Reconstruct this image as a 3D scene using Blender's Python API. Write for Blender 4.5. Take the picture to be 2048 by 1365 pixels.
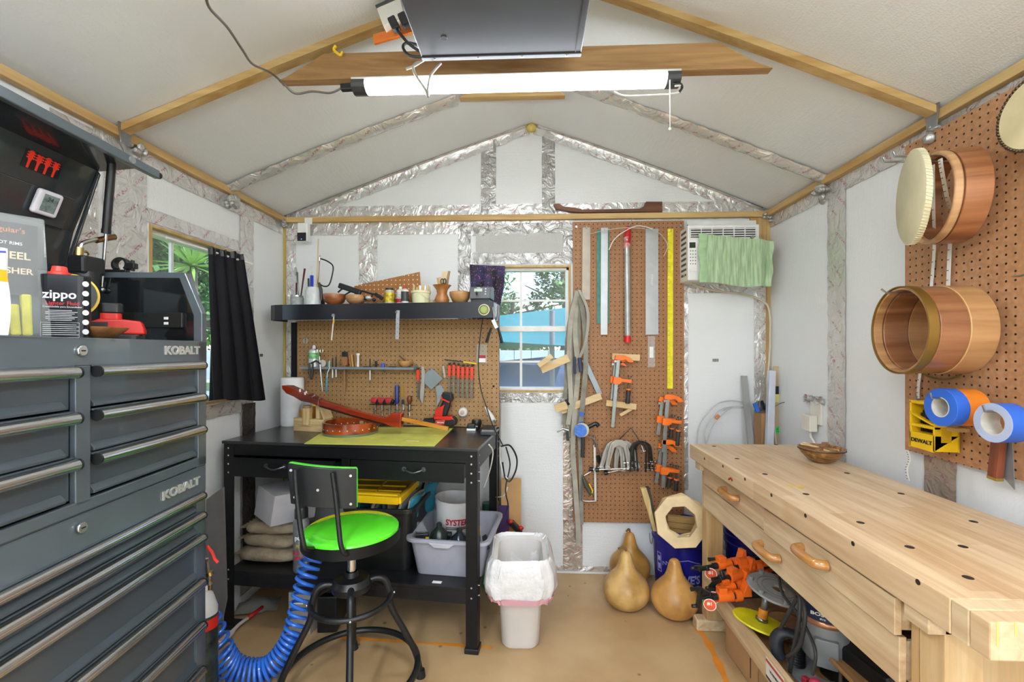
import bpy, bmesh, math, random
from mathutils import Vector, Matrix
X, Y, Z = Vector((1, 0, 0)), Vector((0, 1, 0)), Vector((0, 0, 1))
for o in list(bpy.data.objects): bpy.data.objects.remove(o)
SC = bpy.context.scene
COL = SC.collection
PI = math.pi
rnd = random.Random(7)
# ---------------------------------------------------------------- camera
F = 910.0; CH = 1.33; YAW = math.radians(2.45)
cam = bpy.data.cameras.new('camera'); cam.sensor_width = 36; cam.lens = F / 2048 * 36
cam.shift_y = (700 - 682.5) / 2048; cam.clip_start = 0.02; cam.clip_end = 200
co = bpy.data.objects.new('camera', cam); COL.objects.link(co)
co.location = (0, 0, CH); co.rotation_euler = (PI / 2, 0, YAW)
SC.camera = co
# ---------------------------------------------------------------- light
SC.view_settings.view_transform = 'Standard'; SC.view_settings.look = 'None'
SC.view_settings.exposure = 0.86; SC.view_settings.gamma = 1.0
SC.view_settings.use_curve_mapping = False
W = bpy.data.worlds.new('world'); SC.world = W; W.use_nodes = True
wn = W.node_tree.nodes; wl = W.node_tree.links
sky = wn.new('ShaderNodeTexSky'); sky.sky_type = 'NISHITA'; sky.sun_disc = False
sky.sun_elevation = math.radians(48); sky.sun_rotation = math.radians(90); sky.air_density = 1.0; sky.dust_density = 0.6; sky.ozone_density = 2.5
bg = wn['Background']; wl.new(sky.outputs[0], bg.inputs[0]); bg.inputs[1].default_value = 0.3
def lamp(name, kind, loc, rot, energy, color=(1, 1, 1), size=None, sy=None):
    l = bpy.data.lights.new(name, kind); l.energy = energy; l.color = color
    if kind == 'AREA':
        l.shape = 'RECTANGLE'; l.size = size; l.size_y = sy or size
    if kind == 'SUN': l.angle = 0.02
    o = bpy.data.objects.new(name, l); COL.objects.link(o); o.location = loc; o.rotation_euler = rot
    return o
lamp('sun', 'SUN', (8, 0, 12), (math.radians(38), 0, math.radians(80)), 4.0, (1, .95, .86))
# unseen area fill light added at the rear doorway to brighten the room
lamp('rear_fill_light', 'AREA', (0, -1.95, 1.15), (math.radians(90), 0, 0), 15, (.9, .955, 1), 1.9, 1.9)
# ---------------------------------------------------------------- frames: turn a pixel into a point on a plane of a frame
def wray(px, py):
    dx = (px - 1024) / F; dz = (700 - py) / F
    c, s = math.cos(YAW), math.sin(YAW)
    return Vector((dx * c - s, dx * s + c, dz))
CAM = Vector((0, 0, CH))
class Fr:
    def __init__(s, M): s.M = M; s.I = M.inverted()
    def h(s, ax, px, py, c):
        o = s.I @ CAM; d = s.I.to_3x3() @ wray(px, py)
        return o + d * ((c - o[ax]) / d[ax])
    def hx(s, px, py, c): return s.h(0, px, py, c)
    def hy(s, px, py, c): return s.h(1, px, py, c)
    def hz(s, px, py, c): return s.h(2, px, py, c)
def FM(loc=(0, 0, 0), rz=0, rx=0, ry=0):
    return Matrix.Translation(loc) @ Matrix.Rotation(rz, 4, 'Z') @ Matrix.Rotation(ry, 4, 'Y') @ Matrix.Rotation(rx, 4, 'X')
def axes(o, x, y, z):
    M = Matrix.Identity(4)
    for i, a in enumerate((x, y, z, o)):
        for r in range(3): M[r][i] = a[r]
    return M
R = Fr(Matrix.Identity(4))
# ---------------------------------------------------------------- mesh builder
def perp(d):
    d = Vector(d).normalized(); a = Vector((0, 0, 1)) if abs(d.z) < .9 else Vector((1, 0, 0))
    x = d.cross(a).normalized(); return x, d.cross(x).normalized()
WM = {}
class MB:
    def __init__(s, M=None): s.v = []; s.f = []; s.fm = []; s.fs = []; s.M = M or Matrix.Identity(4); s.mi = 0
    def add(s, vs, fs, sm=False, M=None):
        n = len(s.v); T = s.M @ M if M is not None else s.M
        s.v += [T @ Vector(p) for p in vs]
        for f in fs: s.f.append([i + n for i in f]); s.fm.append(s.mi); s.fs.append(sm)
        return s
    def m(s, i): s.mi = i; return s
    def box(s, c, d, M=None):
        x, y, z = d[0] / 2, d[1] / 2, d[2] / 2
        vs = [(c[0] + a * x, c[1] + b * y, c[2] + e * z) for e in (-1, 1) for b in (-1, 1) for a in (-1, 1)]
        return s.add(vs, [(0, 2, 3, 1), (4, 5, 7, 6), (0, 1, 5, 4), (2, 6, 7, 3), (0, 4, 6, 2), (1, 3, 7, 5)], M=M)
    def bx(s, lo, hi, M=None):
        return s.box([(a + b) / 2 for a, b in zip(lo, hi)], [abs(b - a) for a, b in zip(lo, hi)], M)
    def bar(s, p0, p1, w, t, up=(0, 0, 1)):
        p0 = Vector(p0); p1 = Vector(p1); d = p1 - p0; L = d.length; d.normalize()
        up = Vector(up); x = d.cross(up)
        if x.length < 1e-4: x = perp(d)[0]
        x.normalize(); u = x.cross(d)
        return s.box((0, 0, 0), (w, L, t), axes((p0 + p1) / 2, x, d, u))
    def cyl(s, p0, p1, r, r1=None, n=20, caps=True, sm=True):
        p0 = Vector(p0); p1 = Vector(p1); r1 = r if r1 is None else r1
        x, y = perp(p1 - p0); vs = []
        for p, q in ((p0, r), (p1, r1)):
            for k in range(n):
                a = 2 * PI * k / n; vs.append(p + (x * math.cos(a) + y * math.sin(a)) * q)
        s.add(vs, [(k, k + n, (k + 1) % n + n, (k + 1) % n) for k in range(n)], sm)
        if caps: s.add(vs[:n], [tuple(range(n))]); s.add(vs[n:], [tuple(reversed(range(n)))])
        return s
    def tube(s, pts, r, n=8, closed=False, rs=None, flat=None):
        P = [Vector(p) for p in pts]; N = len(P); vs = []; fs = []; x = None
        for i in range(N):
            a = P[i - 1] if (i or closed) else P[0]; b = P[(i + 1) % N] if (i < N - 1 or closed) else P[-1]
            d = (b - a).normalized() if (b - a).length > 1e-9 else Vector((0, 0, 1))
            if x is None: x = perp(d)[0]
            x = (x - d * x.dot(d))
            x = x.normalized() if x.length > 1e-6 else perp(d)[0]
            y = d.cross(x); q = rs[i] if rs else r
            for k in range(n):
                t = 2 * PI * k / n; vs.append(P[i] + (x * math.cos(t) + y * math.sin(t)) * q)
        for i in range(N if closed else N - 1):
            j = (i + 1) % N
            for k in range(n): k2 = (k + 1) % n; fs.append((i * n + k, i * n + k2, j * n + k2, j * n + k))
        s.add(vs, fs, True)
        if not closed:
            s.add(vs[:n], [tuple(reversed(range(n)))]); s.add(vs[-n:], [tuple(range(n))])
        return s
    def lathe(s, prof, o=(0, 0, 0), n=32, M=None, sx=1, sy=1, sm=True):
        o = Vector(o); vs = []; fs = []; N = len(prof)
        for r, z in prof:
            for k in range(n):
                a = 2 * PI * k / n; vs.append(o + Vector((r * sx * math.cos(a), r * sy * math.sin(a), z)))
        for i in range(N - 1):
            for k in range(n):
                k2 = (k + 1) % n; fs.append((i * n + k, i * n + k2, (i + 1) * n + k2, (i + 1) * n + k))
        return s.add(vs, fs, sm, M)
    def ring(s, r0, r1, z0, z1, o=(0, 0, 0), n=48, M=None):      # hollow band
        return s.lathe([(r1, z0), (r1, z1), (r0, z1), (r0, z0), (r1, z0)], o, n, M)
    def ext(s, poly, t0, t1, M=None):       # polygon in local XY, extruded along local Z
        a = sum(poly[i][0] * poly[(i + 1) % len(poly)][1] - poly[(i + 1) % len(poly)][0] * poly[i][1] for i in range(len(poly)))
        if a < 0: poly = poly[::-1]
        if t0 > t1: t0, t1 = t1, t0
        n = len(poly); vs = [(x, y, t0) for x, y in poly] + [(x, y, t1) for x, y in poly]
        fs = [tuple(reversed(range(n))), tuple(range(n, 2 * n))] + [(k, (k + 1) % n, (k + 1) % n + n, k + n) for k in range(n)]
        return s.add(vs, fs, False, M)
    def extx(s, poly, t0, t1): return s.ext(poly, t0, t1, axes((0, 0, 0), (0, 1, 0), (0, 0, 1), (1, 0, 0)))   # poly=(y,z)
    def exty(s, poly, t0, t1): return s.ext(poly, -t0, -t1, axes((0, 0, 0), (1, 0, 0), (0, 0, 1), (0, -1, 0)))  # poly=(x,z)
    def sph(s, c, r, n=16, M=None):
        r = (r, r, r) if not hasattr(r, '__len__') else r; h = max(6, n // 2)
        vs = []; fs = []
        for i in range(h + 1):
            t = PI * i / h
            for k in range(n):
                a = 2 * PI * k / n
                vs.append((c[0] + r[0] * math.sin(t) * math.cos(a), c[1] + r[1] * math.sin(t) * math.sin(a), c[2] - r[2] * math.cos(t)))
        for i in range(h):
            for k in range(n): k2 = (k + 1) % n; fs.append((i * n + k, i * n + k2, (i + 1) * n + k2, (i + 1) * n + k))
        return s.add(vs, fs, True, M)
    def grid(s, fn, nu, nv, th=0, sm=True):
        vs = [Vector(fn(i / nu, j / nv)) for i in range(nu + 1) for j in range(nv + 1)]
        q = lambda i, j: i * (nv + 1) + j
        fs = [(q(i, j), q(i + 1, j), q(i + 1, j + 1), q(i, j + 1)) for i in range(nu) for j in range(nv)]
        if not th: return s.add(vs, fs, sm)
        nrm = []
        for i in range(nu + 1):
            for j in range(nv + 1):
                a = vs[q(min(i + 1, nu), j)] - vs[q(max(i - 1, 0), j)]; b = vs[q(i, min(j + 1, nv))] - vs[q(i, max(j - 1, 0))]
                c = a.cross(b); nrm.append(c.normalized() if c.length > 1e-12 else Vector((0, 0, 1)))
        m = len(vs); v2 = vs + [v - n * th for v, n in zip(vs, nrm)]
        f2 = fs + [tuple(reversed([k + m for k in f])) for f in fs]
        s.add(v2, f2, sm)
        ed = [q(i, 0) for i in range(nu + 1)] + [q(nu, j) for j in range(1, nv + 1)] + [q(i, nv) for i in range(nu - 1, -1, -1)] + [q(0, j) for j in range(nv - 1, 0, -1)]
        k = len(ed); v3 = [v2[e] for e in ed] + [v2[e + m] for e in ed]
        return s.add(v3, [(i, i + k, (i + 1) % k + k, (i + 1) % k) for i in range(k)])
    def rib(s, pts, w, wd, t=.0015):       # flat ribbon along pts, width direction wd
        P = [Vector(p) for p in pts]; wd = Vector(wd).normalized()
        return s.grid(lambda u, v: P[min(len(P) - 1, round(u * (len(P) - 1)))] + wd * (w * (v - .5)), len(P) - 1, 1, t)
    def text(s, body, size, M, ext=.0008, bold=0, ax='CENTER', sx=1):
        c = bpy.data.curves.new('t', 'FONT'); c.body = body; c.size = size; c.extrude = ext; c.offset = bold * size
        c.align_x = ax; c.align_y = 'CENTER'; c.resolution_u = 3
        o = bpy.data.objects.new('t', c); COL.objects.link(o); bpy.context.view_layer.update()
        me = bpy.data.meshes.new_from_object(o.evaluated_get(bpy.context.evaluated_depsgraph_get()))
        S = Matrix.Diagonal((sx, 1, 1, 1))
        s.add([S @ v.co for v in me.vertices], [tuple(p.vertices) for p in me.polygons], False, M)
        bpy.data.objects.remove(o); bpy.data.meshes.remove(me); bpy.data.curves.remove(c)
        return s
    def build(s, name, mats, parent=None, bev=0, seg=2, label=None, cat=None, group=None, kind=None, weld=True):
        if not isinstance(mats, (list, tuple)): mats = [mats]
        if parent is not None: IM = WM[parent.name].inverted(); base = WM[parent.name]
        else:
            lo = [min(v[i] for v in s.v) for i in range(3)]; hi = [max(v[i] for v in s.v) for i in range(3)]
            base = Matrix.Translation(((lo[0] + hi[0]) / 2, (lo[1] + hi[1]) / 2, lo[2])); IM = base.inverted()
        me = bpy.data.meshes.new(name); me.from_pydata([IM @ v for v in s.v], [], s.f)
        for mt in mats: me.materials.append(mt)
        for p, a, b in zip(me.polygons, s.fm, s.fs): p.material_index = min(a, len(mats) - 1); p.use_smooth = b
        bm = bmesh.new(); bm.from_mesh(me)
        if weld: bmesh.ops.remove_doubles(bm, verts=bm.verts, dist=1e-6)
        bmesh.ops.recalc_face_normals(bm, faces=bm.faces)
        for e in bm.edges:
            if len(e.link_faces) == 2 and e.calc_face_angle(0) > .7: e.smooth = False
        bm.to_mesh(me); bm.free()
        o = bpy.data.objects.new(name, me); COL.objects.link(o); WM[o.name] = base
        if parent is not None: o.parent = parent
        else: o.matrix_world = base
        if bev:
            b = o.modifiers.new('bevel', 'BEVEL'); b.width = bev; b.segments = seg; b.limit_method = 'ANGLE'; b.angle_limit = .6; b.harden_normals = False
        if label: o['label'] = label
        if cat: o['category'] = cat
        if group: o['group'] = group
        if kind: o['kind'] = kind
        return o
def thing(name, label, cat, M=None, group=None):
    if M is None: M = Matrix.Identity(4)
    if not isinstance(M, Matrix): M = Matrix.Translation(M)
    o = bpy.data.objects.new(name, None); COL.objects.link(o); o.empty_display_size = .05
    o.matrix_world = M; WM[o.name] = M.copy(); o['label'] = label; o['category'] = cat
    if group: o['group'] = group
    return o
def dup(root, M, label=None, group=None):
    c = root.copy(); COL.objects.link(c); c.matrix_world = M; WM[c.name] = M.copy()
    if label: c['label'] = label
    if group: c['group'] = group
    def rec(a, b):
        for ch in list(a.children):
            d = ch.copy(); COL.objects.link(d); d.parent = b; WM[d.name] = M.copy(); rec(ch, d)
    rec(root, c)
    return c
SN = {}
def facing(M, extra=0):      # turn a frame so that its -Y looks towards the room's middle (where the camera stands)
    p = M.translation; d = CAM - p; return Matrix.Translation(p) @ Matrix.Rotation(math.atan2(d.y, d.x) + PI / 2 + extra, 4, 'Z')
def struct(mb, name, mats, **k):
    return mb.build(name, mats, kind='structure', **k)
def sm_path(P, n=6, closed=False):      # Catmull-Rom
    P = [Vector(p) for p in P]; out = []; N = len(P)
    for i in range(N if closed else N - 1):
        g = lambda k: P[k % N] if closed else P[max(0, min(N - 1, k))]
        a, b, c, d = g(i - 1), g(i), g(i + 1), g(i + 2)
        for k in range(n):
            t = k / n
            out.append(.5 * ((2 * b) + (c - a) * t + (2 * a - 5 * b + 4 * c - d) * t * t + (3 * b - a - 3 * c + d) * t ** 3))
    if not closed: out.append(P[-1])
    return out
# ---------------------------------------------------------------- materials
def lin(h):
    h = h.lstrip('#'); c = [int(h[i:i + 2], 16) / 255 for i in (0, 2, 4)]
    return tuple(x / 12.92 if x <= .04045 else ((x + .055) / 1.055) ** 2.4 for x in c) + (1,)
MC = {}
def newmat(name):
    m = bpy.data.materials.new(name); m.use_nodes = True
    return m, m.node_tree.nodes, m.node_tree.links, m.node_tree.nodes['Principled BSDF']
def coord(nodes, links, scale=(1, 1, 1), rot=(0, 0, 0), out='Object'):
    tc = nodes.new('ShaderNodeTexCoord'); mp = nodes.new('ShaderNodeMapping')
    mp.inputs['Scale'].default_value = scale; mp.inputs['Rotation'].default_value = rot
    links.new(tc.outputs[out], mp.inputs[0]); return mp.outputs[0]
def mat(h, rough=.5, metal=0, var=.06, vs=12, bump=0, bs=40, emis=0, alpha=1, trans=0, coat=0, spec=.5, sub=0):
    key = (h, rough, metal, var, vs, bump, bs, emis, alpha, trans, coat, spec)
    if key in MC: return MC[key]
    m, N, L, P = newmat('m_' + h.lstrip('#')); c = lin(h)
    P.inputs['Roughness'].default_value = rough; P.inputs['Metallic'].default_value = metal
    P.inputs['Specular IOR Level'].default_value = spec; P.inputs['Coat Weight'].default_value = coat
    P.inputs['Base Color'].default_value = c; P.inputs['Alpha'].default_value = alpha; P.inputs['Transmission Weight'].default_value = trans
    if var or bump:
        no = N.new('ShaderNodeTexNoise'); no.inputs['Scale'].default_value = vs; no.inputs['Detail'].default_value = 4
        L.new(coord(N, L), no.inputs[0])
        if var:
            r = N.new('ShaderNodeValToRGB'); r.color_ramp.elements[0].position = .3; r.color_ramp.elements[1].position = .7
            r.color_ramp.elements[0].color = tuple(max(0, x * (1 - var * 1.6)) for x in c[:3]) + (1,)
            r.color_ramp.elements[1].color = tuple(min(1, x * (1 + var)) for x in c[:3]) + (1,)
            L.new(no.outputs[0], r.inputs[0]); L.new(r.outputs[0], P.inputs['Base Color'])
        if bump:
            n2 = N.new('ShaderNodeTexNoise'); n2.inputs['Scale'].default_value = bs; L.new(coord(N, L), n2.inputs[0])
            b = N.new('ShaderNodeBump'); b.inputs['Strength'].default_value = bump; b.inputs['Distance'].default_value = .01
            L.new(n2.outputs[0], b.inputs['Height']); L.new(b.outputs[0], P.inputs['Normal'])
    if emis: P.inputs['Emission Color'].default_value = c; P.inputs['Emission Strength'].default_value = emis
    MC[key] = m; return m
def wood(h1, h2, axis=0, rough=.5, sc=1, coat=0, ring=1.0, knots=False):
    key = ('w', h1, h2, axis, rough, sc, coat, ring)
    if key in MC: return MC[key]
    m, N, L, P = newmat('wood_' + h1.lstrip('#'))
    s = [14 * sc] * 3; s[axis] = 1.1 * sc
    v = coord(N, L, s)
    no = N.new('ShaderNodeTexNoise'); no.inputs['Scale'].default_value = 1.6; no.inputs['Detail'].default_value = 6; no.inputs['Distortion'].default_value = .6 * ring
    L.new(v, no.inputs[0])
    r = N.new('ShaderNodeValToRGB'); r.color_ramp.elements[0].position = .33; r.color_ramp.elements[1].position = .66
    r.color_ramp.elements[0].color = lin(h2); r.color_ramp.elements[1].color = lin(h1)
    L.new(no.outputs[0], r.inputs[0])
    n2 = N.new('ShaderNodeTexNoise'); n2.inputs['Scale'].default_value = 9; n2.inputs['Detail'].default_value = 8
    L.new(v, n2.inputs[0])
    mx = N.new('ShaderNodeMix'); mx.data_type = 'RGBA'; mx.blend_type = 'MULTIPLY'; mx.inputs[0].default_value = .25
    L.new(r.outputs[0], mx.inputs[6]); L.new(n2.outputs[0], mx.inputs[7]); L.new(mx.outputs[2], P.inputs['Base Color'])
    P.inputs['Roughness'].default_value = rough; P.inputs['Coat Weight'].default_value = coat
    b = N.new('ShaderNodeBump'); b.inputs['Strength'].default_value = .08; L.new(n2.outputs[0], b.inputs['Height']); L.new(b.outputs[0], P.inputs['Normal'])
    MC[key] = m; return m
def M2(N, L, op, a, b=None, v=None):
    n = N.new('ShaderNodeMath'); n.operation = op
    L.new(a, n.inputs[0])
    if b is not None: L.new(b, n.inputs[1])
    if v is not None: n.inputs[1].default_value = v
    return n.outputs[0]
def pegmat(h1, h2, hole, a1, a2, pitch=.0254, rad=.0042):
    m, N, L, P = newmat('pegboard'); v = coord(N, L)
    sp = N.new('ShaderNodeSeparateXYZ'); L.new(v, sp.inputs[0])
    o = []
    for ax in (a1, a2):
        t = M2(N, L, 'DIVIDE', sp.outputs[ax], v=pitch); t = M2(N, L, 'ADD', t, v=500.5); t = M2(N, L, 'FRACT', t); t = M2(N, L, 'SUBTRACT', t, v=.5)
        o.append(M2(N, L, 'MULTIPLY', t, t))
    d = M2(N, L, 'SQRT', M2(N, L, 'ADD', o[0], o[1])); h = M2(N, L, 'LESS_THAN', d, v=rad / pitch)
    no = N.new('ShaderNodeTexNoise'); no.inputs['Scale'].default_value = 60; no.inputs['Detail'].default_value = 3; L.new(v, no.inputs[0])
    r = N.new('ShaderNodeValToRGB'); r.color_ramp.elements[0].color = lin(h2); r.color_ramp.elements[1].color = lin(h1)
    r.color_ramp.elements[0].position = .35; r.color_ramp.elements[1].position = .65; L.new(no.outputs[0], r.inputs[0])
    mx = N.new('ShaderNodeMix'); mx.data_type = 'RGBA'; L.new(h, mx.inputs[0]); L.new(r.outputs[0], mx.inputs[6]); mx.inputs[7].default_value = lin(hole)
    L.new(mx.outputs[2], P.inputs['Base Color']); P.inputs['Roughness'].default_value = .55
    return m
def foam(ax):
    m, N, L, P = newmat('foam_board'); P.inputs['Roughness'].default_value = .38
    v = coord(N, L, [60 if i != ax else 6 for i in range(3)])
    no = N.new('ShaderNodeTexNoise'); no.inputs['Scale'].default_value = 1.5; no.inputs['Detail'].default_value = 4; L.new(v, no.inputs[0])
    n2 = N.new('ShaderNodeTexNoise'); n2.inputs['Scale'].default_value = 170; L.new(coord(N, L), n2.inputs[0])
    n3 = N.new('ShaderNodeTexNoise'); n3.inputs['Scale'].default_value = 2.2; L.new(coord(N, L), n3.inputs[0])
    h = M2(N, L, 'ADD', M2(N, L, 'ADD', no.outputs[0], n2.outputs[0]), M2(N, L, 'MULTIPLY', n3.outputs[0], v=1.5))
    b = N.new('ShaderNodeBump'); b.inputs['Strength'].default_value = .3; b.inputs['Distance'].default_value = .004; L.new(h, b.inputs['Height']); L.new(b.outputs[0], P.inputs['Normal'])
    r = N.new('ShaderNodeValToRGB'); r.color_ramp.elements[0].color = lin('#dcdddd'); r.color_ramp.elements[1].color = lin('#e8eaeb')
    L.new(n3.outputs[0], r.inputs[0]); L.new(r.outputs[0], P.inputs['Base Color'])
    return m
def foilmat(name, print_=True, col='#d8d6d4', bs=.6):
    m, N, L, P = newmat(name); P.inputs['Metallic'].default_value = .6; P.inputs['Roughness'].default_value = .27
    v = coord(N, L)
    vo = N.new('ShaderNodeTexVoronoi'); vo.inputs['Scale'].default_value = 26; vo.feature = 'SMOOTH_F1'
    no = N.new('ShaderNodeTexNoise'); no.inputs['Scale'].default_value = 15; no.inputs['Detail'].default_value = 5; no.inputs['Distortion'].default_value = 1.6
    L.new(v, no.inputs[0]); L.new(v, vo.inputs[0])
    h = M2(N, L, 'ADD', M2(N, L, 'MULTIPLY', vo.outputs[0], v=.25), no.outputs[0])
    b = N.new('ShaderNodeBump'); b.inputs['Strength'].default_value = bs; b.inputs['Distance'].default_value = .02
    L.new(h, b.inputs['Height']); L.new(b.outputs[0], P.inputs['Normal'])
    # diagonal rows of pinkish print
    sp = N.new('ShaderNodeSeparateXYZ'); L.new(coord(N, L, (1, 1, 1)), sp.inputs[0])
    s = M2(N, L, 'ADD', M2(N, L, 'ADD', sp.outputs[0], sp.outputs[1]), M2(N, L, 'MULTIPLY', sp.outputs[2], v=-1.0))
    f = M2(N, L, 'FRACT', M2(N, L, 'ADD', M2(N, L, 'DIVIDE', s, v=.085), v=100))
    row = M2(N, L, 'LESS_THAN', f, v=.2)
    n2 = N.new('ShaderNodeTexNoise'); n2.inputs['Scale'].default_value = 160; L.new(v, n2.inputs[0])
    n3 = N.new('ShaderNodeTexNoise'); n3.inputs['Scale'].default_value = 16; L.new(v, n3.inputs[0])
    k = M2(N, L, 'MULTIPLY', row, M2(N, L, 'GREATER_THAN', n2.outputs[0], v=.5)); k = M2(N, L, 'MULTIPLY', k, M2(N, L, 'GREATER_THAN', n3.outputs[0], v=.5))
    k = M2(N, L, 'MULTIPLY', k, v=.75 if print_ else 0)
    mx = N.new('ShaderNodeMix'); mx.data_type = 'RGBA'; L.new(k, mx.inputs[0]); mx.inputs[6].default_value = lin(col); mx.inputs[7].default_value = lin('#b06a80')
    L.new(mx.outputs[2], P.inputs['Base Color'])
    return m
FOIL = foilmat('foil_tape'); FOILP = foilmat('plain_foil_tape', False, '#b4b3b1', 1.0)
FOAMX, FOAMY, FOAMZ = foam(0), foam(1), foam(2)
PINE = {a: wood('#d8b87e', '#b98f50', a, .5, 1) for a in range(3)}
PINEL = {a: wood('#ecd3a4', '#d8b67e', a, .5, 1.2) for a in range(3)}
GLASS = mat('#ffffff', .03, 0, 0, alpha=.07, spec=.5)
CLEAR = mat('#eef4f4', .05, 0, 0, alpha=.17, spec=.7)
BLK = mat('#17181a', .38, .0, .08); BLKM = mat('#191a1c', .42, .5, .1, 8); RUB = mat('#121213', .6)
WHT = mat('#ecebe8', .4); CHROME = mat('#d6d7d8', .22, 1, .03); STEEL = mat('#a4a7aa', .3, 1, .08, 30); DSTEEL = mat('#6b6e70', .38, 1, .12, 30)
RED = mat('#cf2418', .4); ORANGE = mat('#f4741b', .35, 0, .04); BLUE = mat('#2a62c9', .45); YEL = mat('#f0c51c', .4)
TAN = mat('#cfb389', .6)
# ================================================================ THE ROOM
XL, XR, YB, YF = -1.51, 1.383, 2.718, -2.05
ZP0, ZP1, ZR = 2.10, 2.132, 2.675            # top plate bottom and top, ridge
TH = .09
def wall_grid(xs, zs, hole, f):     # boxes of a wall with a rectangular opening
    mb = MB(); (a0, a1), (z0, z1) = hole
    for lo, hi in (((xs[0], zs[0]), (a0, zs[1])), ((a1, zs[0]), (xs[1], zs[1])), ((a0, zs[0]), (a1, z0)), ((a0, z1), (a1, zs[1]))): f(mb, lo, hi)
    return mb
LW = (1.735, 2.285, 1.075, 1.83)      # left window y0,y1,z0,z1
BW = (-.265, .235, 1.075, 1.835)      # back window x0,x1,z0,z1
struct(wall_grid((YF, YB + TH), (0, ZP1 + .1), ((LW[0], LW[1]), (LW[2], LW[3])), lambda m, a, b: m.bx((XL - TH, a[0], a[1]), (XL, b[0], b[1]))), 'wall_left', FOAMZ)
mb = wall_grid((XL, XR), (0, ZP1), ((BW[0], BW[1]), (BW[2], BW[3])), lambda m, a, b: m.bx((a[0], YB, a[1]), (b[0], YB + TH, b[1])))
mb.exty([(XL - .09, ZP1), (XR + .09, ZP1), (0, ZR + .02)], YB, YB + TH)
struct(mb, 'wall_back', FOAMX)
struct(MB().bx((XR, YF, 0), (XR + TH, YB + TH, ZP1 + .1)), 'wall_right', FOAMZ)
# wall behind the camera with a wide open doorway
mb = MB(); mb.bx((XL, YF - TH, 0), (-.95, YF, ZP1)); mb.bx((.95, YF - TH, 0), (XR, YF, ZP1)); mb.bx((-.95, YF - TH, 2.05), (.95, YF, ZP1))
mb.exty([(XL - .09, ZP1), (XR + .09, ZP1), (0, ZR + .02)], YF - TH, YF)
struct(mb, 'wall_front', FOAMX)
# floor: tan painted plywood
m, N, L, P = newmat('painted_plywood'); v = coord(N, L)
n1 = N.new('ShaderNodeTexNoise'); n1.inputs['Scale'].default_value = 3; n1.inputs['Detail'].default_value = 6; L.new(v, n1.inputs[0])
r = N.new('ShaderNodeValToRGB'); r.color_ramp.elements[0].color = lin('#b09066'); r.color_ramp.elements[1].color = lin('#c4a67c'); r.color_ramp.elements[0].position = .35; r.color_ramp.elements[1].position = .65
L.new(n1.outputs[0], r.inputs[0])
n2 = N.new('ShaderNodeTexVoronoi'); n2.inputs['Scale'].default_value = 9; L.new(v, n2.inputs[0])
n3 = N.new('ShaderNodeTexNoise'); n3.inputs['Scale'].default_value = 24; n3.inputs['Detail'].default_value = 3; L.new(v, n3.inputs[0])
k = M2(N, L, 'LESS_THAN', M2(N, L, 'ADD', n2.outputs[0], M2(N, L, 'MULTIPLY', n3.outputs[0], v=.16)), v=.15)
k = M2(N, L, 'MULTIPLY', k, v=.6)
mx = N.new('ShaderNodeMix'); mx.data_type = 'RGBA'; L.new(k, mx.inputs[0]); L.new(r.outputs[0], mx.inputs[6]); mx.inputs[7].default_value = lin('#5d4a38')
L.new(mx.outputs[2], P.inputs['Base Color']); P.inputs['Roughness'].default_value = .42
struct(MB().bx((XL, YF - .3, -.06), (XR, YB, 0)), 'floor', m)
OR = mat('#e08a2c', .5)
def fl_stroke(pts, w, name):
    P = [R.hz(x, y, 0.0006) for x, y in pts]; P = sm_path(P, 4); mb = MB()
    n = len(P)
    def fn(u, v):
        i = round(u * (n - 1)); a = P[max(0, i - 1)]; b = P[min(n - 1, i + 1)]; d = (b - a).normalized(); s = Vector((-d.y, d.x, 0))
        return P[i] + s * (v - .5) * w * (.8 + .3 * math.sin(i * 1.7)) + Vector((0, 0, .0004))
    mb.grid(fn, n - 1, 1); struct(mb, name, OR)
fl_stroke([(1395, 1258), (1415, 1285), (1435, 1325), (1460, 1380)], .035, 'trim_1')
fl_stroke([(660, 1275), (900, 1290), (985, 1296)], .022, 'trim_2')
# ceiling: two sloping foam planes, edges slightly sagging
def ceil_side(x0, x1, name):
    mb = MB()
    def fn(u, v):
        x = x0 + (x1 - x0) * u; z = ZP1 - .005 + (ZR - ZP1) * u + .012 * math.sin(PI * u)
        return (x, YF - .05 + (YB + .02 - YF) * v, z)
    mb.grid(fn, 12, 24, -.04 if x1 > x0 else .04)
    struct(mb, name, FOAMY)
ceil_side(XL - .02, 0.0, 'ceiling'); ceil_side(XR + .02, 0.0, 'ceiling')
struct(MB().ext([(XL - .3, ZP1 + .02), (0, ZR + .12), (XR + .3, ZP1 + .02), (XR + .3, ZP1 + .06), (0, ZR + .17), (XL - .3, ZP1 + .06)], -(YF - .3), -(YB + .3), axes((0, 0, 0), (1, 0, 0), (0, 0, 1), (0, -1, 0))), 'ceiling', mat('#4a4a4c', .8))
def zc(x):      # ceiling height at x
    u = (x - XL) / -XL if x < 0 else (XR - x) / XR
    return ZP1 - .005 + (ZR - ZP1) * u + .012 * math.sin(PI * u)
T = [3]
def trim(mb, mt, **k):
    o = struct(mb, 'trim_%d' % T[0], mt, **k); T[0] += 1; return o
# top plates
trim(MB().bx((XL, YF, ZP0), (XL + .03, YB, ZP1)), PINE[1], bev=.002)
trim(MB().bx((XR - .03, YF, ZP0), (XR, YB, ZP1)), PINE[1], bev=.002)
trim(MB().bx((XL, YB - .03, ZP0), (XR, YB, ZP1)), PINE[0], bev=.002)
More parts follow.
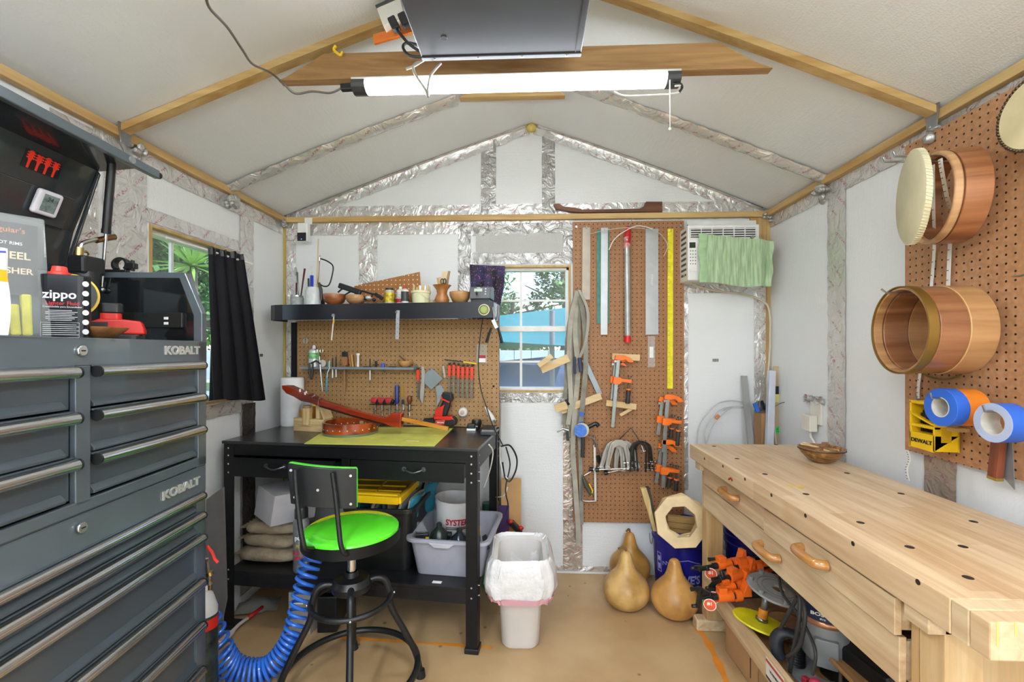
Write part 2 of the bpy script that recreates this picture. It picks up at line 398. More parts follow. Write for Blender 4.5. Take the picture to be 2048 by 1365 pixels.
# corner studs
trim(MB().bx((XL, YB - .012, 0), (XL + .014, YB, ZP0)), wood('#c9b05c', '#a58f3c', 2), bev=.001)
trim(MB().bx((XR - .018, YB - .02, 0), (XR, YB, ZP0)), PINE[2], bev=.001)
trim(MB().bx((XR - .11, YB - .012, 1.78), (XR - .018, YB, ZP0)), PINE[2], bev=.001)
# first truss: bare rafters and collar beam
Y1 = 1.592
def rafter(x0, x1, y, w, d, mt, off=0):
    mb = MB(); n = 14; q = [(-.5, 0), (-.5, -d), (.5, -d), (.5, 0), (-.5, 0)]
    return mb.grid(lambda u, v: (x0 + (x1 - x0) * u, y + q[round(v * 4)][0] * w, zc(x0 + (x1 - x0) * u) + .004 + q[round(v * 4)][1]), n, 4, sm=False)
trim(rafter(XL + .03, -.02, Y1, .038, .026, None), PINE[0])
trim(rafter(XR - .03, .02, Y1, .038, .026, None), PINE[0])
a = R.hy(558, 166, Y1 - .03); b = R.hy(1545, 152, Y1 - .03); c = R.hy(1438, 106, Y1 - .03); d = R.hy(650, 112, Y1 - .03)
zb, zt = 2.272, 2.362
trim(MB().exty([(a.x, zb), (b.x, zb), (b.x - .06, zb + .022), (c.x, zt), (d.x, zt), (a.x + .03, zb + .012)], Y1 - .038, Y1), wood('#c49c68', '#946a3c', 0, .5, .8, ring=2.5), bev=.002)
# ridge gusset block and wire staples
trim(MB().bx((.155, Y1 - .06, 2.535), (.245, Y1 - .02, 2.62)), PINE[2], bev=.002)
trim(MB().bx((-.02, YF, ZR - .03), (.02, Y1 - .05, ZR + .01)), PINE[1])
# second truss: taped over, with a bit of bare collar tie
Y2 = 2.19
def tapeslope(x0, x1, y, w, mt):
    mb = MB(); n = 40; r = random.Random(int(abs(x0) * 100))
    jit = [r.uniform(-.006, .006) for _ in range(n + 1)]
    P = []
    def fn(u, v):
        x = x0 + (x1 - x0) * u; i = round(u * n)
        prof = [0, .018, .024, .018, 0][round(v * 4)]
        return (x, y + (v - .5) * (w + jit[i] * 1.5), zc(x) - .002 - prof + jit[(i * 7 + round(v * 4) * 3) % n] * .5)
    mb.grid(fn, n, 4)
    return trim(mb, mt)
tapeslope(XL + .02, -.36, Y2, .075, FOIL); tapeslope(XR - .02, .17, Y2, .075, FOIL)
p, q = R.hy(920, 196, Y2), R.hy(1130, 188, Y2)
trim(MB().exty([(p.x, q.z - .016), (q.x, q.z - .016), (q.x - .06, q.z + .03), (p.x + .06, q.z + .03)], Y2 - .02, Y2 + .018), PINE[0])
# gable tape: band under the ceiling edge, on the back wall
def gable(x0, x1, mt):
    mb = MB(); n = 40; r = random.Random(3)
    jit = [r.uniform(-.004, .004) for _ in range(n + 1)]
    def fn(u, v):
        x = x0 + (x1 - x0) * u; i = round(u * n); g = (v - .45)
        if v < .45: return (x, YB - .003 - .004 * abs(math.sin(i * 1.3)), zc(x) + (v - .45) / .45 * (.05 + jit[i]) - .012 * math.sin(PI * u))
        return (x, YB - .003 - (v - .45) * .06, zc(x) - .002)
    mb.grid(fn, n, 5)
    return trim(mb, mt)
gable(XL + .12, -.01, FOIL); gable(XR - .03, .01, FOIL)
trim(MB().sph((0.0, YB - .02, ZR - .03), (.03, .02, .025), 10), mat('#d9c26a', .8, bump=.8))
# straight foil tape strips on the walls
def tape(o, ux, uy, w, h, mt=None, seed=0, amp=.003):
    """rectangular strip on a wall: o lower left corner, ux/uy unit directions"""
    o, ux, uy = Vector(o), Vector(ux), Vector(uy); nn = ux.cross(uy); r = random.Random(seed)
    nu = max(2, int(w / .03)); nv = max(2, int(h / .03)); J = {}
    def fn(u, v):
        k = (round(u * nu), round(v * nv))
        if k not in J: J[k] = (r.uniform(.001, amp + .001), r.uniform(-amp, amp) * .5)
        e, s = J[k]
        return o + ux * (u * w + (s if k[0] in (0, nu) else 0)) + uy * (v * h + (s if k[1] in (0, nv) else 0)) + nn * e
    mb = MB(); mb.grid(fn, nu, nv); return trim(mb, mt or FOIL)
X, Y, Z = Vector((1, 0, 0)), Vector((0, 1, 0)), Vector((0, 0, 1))
def tb(px0, py0, px1, py1, mt=None, sd=0, off=.001):      # strip on back wall given opposite corners in the photo
    a = R.hy(px0, py0, YB - off); b = R.hy(px1, py1, YB - off)
    x0, x1 = sorted((a.x, b.x)); z0, z1 = sorted((a.z, b.z))
    return tape((x0, YB - off, z0), X, Z, x1 - x0, z1 - z0, mt, sd)
def tl(y0, y1, z0, z1, mt=None, sd=0, off=.001): return tape((XL + off, y0, z0), Y, Z, y1 - y0, z1 - z0, mt, sd)   # left wall
def tr(y0, y1, z0, z1, mt=None, sd=0, off=.001): return tape((XR - off, y1, z0), (0, -1, 0), Z, y1 - y0, z1 - z0, mt, sd)
tb(566, 415, 1525, 437, FOIL, 1)                       # above the plate
tb(572, 446, 1140, 466, FOIL, 2)
tb(572, 450, 592, 850, FOIL, 3); tb(718, 440, 755, 620, FOIL, 4)
tb(916, 448, 942, 640, FOILP, 5, .002); tb(942, 448, 1146, 470, FOILP, 6, .003); tb(942, 505, 1146, 528, FOILP, 7, .002); tb(1118, 470, 1146, 505, FOILP, 8)
tb(952, 468, 1126, 506, mat('#cfcfcd', .45, .2, .05, 200, .6, 300), 28, .004)
tb(985, 786, 1146, 806, FOILP, 9); tb(962, 280, 992, 430, FOILP, 10, .002); tb(1084, 268, 1110, 430, FOILP, 11, .002)
tb(1126, 800, 1165, 1140, foilmat('kraft_foil', True, '#bdb0a4'), 12, .002); tb(940, 1128, 1300, 1146, FOIL, 13)
tb(1364, 566, 1536, 586, FOIL, 14, .002); tb(1362, 586, 1376, 980, FOIL, 15, .002); tb(1508, 580, 1532, 885, FOIL, 16, .002)
tb(985, 806, 1002, 1110, mat('#a8a39c', .5), 29, .002)
# left wall tape
tl(1.36, 1.52, 1.0, 2.09, FOIL, 17); tl(1.54, 1.72, 1.0, 2.09, FOIL, 18, .002); tl(LW[0] - .04, LW[1] + .03, LW[3] + .005, LW[3] + .06, FOIL, 19, .003)
tl(1.5, YB - .03, 2.03, ZP0, FOIL, 20, .002); tl(LW[1] + .005, LW[1] + .12, .05, 2.09, FOIL, 21, .003); tl(1.36, LW[1] + .05, LW[2] - .07, LW[2] - .005, FOIL, 22, .003)
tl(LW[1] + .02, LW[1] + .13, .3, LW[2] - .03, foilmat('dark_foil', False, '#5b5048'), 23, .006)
# right wall tape
tr(-.5, YB - .03, 2.035, ZP0, FOIL, 24, .002); tr(2.06, 2.18, .0, 2.05, FOIL, 25, .003); tr(1.54, 1.66, .75, 1.0, foilmat('kraft_foil', True, '#bdb0a4'), 26)
# bunched foil knots where the rafters meet the plates
def knot(p, r, sd):
    mb = MB(); q = random.Random(sd)
    for _ in range(7):
        c = Vector(p) + Vector([q.uniform(-r, r) * .7 for _ in range(3)]); mb.sph(c, [r * q.uniform(.3, .6) for _ in range(3)], 8)
    trim(mb, FOILP)
knot((XL + .03, Y2, ZP0 - .03), .04, 1); knot((XR - .03, Y2, ZP0 - .03), .045, 2); knot((XL + .02, 1.66, 2.09), .03, 3); knot((XR - .02, 1.62, 2.06), .035, 4)
knot((XR - .02, YB - .04, 2.09), .03, 5); knot((XL + .02, YB - .05, 2.085), .028, 6)
# galvanised hangers under the rafter ends
for x in (XL + .035, XR - .035):
    trim(MB().ext([(-.03, .045), (.03, .045), (.018, -.035), (-.018, -.035)], -.002, .002, axes((x, Y1, ZP1 - .02), (0, 1, 0), (0, 0, 1), (1, 0, 0))), STEEL)
# small printed code marks on the foam
for px, py in ((523, 711), (1431, 721)):
    M = R.hx(px, py, XL + .002) if px < 1000 else R.hy(px, py, YB - .002)
    mb = MB()
    for i in range(6):
        if px < 1000: mb.bx((M.x - .001, M.y - .014 + i * .005, M.z - .008), (M.x, M.y - .0115 + i * .005, M.z + .008))
        else: mb.bx((M.x - .016 + i * .006, M.y, M.z - .009), (M.x - .0125 + i * .006, M.y + .001, M.z + .009))
    trim(mb, mat('#555555', .6))
# ---------------------------------------------------------------- windows
VIN = mat('#e9e8e6', .4)
def window(n, O, ux, w, h, muntins, nn):
    """O lower left inner corner, ux along the wall, nn towards outside"""
    M = axes(O, ux, nn, Z) if Vector(ux).cross(Vector(nn)).z > 0 else axes(Vector(O) + Vector(ux) * w, -Vector(ux), nn, Z)
    fr = MB(M); t = .028
    for a, b, y0, y1, z0, z1 in ((0, t, .03, .09, 0, h), (w - t, w, .03, .09, 0, h), (0, w, .03, .09, 0, t), (0, w, .03, .09, h - t, h), (t, w - t, .045, .08, h * .48, h * .48 + .035)):
        fr.bx((a, y0, z0), (b, y1, z1))
    o = struct(fr, 'window_%d' % n, VIN, bev=.003)
    mm = MB(M)
    for z in muntins[1]: mm.bx((t, .062, z - .006), (w - t, .072, z + .006))
    for x in muntins[0]: mm.bx((x - .007, .061, t), (x + .007, .073, h - t))
    mm.build('window_grille', VIN, o)
    MB(M).bx((t, .065, t), (w - t, .069, h - t)).build('window_pane', GLASS, o)
    sill = MB(M); sill.bx((0, -.004, 0), (w, .03, .012)); sill.bx((0, -.004, .012), (.012, .03, h)); sill.bx((w - .012, -.004, .012), (w, .03, h)); sill.bx((.012, -.004, h - .012), (w - .012, .03, h))
    sill.build('window_sill', PINE[2], o)
    return o
hB = BW[3] - BW[2]; wB = BW[1] - BW[0]
window(1, (BW[0], YB, BW[2]), X, wB, hB, ([R.hy(1042, 600, YB + .06).x - BW[0]], [hB * .24, hB * .73]), (0, 1, 0))
hL = LW[3] - LW[2]; wL = LW[1] - LW[0]
window(2, (XL, LW[0], LW[2]), Y, wL, hL, ([wL * .35], [hL * .55]), (-1, 0, 0))
# ---------------------------------------------------------------- outside
m, N, L, P = newmat('lawn'); n1 = N.new('ShaderNodeTexNoise'); n1.inputs['Scale'].default_value = 40; L.new(coord(N, L), n1.inputs[0])
r = N.new('ShaderNodeValToRGB'); r.color_ramp.elements[0].color = lin('#3f6b2a'); r.color_ramp.elements[1].color = lin('#86a956'); L.new(n1.outputs[0], r.inputs[0]); L.new(r.outputs[0], P.inputs['Base Color']); P.inputs['Roughness'].default_value = .9
MB().bx((-30, -12, -.35), (30, 40, -.30)).build('lawn', m, label='green lawn outside the workshop, seen through the windows', cat='lawn', kind='structure')
LEAFS = [mat('#5f8a4c', .6, var=.2), mat('#7ba35e', .6, var=.2), mat('#46703d', .6, var=.2)]
BARK = mat('#6d5f50', .9, bump=.6)
def tree(loc, h, r, n, label, seed, sz=.16, lm=0, hz=.62, trunk=True):
    q = random.Random(seed); t = thing('tree', label, 'tree', loc)
    L0 = Vector(loc); mb = MB(); mb.tube([L0, L0 + Vector((.1, 0, h * .3)), L0 + Vector((-.05, .1, h * .6)), L0 + Vector((.1, 0, h * .85))], .1, rs=[.16, .12, .08, .03])
    for i in range(9):
        a = q.uniform(0, 2 * PI); z = h * q.uniform(.35, .75); mb.tube([L0 + Vector((0, 0, z)), L0 + Vector((math.cos(a) * r * .5, math.sin(a) * r * .5, z + .3)), L0 + Vector((math.cos(a) * r * .85, math.sin(a) * r * .85, z + .5))], .03, 6, rs=[.05, .03, .012])
    mb.build('trunk', BARK, t)
    mb = MB(); cl = [(Vector([q.gauss(0, .45) * r, q.gauss(0, .45) * r, h * hz + q.uniform(-.42, .42) * h * .62]), q.uniform(.25, .5) * r * .6) for _ in range(26)]
    for i in range(n):
        c, cr = q.choice(cl); d = Vector((q.gauss(0, 1), q.gauss(0, 1), q.gauss(0, 1))).normalized() * cr * q.uniform(.4, 1.1)
        p = L0 + c + d; s = sz * q.uniform(.6, 1.3); x = Vector((q.gauss(0, 1), q.gauss(0, 1), q.gauss(0, 1))).normalized(); y = perp(x)[0]
        mb.mi = q.choice((0, 0, 1)); mb.add([p - x * s * .5, p + y * s * .28, p + x * s * .5, p - y * s * .28], [(0, 1, 2, 3)])
    mb.build('foliage', [LEAFS[lm], LEAFS[(lm + 1) % 3]], t, kind='stuff')
tree((2.2, 9.5, -.3), 4.6, 1.9, 9000, 'broad leafy tree at the right edge of the back window view', 11, .13, 1)
tree((-.6, 13.5, -.3), 3.9, 2.4, 9000, 'distant tree with a low crown behind the shade canopy in the back window', 12, .15, 0)
tree((.9, 12.5, 1.0), 3.6, 1.3, 2600, 'sparse tree whose branches cross the sky in the back window', 13, .16, 2, .75)
tree((-8.5, 9.5, -.3), 5.2, 3.4, 12000, 'dense dark tree filling the left side window view', 14, .18, 2)
tree((-9.5, 12.5, -.3), 5.6, 3.4, 12000, 'second dense tree farther behind in the left side window', 15, .18, 0)
# spiky palm-like plant outside the left window
t = thing('spiky_plant', 'spiky green yucca-like plant outside the left window', 'plant', (-5.2, 6.7, -.3)); q = random.Random(5)
pc = Vector((-5.2, 6.7, 1.95)); pc = CAM + wray(385, 532).normalized() * 8.5
t.matrix_world = Matrix.Translation((pc.x, pc.y, -.3)); WM[t.name] = t.matrix_world.copy()
MB().tube([(pc.x, pc.y, -.3), (pc.x + .02, pc.y, pc.z)], .06, rs=[.09, .05]).build('stem', BARK, t)
mb = MB()
for i in range(70):
    a = q.uniform(0, 2 * PI); e = q.uniform(-.5, 1.4); d = Vector((math.cos(a) * math.cos(e), math.sin(a) * math.cos(e), math.sin(e))); l = q.uniform(.55, .8)
    s = d.cross(Vector((0, 0, 1))).normalized() * .022
    mb.add([pc - s, pc + d * l * .5 - s + Vector((0, 0, .02)), pc + d * l, pc + d * l * .5 + s + Vector((0, 0, .02)), pc + s], [(0, 1, 2, 3, 4)])
mb.build('leaf_rosette', mat('#8fb55a', .5, var=.15), t)
# low greenhouse-like white roof sheet seen at the foot of the left window
MB().bar((-6.2, 6.4, .9), (-3.2, 6.9, .65), 1.6, .04, (0, .2, 1)).build('roof_sheet', mat('#cfd8e4', .4), label='pale corrugated roof sheet low outside the left window', cat='roof sheet')
# white fence, teal canopy, post and tarp pile beyond the back window
mb = MB()
for i in range(40): mb.bx((-6 + i * .3, 8.0, -.3), (-5.71 + i * .3, 8.04, 1.32))
mb.build('vinyl_fence', mat('#dfe6f2', .4), label='white vinyl fence behind the tarp in the back window', cat='fence')
mb = MB()
A, B_, C_, D_ = R.hy(985, 662, 5.2), R.hy(1150, 715, 5.2), R.hy(1100, 628, 6.6), R.hy(960, 645, 6.6)
A, B_, C_, D_ = Vector((-1.2, 4.6, 1.47)), Vector((.9, 4.8, 1.34)), Vector((.62, 6.2, 1.92)), Vector((-1.6, 6.2, 1.66))
mb.grid(lambda u, v: (A * (1 - u) + B_ * u) * (1 - v) + (D_ * (1 - u) + C_ * u) * v + Vector((0, 0, -.22 * math.sin(PI * u) * math.sin(PI * v))), 12, 12, .004)
mb.build('shade_canopy', mat('#277a82', .7, var=.08), label='teal fabric shade canopy strung outside the back window', cat='canopy')
a = R.hy(1104, 1200, 4.9)
MB().cyl((a.x, 4.9, -.3), (a.x, 4.9, R.hy(1104, 622, 4.9).z), .028).build('canopy_post', mat('#77757c', .6), label='grey post holding the teal canopy outside', cat='post')
mb = MB(); q = random.Random(9)
def tarp(u, v):
    a = 2 * PI * u; r = [1.0, .97, .85, .55, 0.02][round(v * 4)]; z = [-.3, .25, .85, 1.16, 1.22][round(v * 4)]
    k = q.uniform(.94, 1.06)
    return (.15 + 1.25 * r * math.cos(a) * k, 5.9 + .55 * r * math.sin(a) * k, z + q.uniform(-.02, .02))
mb.grid(tarp, 40, 4); mb.build('tarp_pile', mat('#56688f', .35, 0, .15, 6, .8, 8), label='dark blue plastic tarp over a pile outside the back window', cat='tarp')
# ================================================================ TOOL CHEST (front parallel-ish to the left wall)
cu = Vector((.091, -.9959, 0)); cw = Vector((.9959, .091, 0))
C = Fr(axes((-1.0627, 1.44, 0), cu, cw, Z))
GR = mat('#626c73', .3, .35, .05, 4, coat=.3); GRD = mat('#505960', .32, .35, .05, 4, coat=.3); GBL = mat('#1c1f21', .1, .2, .03, coat=.8)
def cz(y): return CH - (y - 700) / F * 1.457
ch = thing('tool_chest', 'tall dark grey steel tool chest with chrome bar handles, its lid open', 'tool chest', C.M)
LEN, DEP = 1.10, .43
S = cz(932)
# --- lower cabinet and upper box shells
mb = MB(C.M)
mb.bx((0, -DEP, .12), (.022, 0, S)); mb.bx((LEN - .02, -DEP, .12), (LEN, 0, S)); mb.bx((0, -DEP, .12), (LEN, -DEP + .01, S)); mb.bx((0, -DEP, .12), (LEN, 0, .15)); mb.bx((0, -DEP, S - .012), (LEN, 0, S - .002))
mb.bx((0, -.012, .15), (.045, 0, S)); mb.bx((0, -.012, cz(985)), (LEN, .001, S - .004))
mb.build('cabinet_body', GR, ch, bev=.002)
mb = MB(C.M); z1 = cz(684)
mb.bx((0, -DEP, S), (.02, 0, z1)); mb.bx((LEN - .02, -DEP, S), (LEN, 0, z1)); mb.bx((0, -DEP, S), (LEN, -DEP + .01, 1.57)); mb.bx((0, -DEP, S), (LEN, 0, S + .012))
mb.bx((0, -.012, S), (.04, .003, z1)); mb.bx((0, -.012, z1 - .062), (LEN, .003, z1)); mb.bx((0, -.012, S + .002), (LEN, .003, cz(914)))
mb.bx((.43, -.012, S + .02), (.468, .003, z1 - .062)); mb.bx((.022, -DEP, z1 - .012), (LEN - .02, 0, z1 - .002))
# end panel above the tray, with sloped front
for a, b in ((-.002, .022), (LEN - .022, LEN)):
    mb.extx([(.003, z1), (.003, 1.447), (-.05, 1.578), (-DEP, 1.578), (-DEP, z1)], a, b)
mb.build('chest_body', GR, ch, bev=.002)
MB(C.M).extx([(-.022, z1 + .004), (-.022, 1.44), (-.066, 1.560), (-DEP + .012, 1.560), (-DEP + .012, z1 + .004)], .0225, .0245).build('end_panel_liner', GBL, ch, label='glossy black inner side panel')
# power strip
ps = MB(C.M).bx((.0248, -.36, 1.40), (.036, -.05, 1.448)).build('power_strip', mat('#1e1f1d', .3), ch, bev=.002)
mb = MB(C.M)
for v in (-.33, -.29, -.25, -.21, -.17):
    mb.bx((.036, v, 1.432), (.0366, v + .003, 1.440)); mb.bx((.036, v + .01, 1.432), (.0366, v + .013, 1.440)); mb.cyl((.036, v + .006, 1.420), (.0366, v + .006, 1.420), .003, n=8)
mb.build('socket', mat('#050505', .5), ps)
mb = MB(C.M); mb.bx((.036, -.105, 1.41), (.0375, -.092, 1.418)); mb.bx((.036, -.105, 1.426), (.0375, -.092, 1.434)); mb.build('usb_port', WHT, ps, label='white usb ports')
# --- drawers
HR = .0125
def drawer(u0, u1, ht, hb, zb, lock=False):
    """handle top/bottom z, drawer bottom z"""
    d = MB(C.M); d.bx((u0, -.03, zb), (u1, -.008, ht + .004)); d.bx((u0, -.01, ht - .001), (u1, .004, ht + .004))
    d.extx([(-.008, zb), (.004, zb + .002), (.004, zb + .008), (-.008, zb + .022)], u0 + .02, u1 - .004)
    dr = d.build('drawer', GRD, ch, bev=.0015)
    m = (ht + hb) / 2; r = (ht - hb) / 2 + .001
    MB(C.M).cyl((u0 + .006, .012, m), (u1 - .006, .012, m), r, n=20).build('drawer_handle', CHROME, dr, label='chrome bar handle')
    e = MB(C.M); e.cyl((u0, .012, m), (u0 + .0055, .012, m), r * 1.02); e.cyl((u1 - .0055, .012, m), (u1, .012, m), r * 1.02)
    e.build('handle_cap', BLK, dr)
Zr = [(cz(724), cz(739), cz(786)), (cz(788), cz(803), cz(851)), (cz(852), cz(867), cz(913))]
for a, b, c_ in Zr:
    drawer(.028, .426, a, b, c_ + .004); drawer(.472, LEN - .04, a, b, c_ + .004)
Zl = [(cz(985), cz(998), cz(1022)), (cz(1024), cz(1038), cz(1066)), (cz(1068), cz(1083), cz(1155)), (cz(1157), cz(1173), cz(1241)), (cz(1243), cz(1259), cz(1330)), (cz(1332), cz(1347), .155)]
for a, b, c_ in Zl: drawer(.028, LEN - .04, a, b, c_ + .003)
# casters
for u in (.08, LEN - .1):
    for v in (-.06, -.36):
        cs = MB(C.M).cyl((u, v - .02, .055), (u, v + .02, .055), .055, n=24); cs.bx((u - .04, v - .035, .112), (u + .04, v + .035, .12)); cs.build('caster', RUB, ch)
# locks and lettering
for z in (cz(700), cz(954)):
    p = C.hy(161, 702, .003) if z > 1.2 else C.hy(161, 1056, .003)
    lk = MB(C.M).cyl((p.x, .003, p.z), (p.x, .010, p.z), .0125, n=24).build('lock', CHROME, ch, bev=.002, label='round chrome key lock')
    MB(C.M).bx((p.x - .005, .010, p.z - .0015), (p.x + .005, .0108, p.z + .0015)).build('keyhole', BLK, lk)
for py, zz in ((702, None), (979, None)):
    a = C.hy(332 if py < 800 else 328, py, .003); b = C.hy(396, py, .003)
    zc_ = C.hy(364, 702 if py < 800 else 977, .003).z
    M = C.M @ axes(((a.x + b.x) / 2, .0035, zc_), (-1, 0, 0), (0, 0, 1), (0, 1, 0))
    w = abs(a.x - b.x)
    MB().text('KOBALT', .034, M, .002, .03, sx=w / .118).build('brand_lettering', mat('#d9d9d7', .3, .6), ch, label='raised silver KOBALT lettering')
# --- lid, hinged at the back and raised about 45 degrees
U0 = .03
LP = [C.hx(px, py, U0) for px, py in ((284, 337), (197, 343), (172, 407), (148, 465), (126, 548))]
LP = [(p.y, p.z) for p in LP]
def off(P, d):
    out = []
    for i in range(len(P)):
        a_ = Vector(P[max(0, i - 1)]); b_ = Vector(P[min(len(P) - 1, i + 1)]); t = (b_ - a_).normalized(); out.append((P[i][0] + t.y * d, P[i][1] - t.x * d))
    return out
sgn = 1 if off([LP[1], LP[4]], 1)[0][1] < LP[1][1] else -1      # + is the inner side
outer = off(LP, -.006 * sgn); L_ = MB(C.M)
for i in range(4): L_.extx([LP[i], LP[i + 1], outer[i + 1], outer[i]], U0, LEN)
L_.extx([LP[1], off(LP, .014 * sgn)[1], off(LP, .014 * sgn)[4], LP[4]], U0, U0 + .006)
L_.extx([off(LP[2:4], .012 * sgn)[0], off(LP[2:4], .012 * sgn)[1], LP[3], LP[2]], U0 + .05, LEN)
LIDM = mat('#3a4044', .2, .35, .04, 4, coat=.6)
lid = L_.build('lid', LIDM, ch, bev=.002)
ty, tz = LP[0]; d_ = Vector((LP[0][0] - LP[1][0], LP[0][1] - LP[1][1])).normalized()
e0 = C.hx(325, 337, -.006)
tp = MB(C.M); tp.extx([(ty - .004, tz - .012), (ty + .014, tz - .012), (ty + .014, tz + .016), (ty - .004, tz + .016)], -.03, LEN); tp.build('lid_front_bar', GR, lid, bev=.003)
MB(C.M).cyl((-.038, ty + .005, tz + .002), (-.03, ty + .005, tz + .002), .011).build('end_button', BLK, lid)
MB(C.M).cyl((.09, ty + .014, tz + .002), (.09, ty + .019, tz + .002), .0105).build('rubber_bumper', mat('#8d9192', .4), lid)
def planeM(i, j, lift):     # frame on the lid's inner face between profile points i and j
    A_, B_ = Vector((0, LP[i][0], LP[i][1])), Vector((0, LP[j][0], LP[j][1])); up_ = (A_ - B_).normalized()
    nn = Vector((-1, 0, 0)).cross(up_)
    return C.M @ axes(A_ + nn * lift, (-1, 0, 0), up_, nn)
# intersection helper with the lid inner surface
def lidM(px, py, i, j, lift):
    f = Fr(planeM(i, j, lift)); p = f.hz(px, py, 0); return f.M @ Matrix.Translation(p)
st = thing('sticker', 'black rectangular sticker with four red guitar headstocks inside the open lid', 'sticker', lidM(85, 329, 1, 2, .0005))
Ms = WM[st.name]; fq = Fr(Ms); sw = abs(fq.hz(47, 312, 0).x - fq.hz(120, 345, 0).x); sh = .05
MB(Ms).bx((-sw / 2, -sh / 2, 0), (sw / 2, sh / 2, .0006)).build('backing', mat('#15181c', .3), st)
for i in range(4):
    x = -sw * .34 + i * sw * .225; mb = MB(Ms); k = sw / .125 * .9
    mb.ext([(x - .004 * k, -.024), (x + .004 * k, -.024), (x + .0045 * k, -.004), (x + .009 * k, .004), (x + .008 * k, .016), (x + .009 * k, .022), (x, .019 if i % 2 else .025), (x - .009 * k, .022), (x - .008 * k, .016), (x - .009 * k, .004), (x - .0045 * k, -.004)], .0006, .0012)
    for s_ in (-1, 1):
        for j in range(3): mb.sph((x + s_ * .0115 * k, .004 + j * .007, .001), .0022, 6)
    mb.build('headstock', mat('#ef3320', .4), st)
th = thing('thermometer', 'white rounded digital thermometer stuck inside the tool chest lid', 'thermometer', lidM(88, 405, 2, 3, .013))
Mt = WM[th.name]
MB(Mt).bx((-.036, -.036, 0), (.036, .036, .016)).build('case', mat('#e6e2ea', .35), th, bev=.008, seg=4)
scn = MB(Mt).bx((-.022, -.024, .0155), (.022, .026, .017)).build('screen', mat('#7f9390', .12, .1, .3, 60), th, bev=.001)
MB().text('24.', .018, Mt @ axes((.0, .012, .0172), X, Y, Z), .0003).build('digits', mat('#2f3a3a', .4), scn)
# gas strut
p0 = C.hx(224, 322, .07); p1 = C.hx(203, 580, .034)
gs = thing('gas_strut', 'black and chrome gas strut holding up the tool chest lid', 'gas strut', C.M @ Matrix.Translation(p1))
p0, p1 = C.M @ Vector(p0), C.M @ Vector(p1); pm = p0.lerp(p1, .56)
MB().cyl(p0, pm, .0115).build('cylinder', BLK, gs); MB().cyl(pm, p1, .0045).build('rod', CHROME, gs)
MB().cyl(pm + (p0 - pm) * .06, pm, .0128).build('collar', BLK, gs)
MB().sph(p0, .012, 10).build('ball_end', STEEL, gs); MB().sph(p1, .011, 10).cyl(p1, p1 + cu * -.012, .006).build('ball_end', STEEL, gs)
# ---------------------------------------------------------------- things standing in the chest tray
TZ = z1
def tray(px, py, v):      # x (u) of a pixel at depth v behind the front
    return C.hy(px, py, v)
# fluid can
c = tray(137, 660, -.07); w = .086; Mz = C.M @ Matrix.Translation((c.x, -.075, TZ)) 
Mz = facing(Mz, -.3)
cn = thing('lighter_fuel_can', 'black rectangular lighter fluid can reading ZIPPO with a red cap', 'can', Mz)
hh = .15
def rr(w, d, r, n=5):
    P = []
    for cx, cy, a0 in ((w / 2 - r, d / 2 - r, 0), (-w / 2 + r, d / 2 - r, 90), (-w / 2 + r, -d / 2 + r, 180), (w / 2 - r, -d / 2 + r, 270)):
        for k in range(n + 1): a = math.radians(a0 + 90 * k / n); P.append((cx + r * math.cos(a), cy + r * math.sin(a)))
    return P
MB(Mz).ext(rr(w, .042, .017), 0, hh).build('can_body', mat('#14161d', .3, .1), cn, bev=.002)
MB(Mz).lathe([(.02, hh), (.02, hh + .006), (.015, hh + .008), (.013, hh + .02), (.0, hh + .021)], (-.012, 0, 0), 20).build('cap', mat('#e0382c', .4), cn, label='red cap')
KZ = Matrix.Diagonal((.82, .84, .84, 1)); Mz0 = Mz; Mz = Mz @ KZ
Ft = lambda x, z: Mz @ axes((x, -.0252, z), (1, 0, 0), (0, 0, 1), (0, -1, 0))
wh = mat('#d8d8d8', .4)
MB().text('zippo', .033, Ft(-.006, .122), .0003, .02).build('label_text', wh, cn)
MB().text('Lighter Fluid', .0145, Ft(0, .098), .0003, .01).build('label_text', mat('#c02434', .4), cn)
mb = MB().text('Combustible para Encendedor', .0068, Ft(0, .0885), .0003)
for i in range(7): mb.bx((-.036 if i % 3 else -.03, -.0256, .0775 - i * .0045), (.02 + .012 * ((i * 5) % 3) / 2, -.0252, .079 - i * .0045), Mz)
for i in range(6): mb.bx((-.042, -.0256, .038 - i * .0055), (.03 + .006 * (i % 2), -.0252, .0395 - i * .0055), Mz)
for x0, x1, zz0, zz1 in ((-.046, .036, .0445, .0452), (-.046, .036, .004, .0047), (-.046, -.0455, .004, .045), (.0355, .036, .004, .045)): mb.bx((x0, -.0256, zz0), (x1, -.0252, zz1), Mz)
for i in range(6): mb.cyl(Mz @ Vector((.0475, -.0195, .155 - i * .027)), Mz @ Vector((.0487, -.0207, .155 - i * .027)), .0065, n=14)
mb.build('fine_print', wh, cn)
# clear clamshell pack with a hook-top card
a = tray(12, 600, -.12); b = tray(80, 600, -.12)
Mp = C.M @ Matrix.Translation(((a.x + b.x) / 2 , -.15, TZ))
Mp = facing(Mp, .12)
pk = thing('blister_pack', 'tall clear blister pack with a dark card reading WHEEL', 'package', Mp)
w_ = .118; h_ = .285
MB(Mp).extx([(-.055, 0), (.05, 0), (.03, h_), (.02, h_)], -w_ / 2, w_ / 2).build('clear_shell', CLEAR, pk, bev=.004)
MB(Mp).bx((-w_ * .44, .021, .10), (w_ * .40, .0235, h_ - .02)).build('card', mat('#17120f', .4), pk, label='black printed card')
Fp = lambda x, z: Mp @ axes((x, .0205, z), (1, 0, 0), (0, 0, 1), (0, -1, 0))
MB().text('WHEEL', .023, Fp(-.002, .19), .0003, .02).text('BRUSHER', .019, Fp(.0, .155), .0003, .02).build('card_text', mat('#d8c39a', .4), pk)
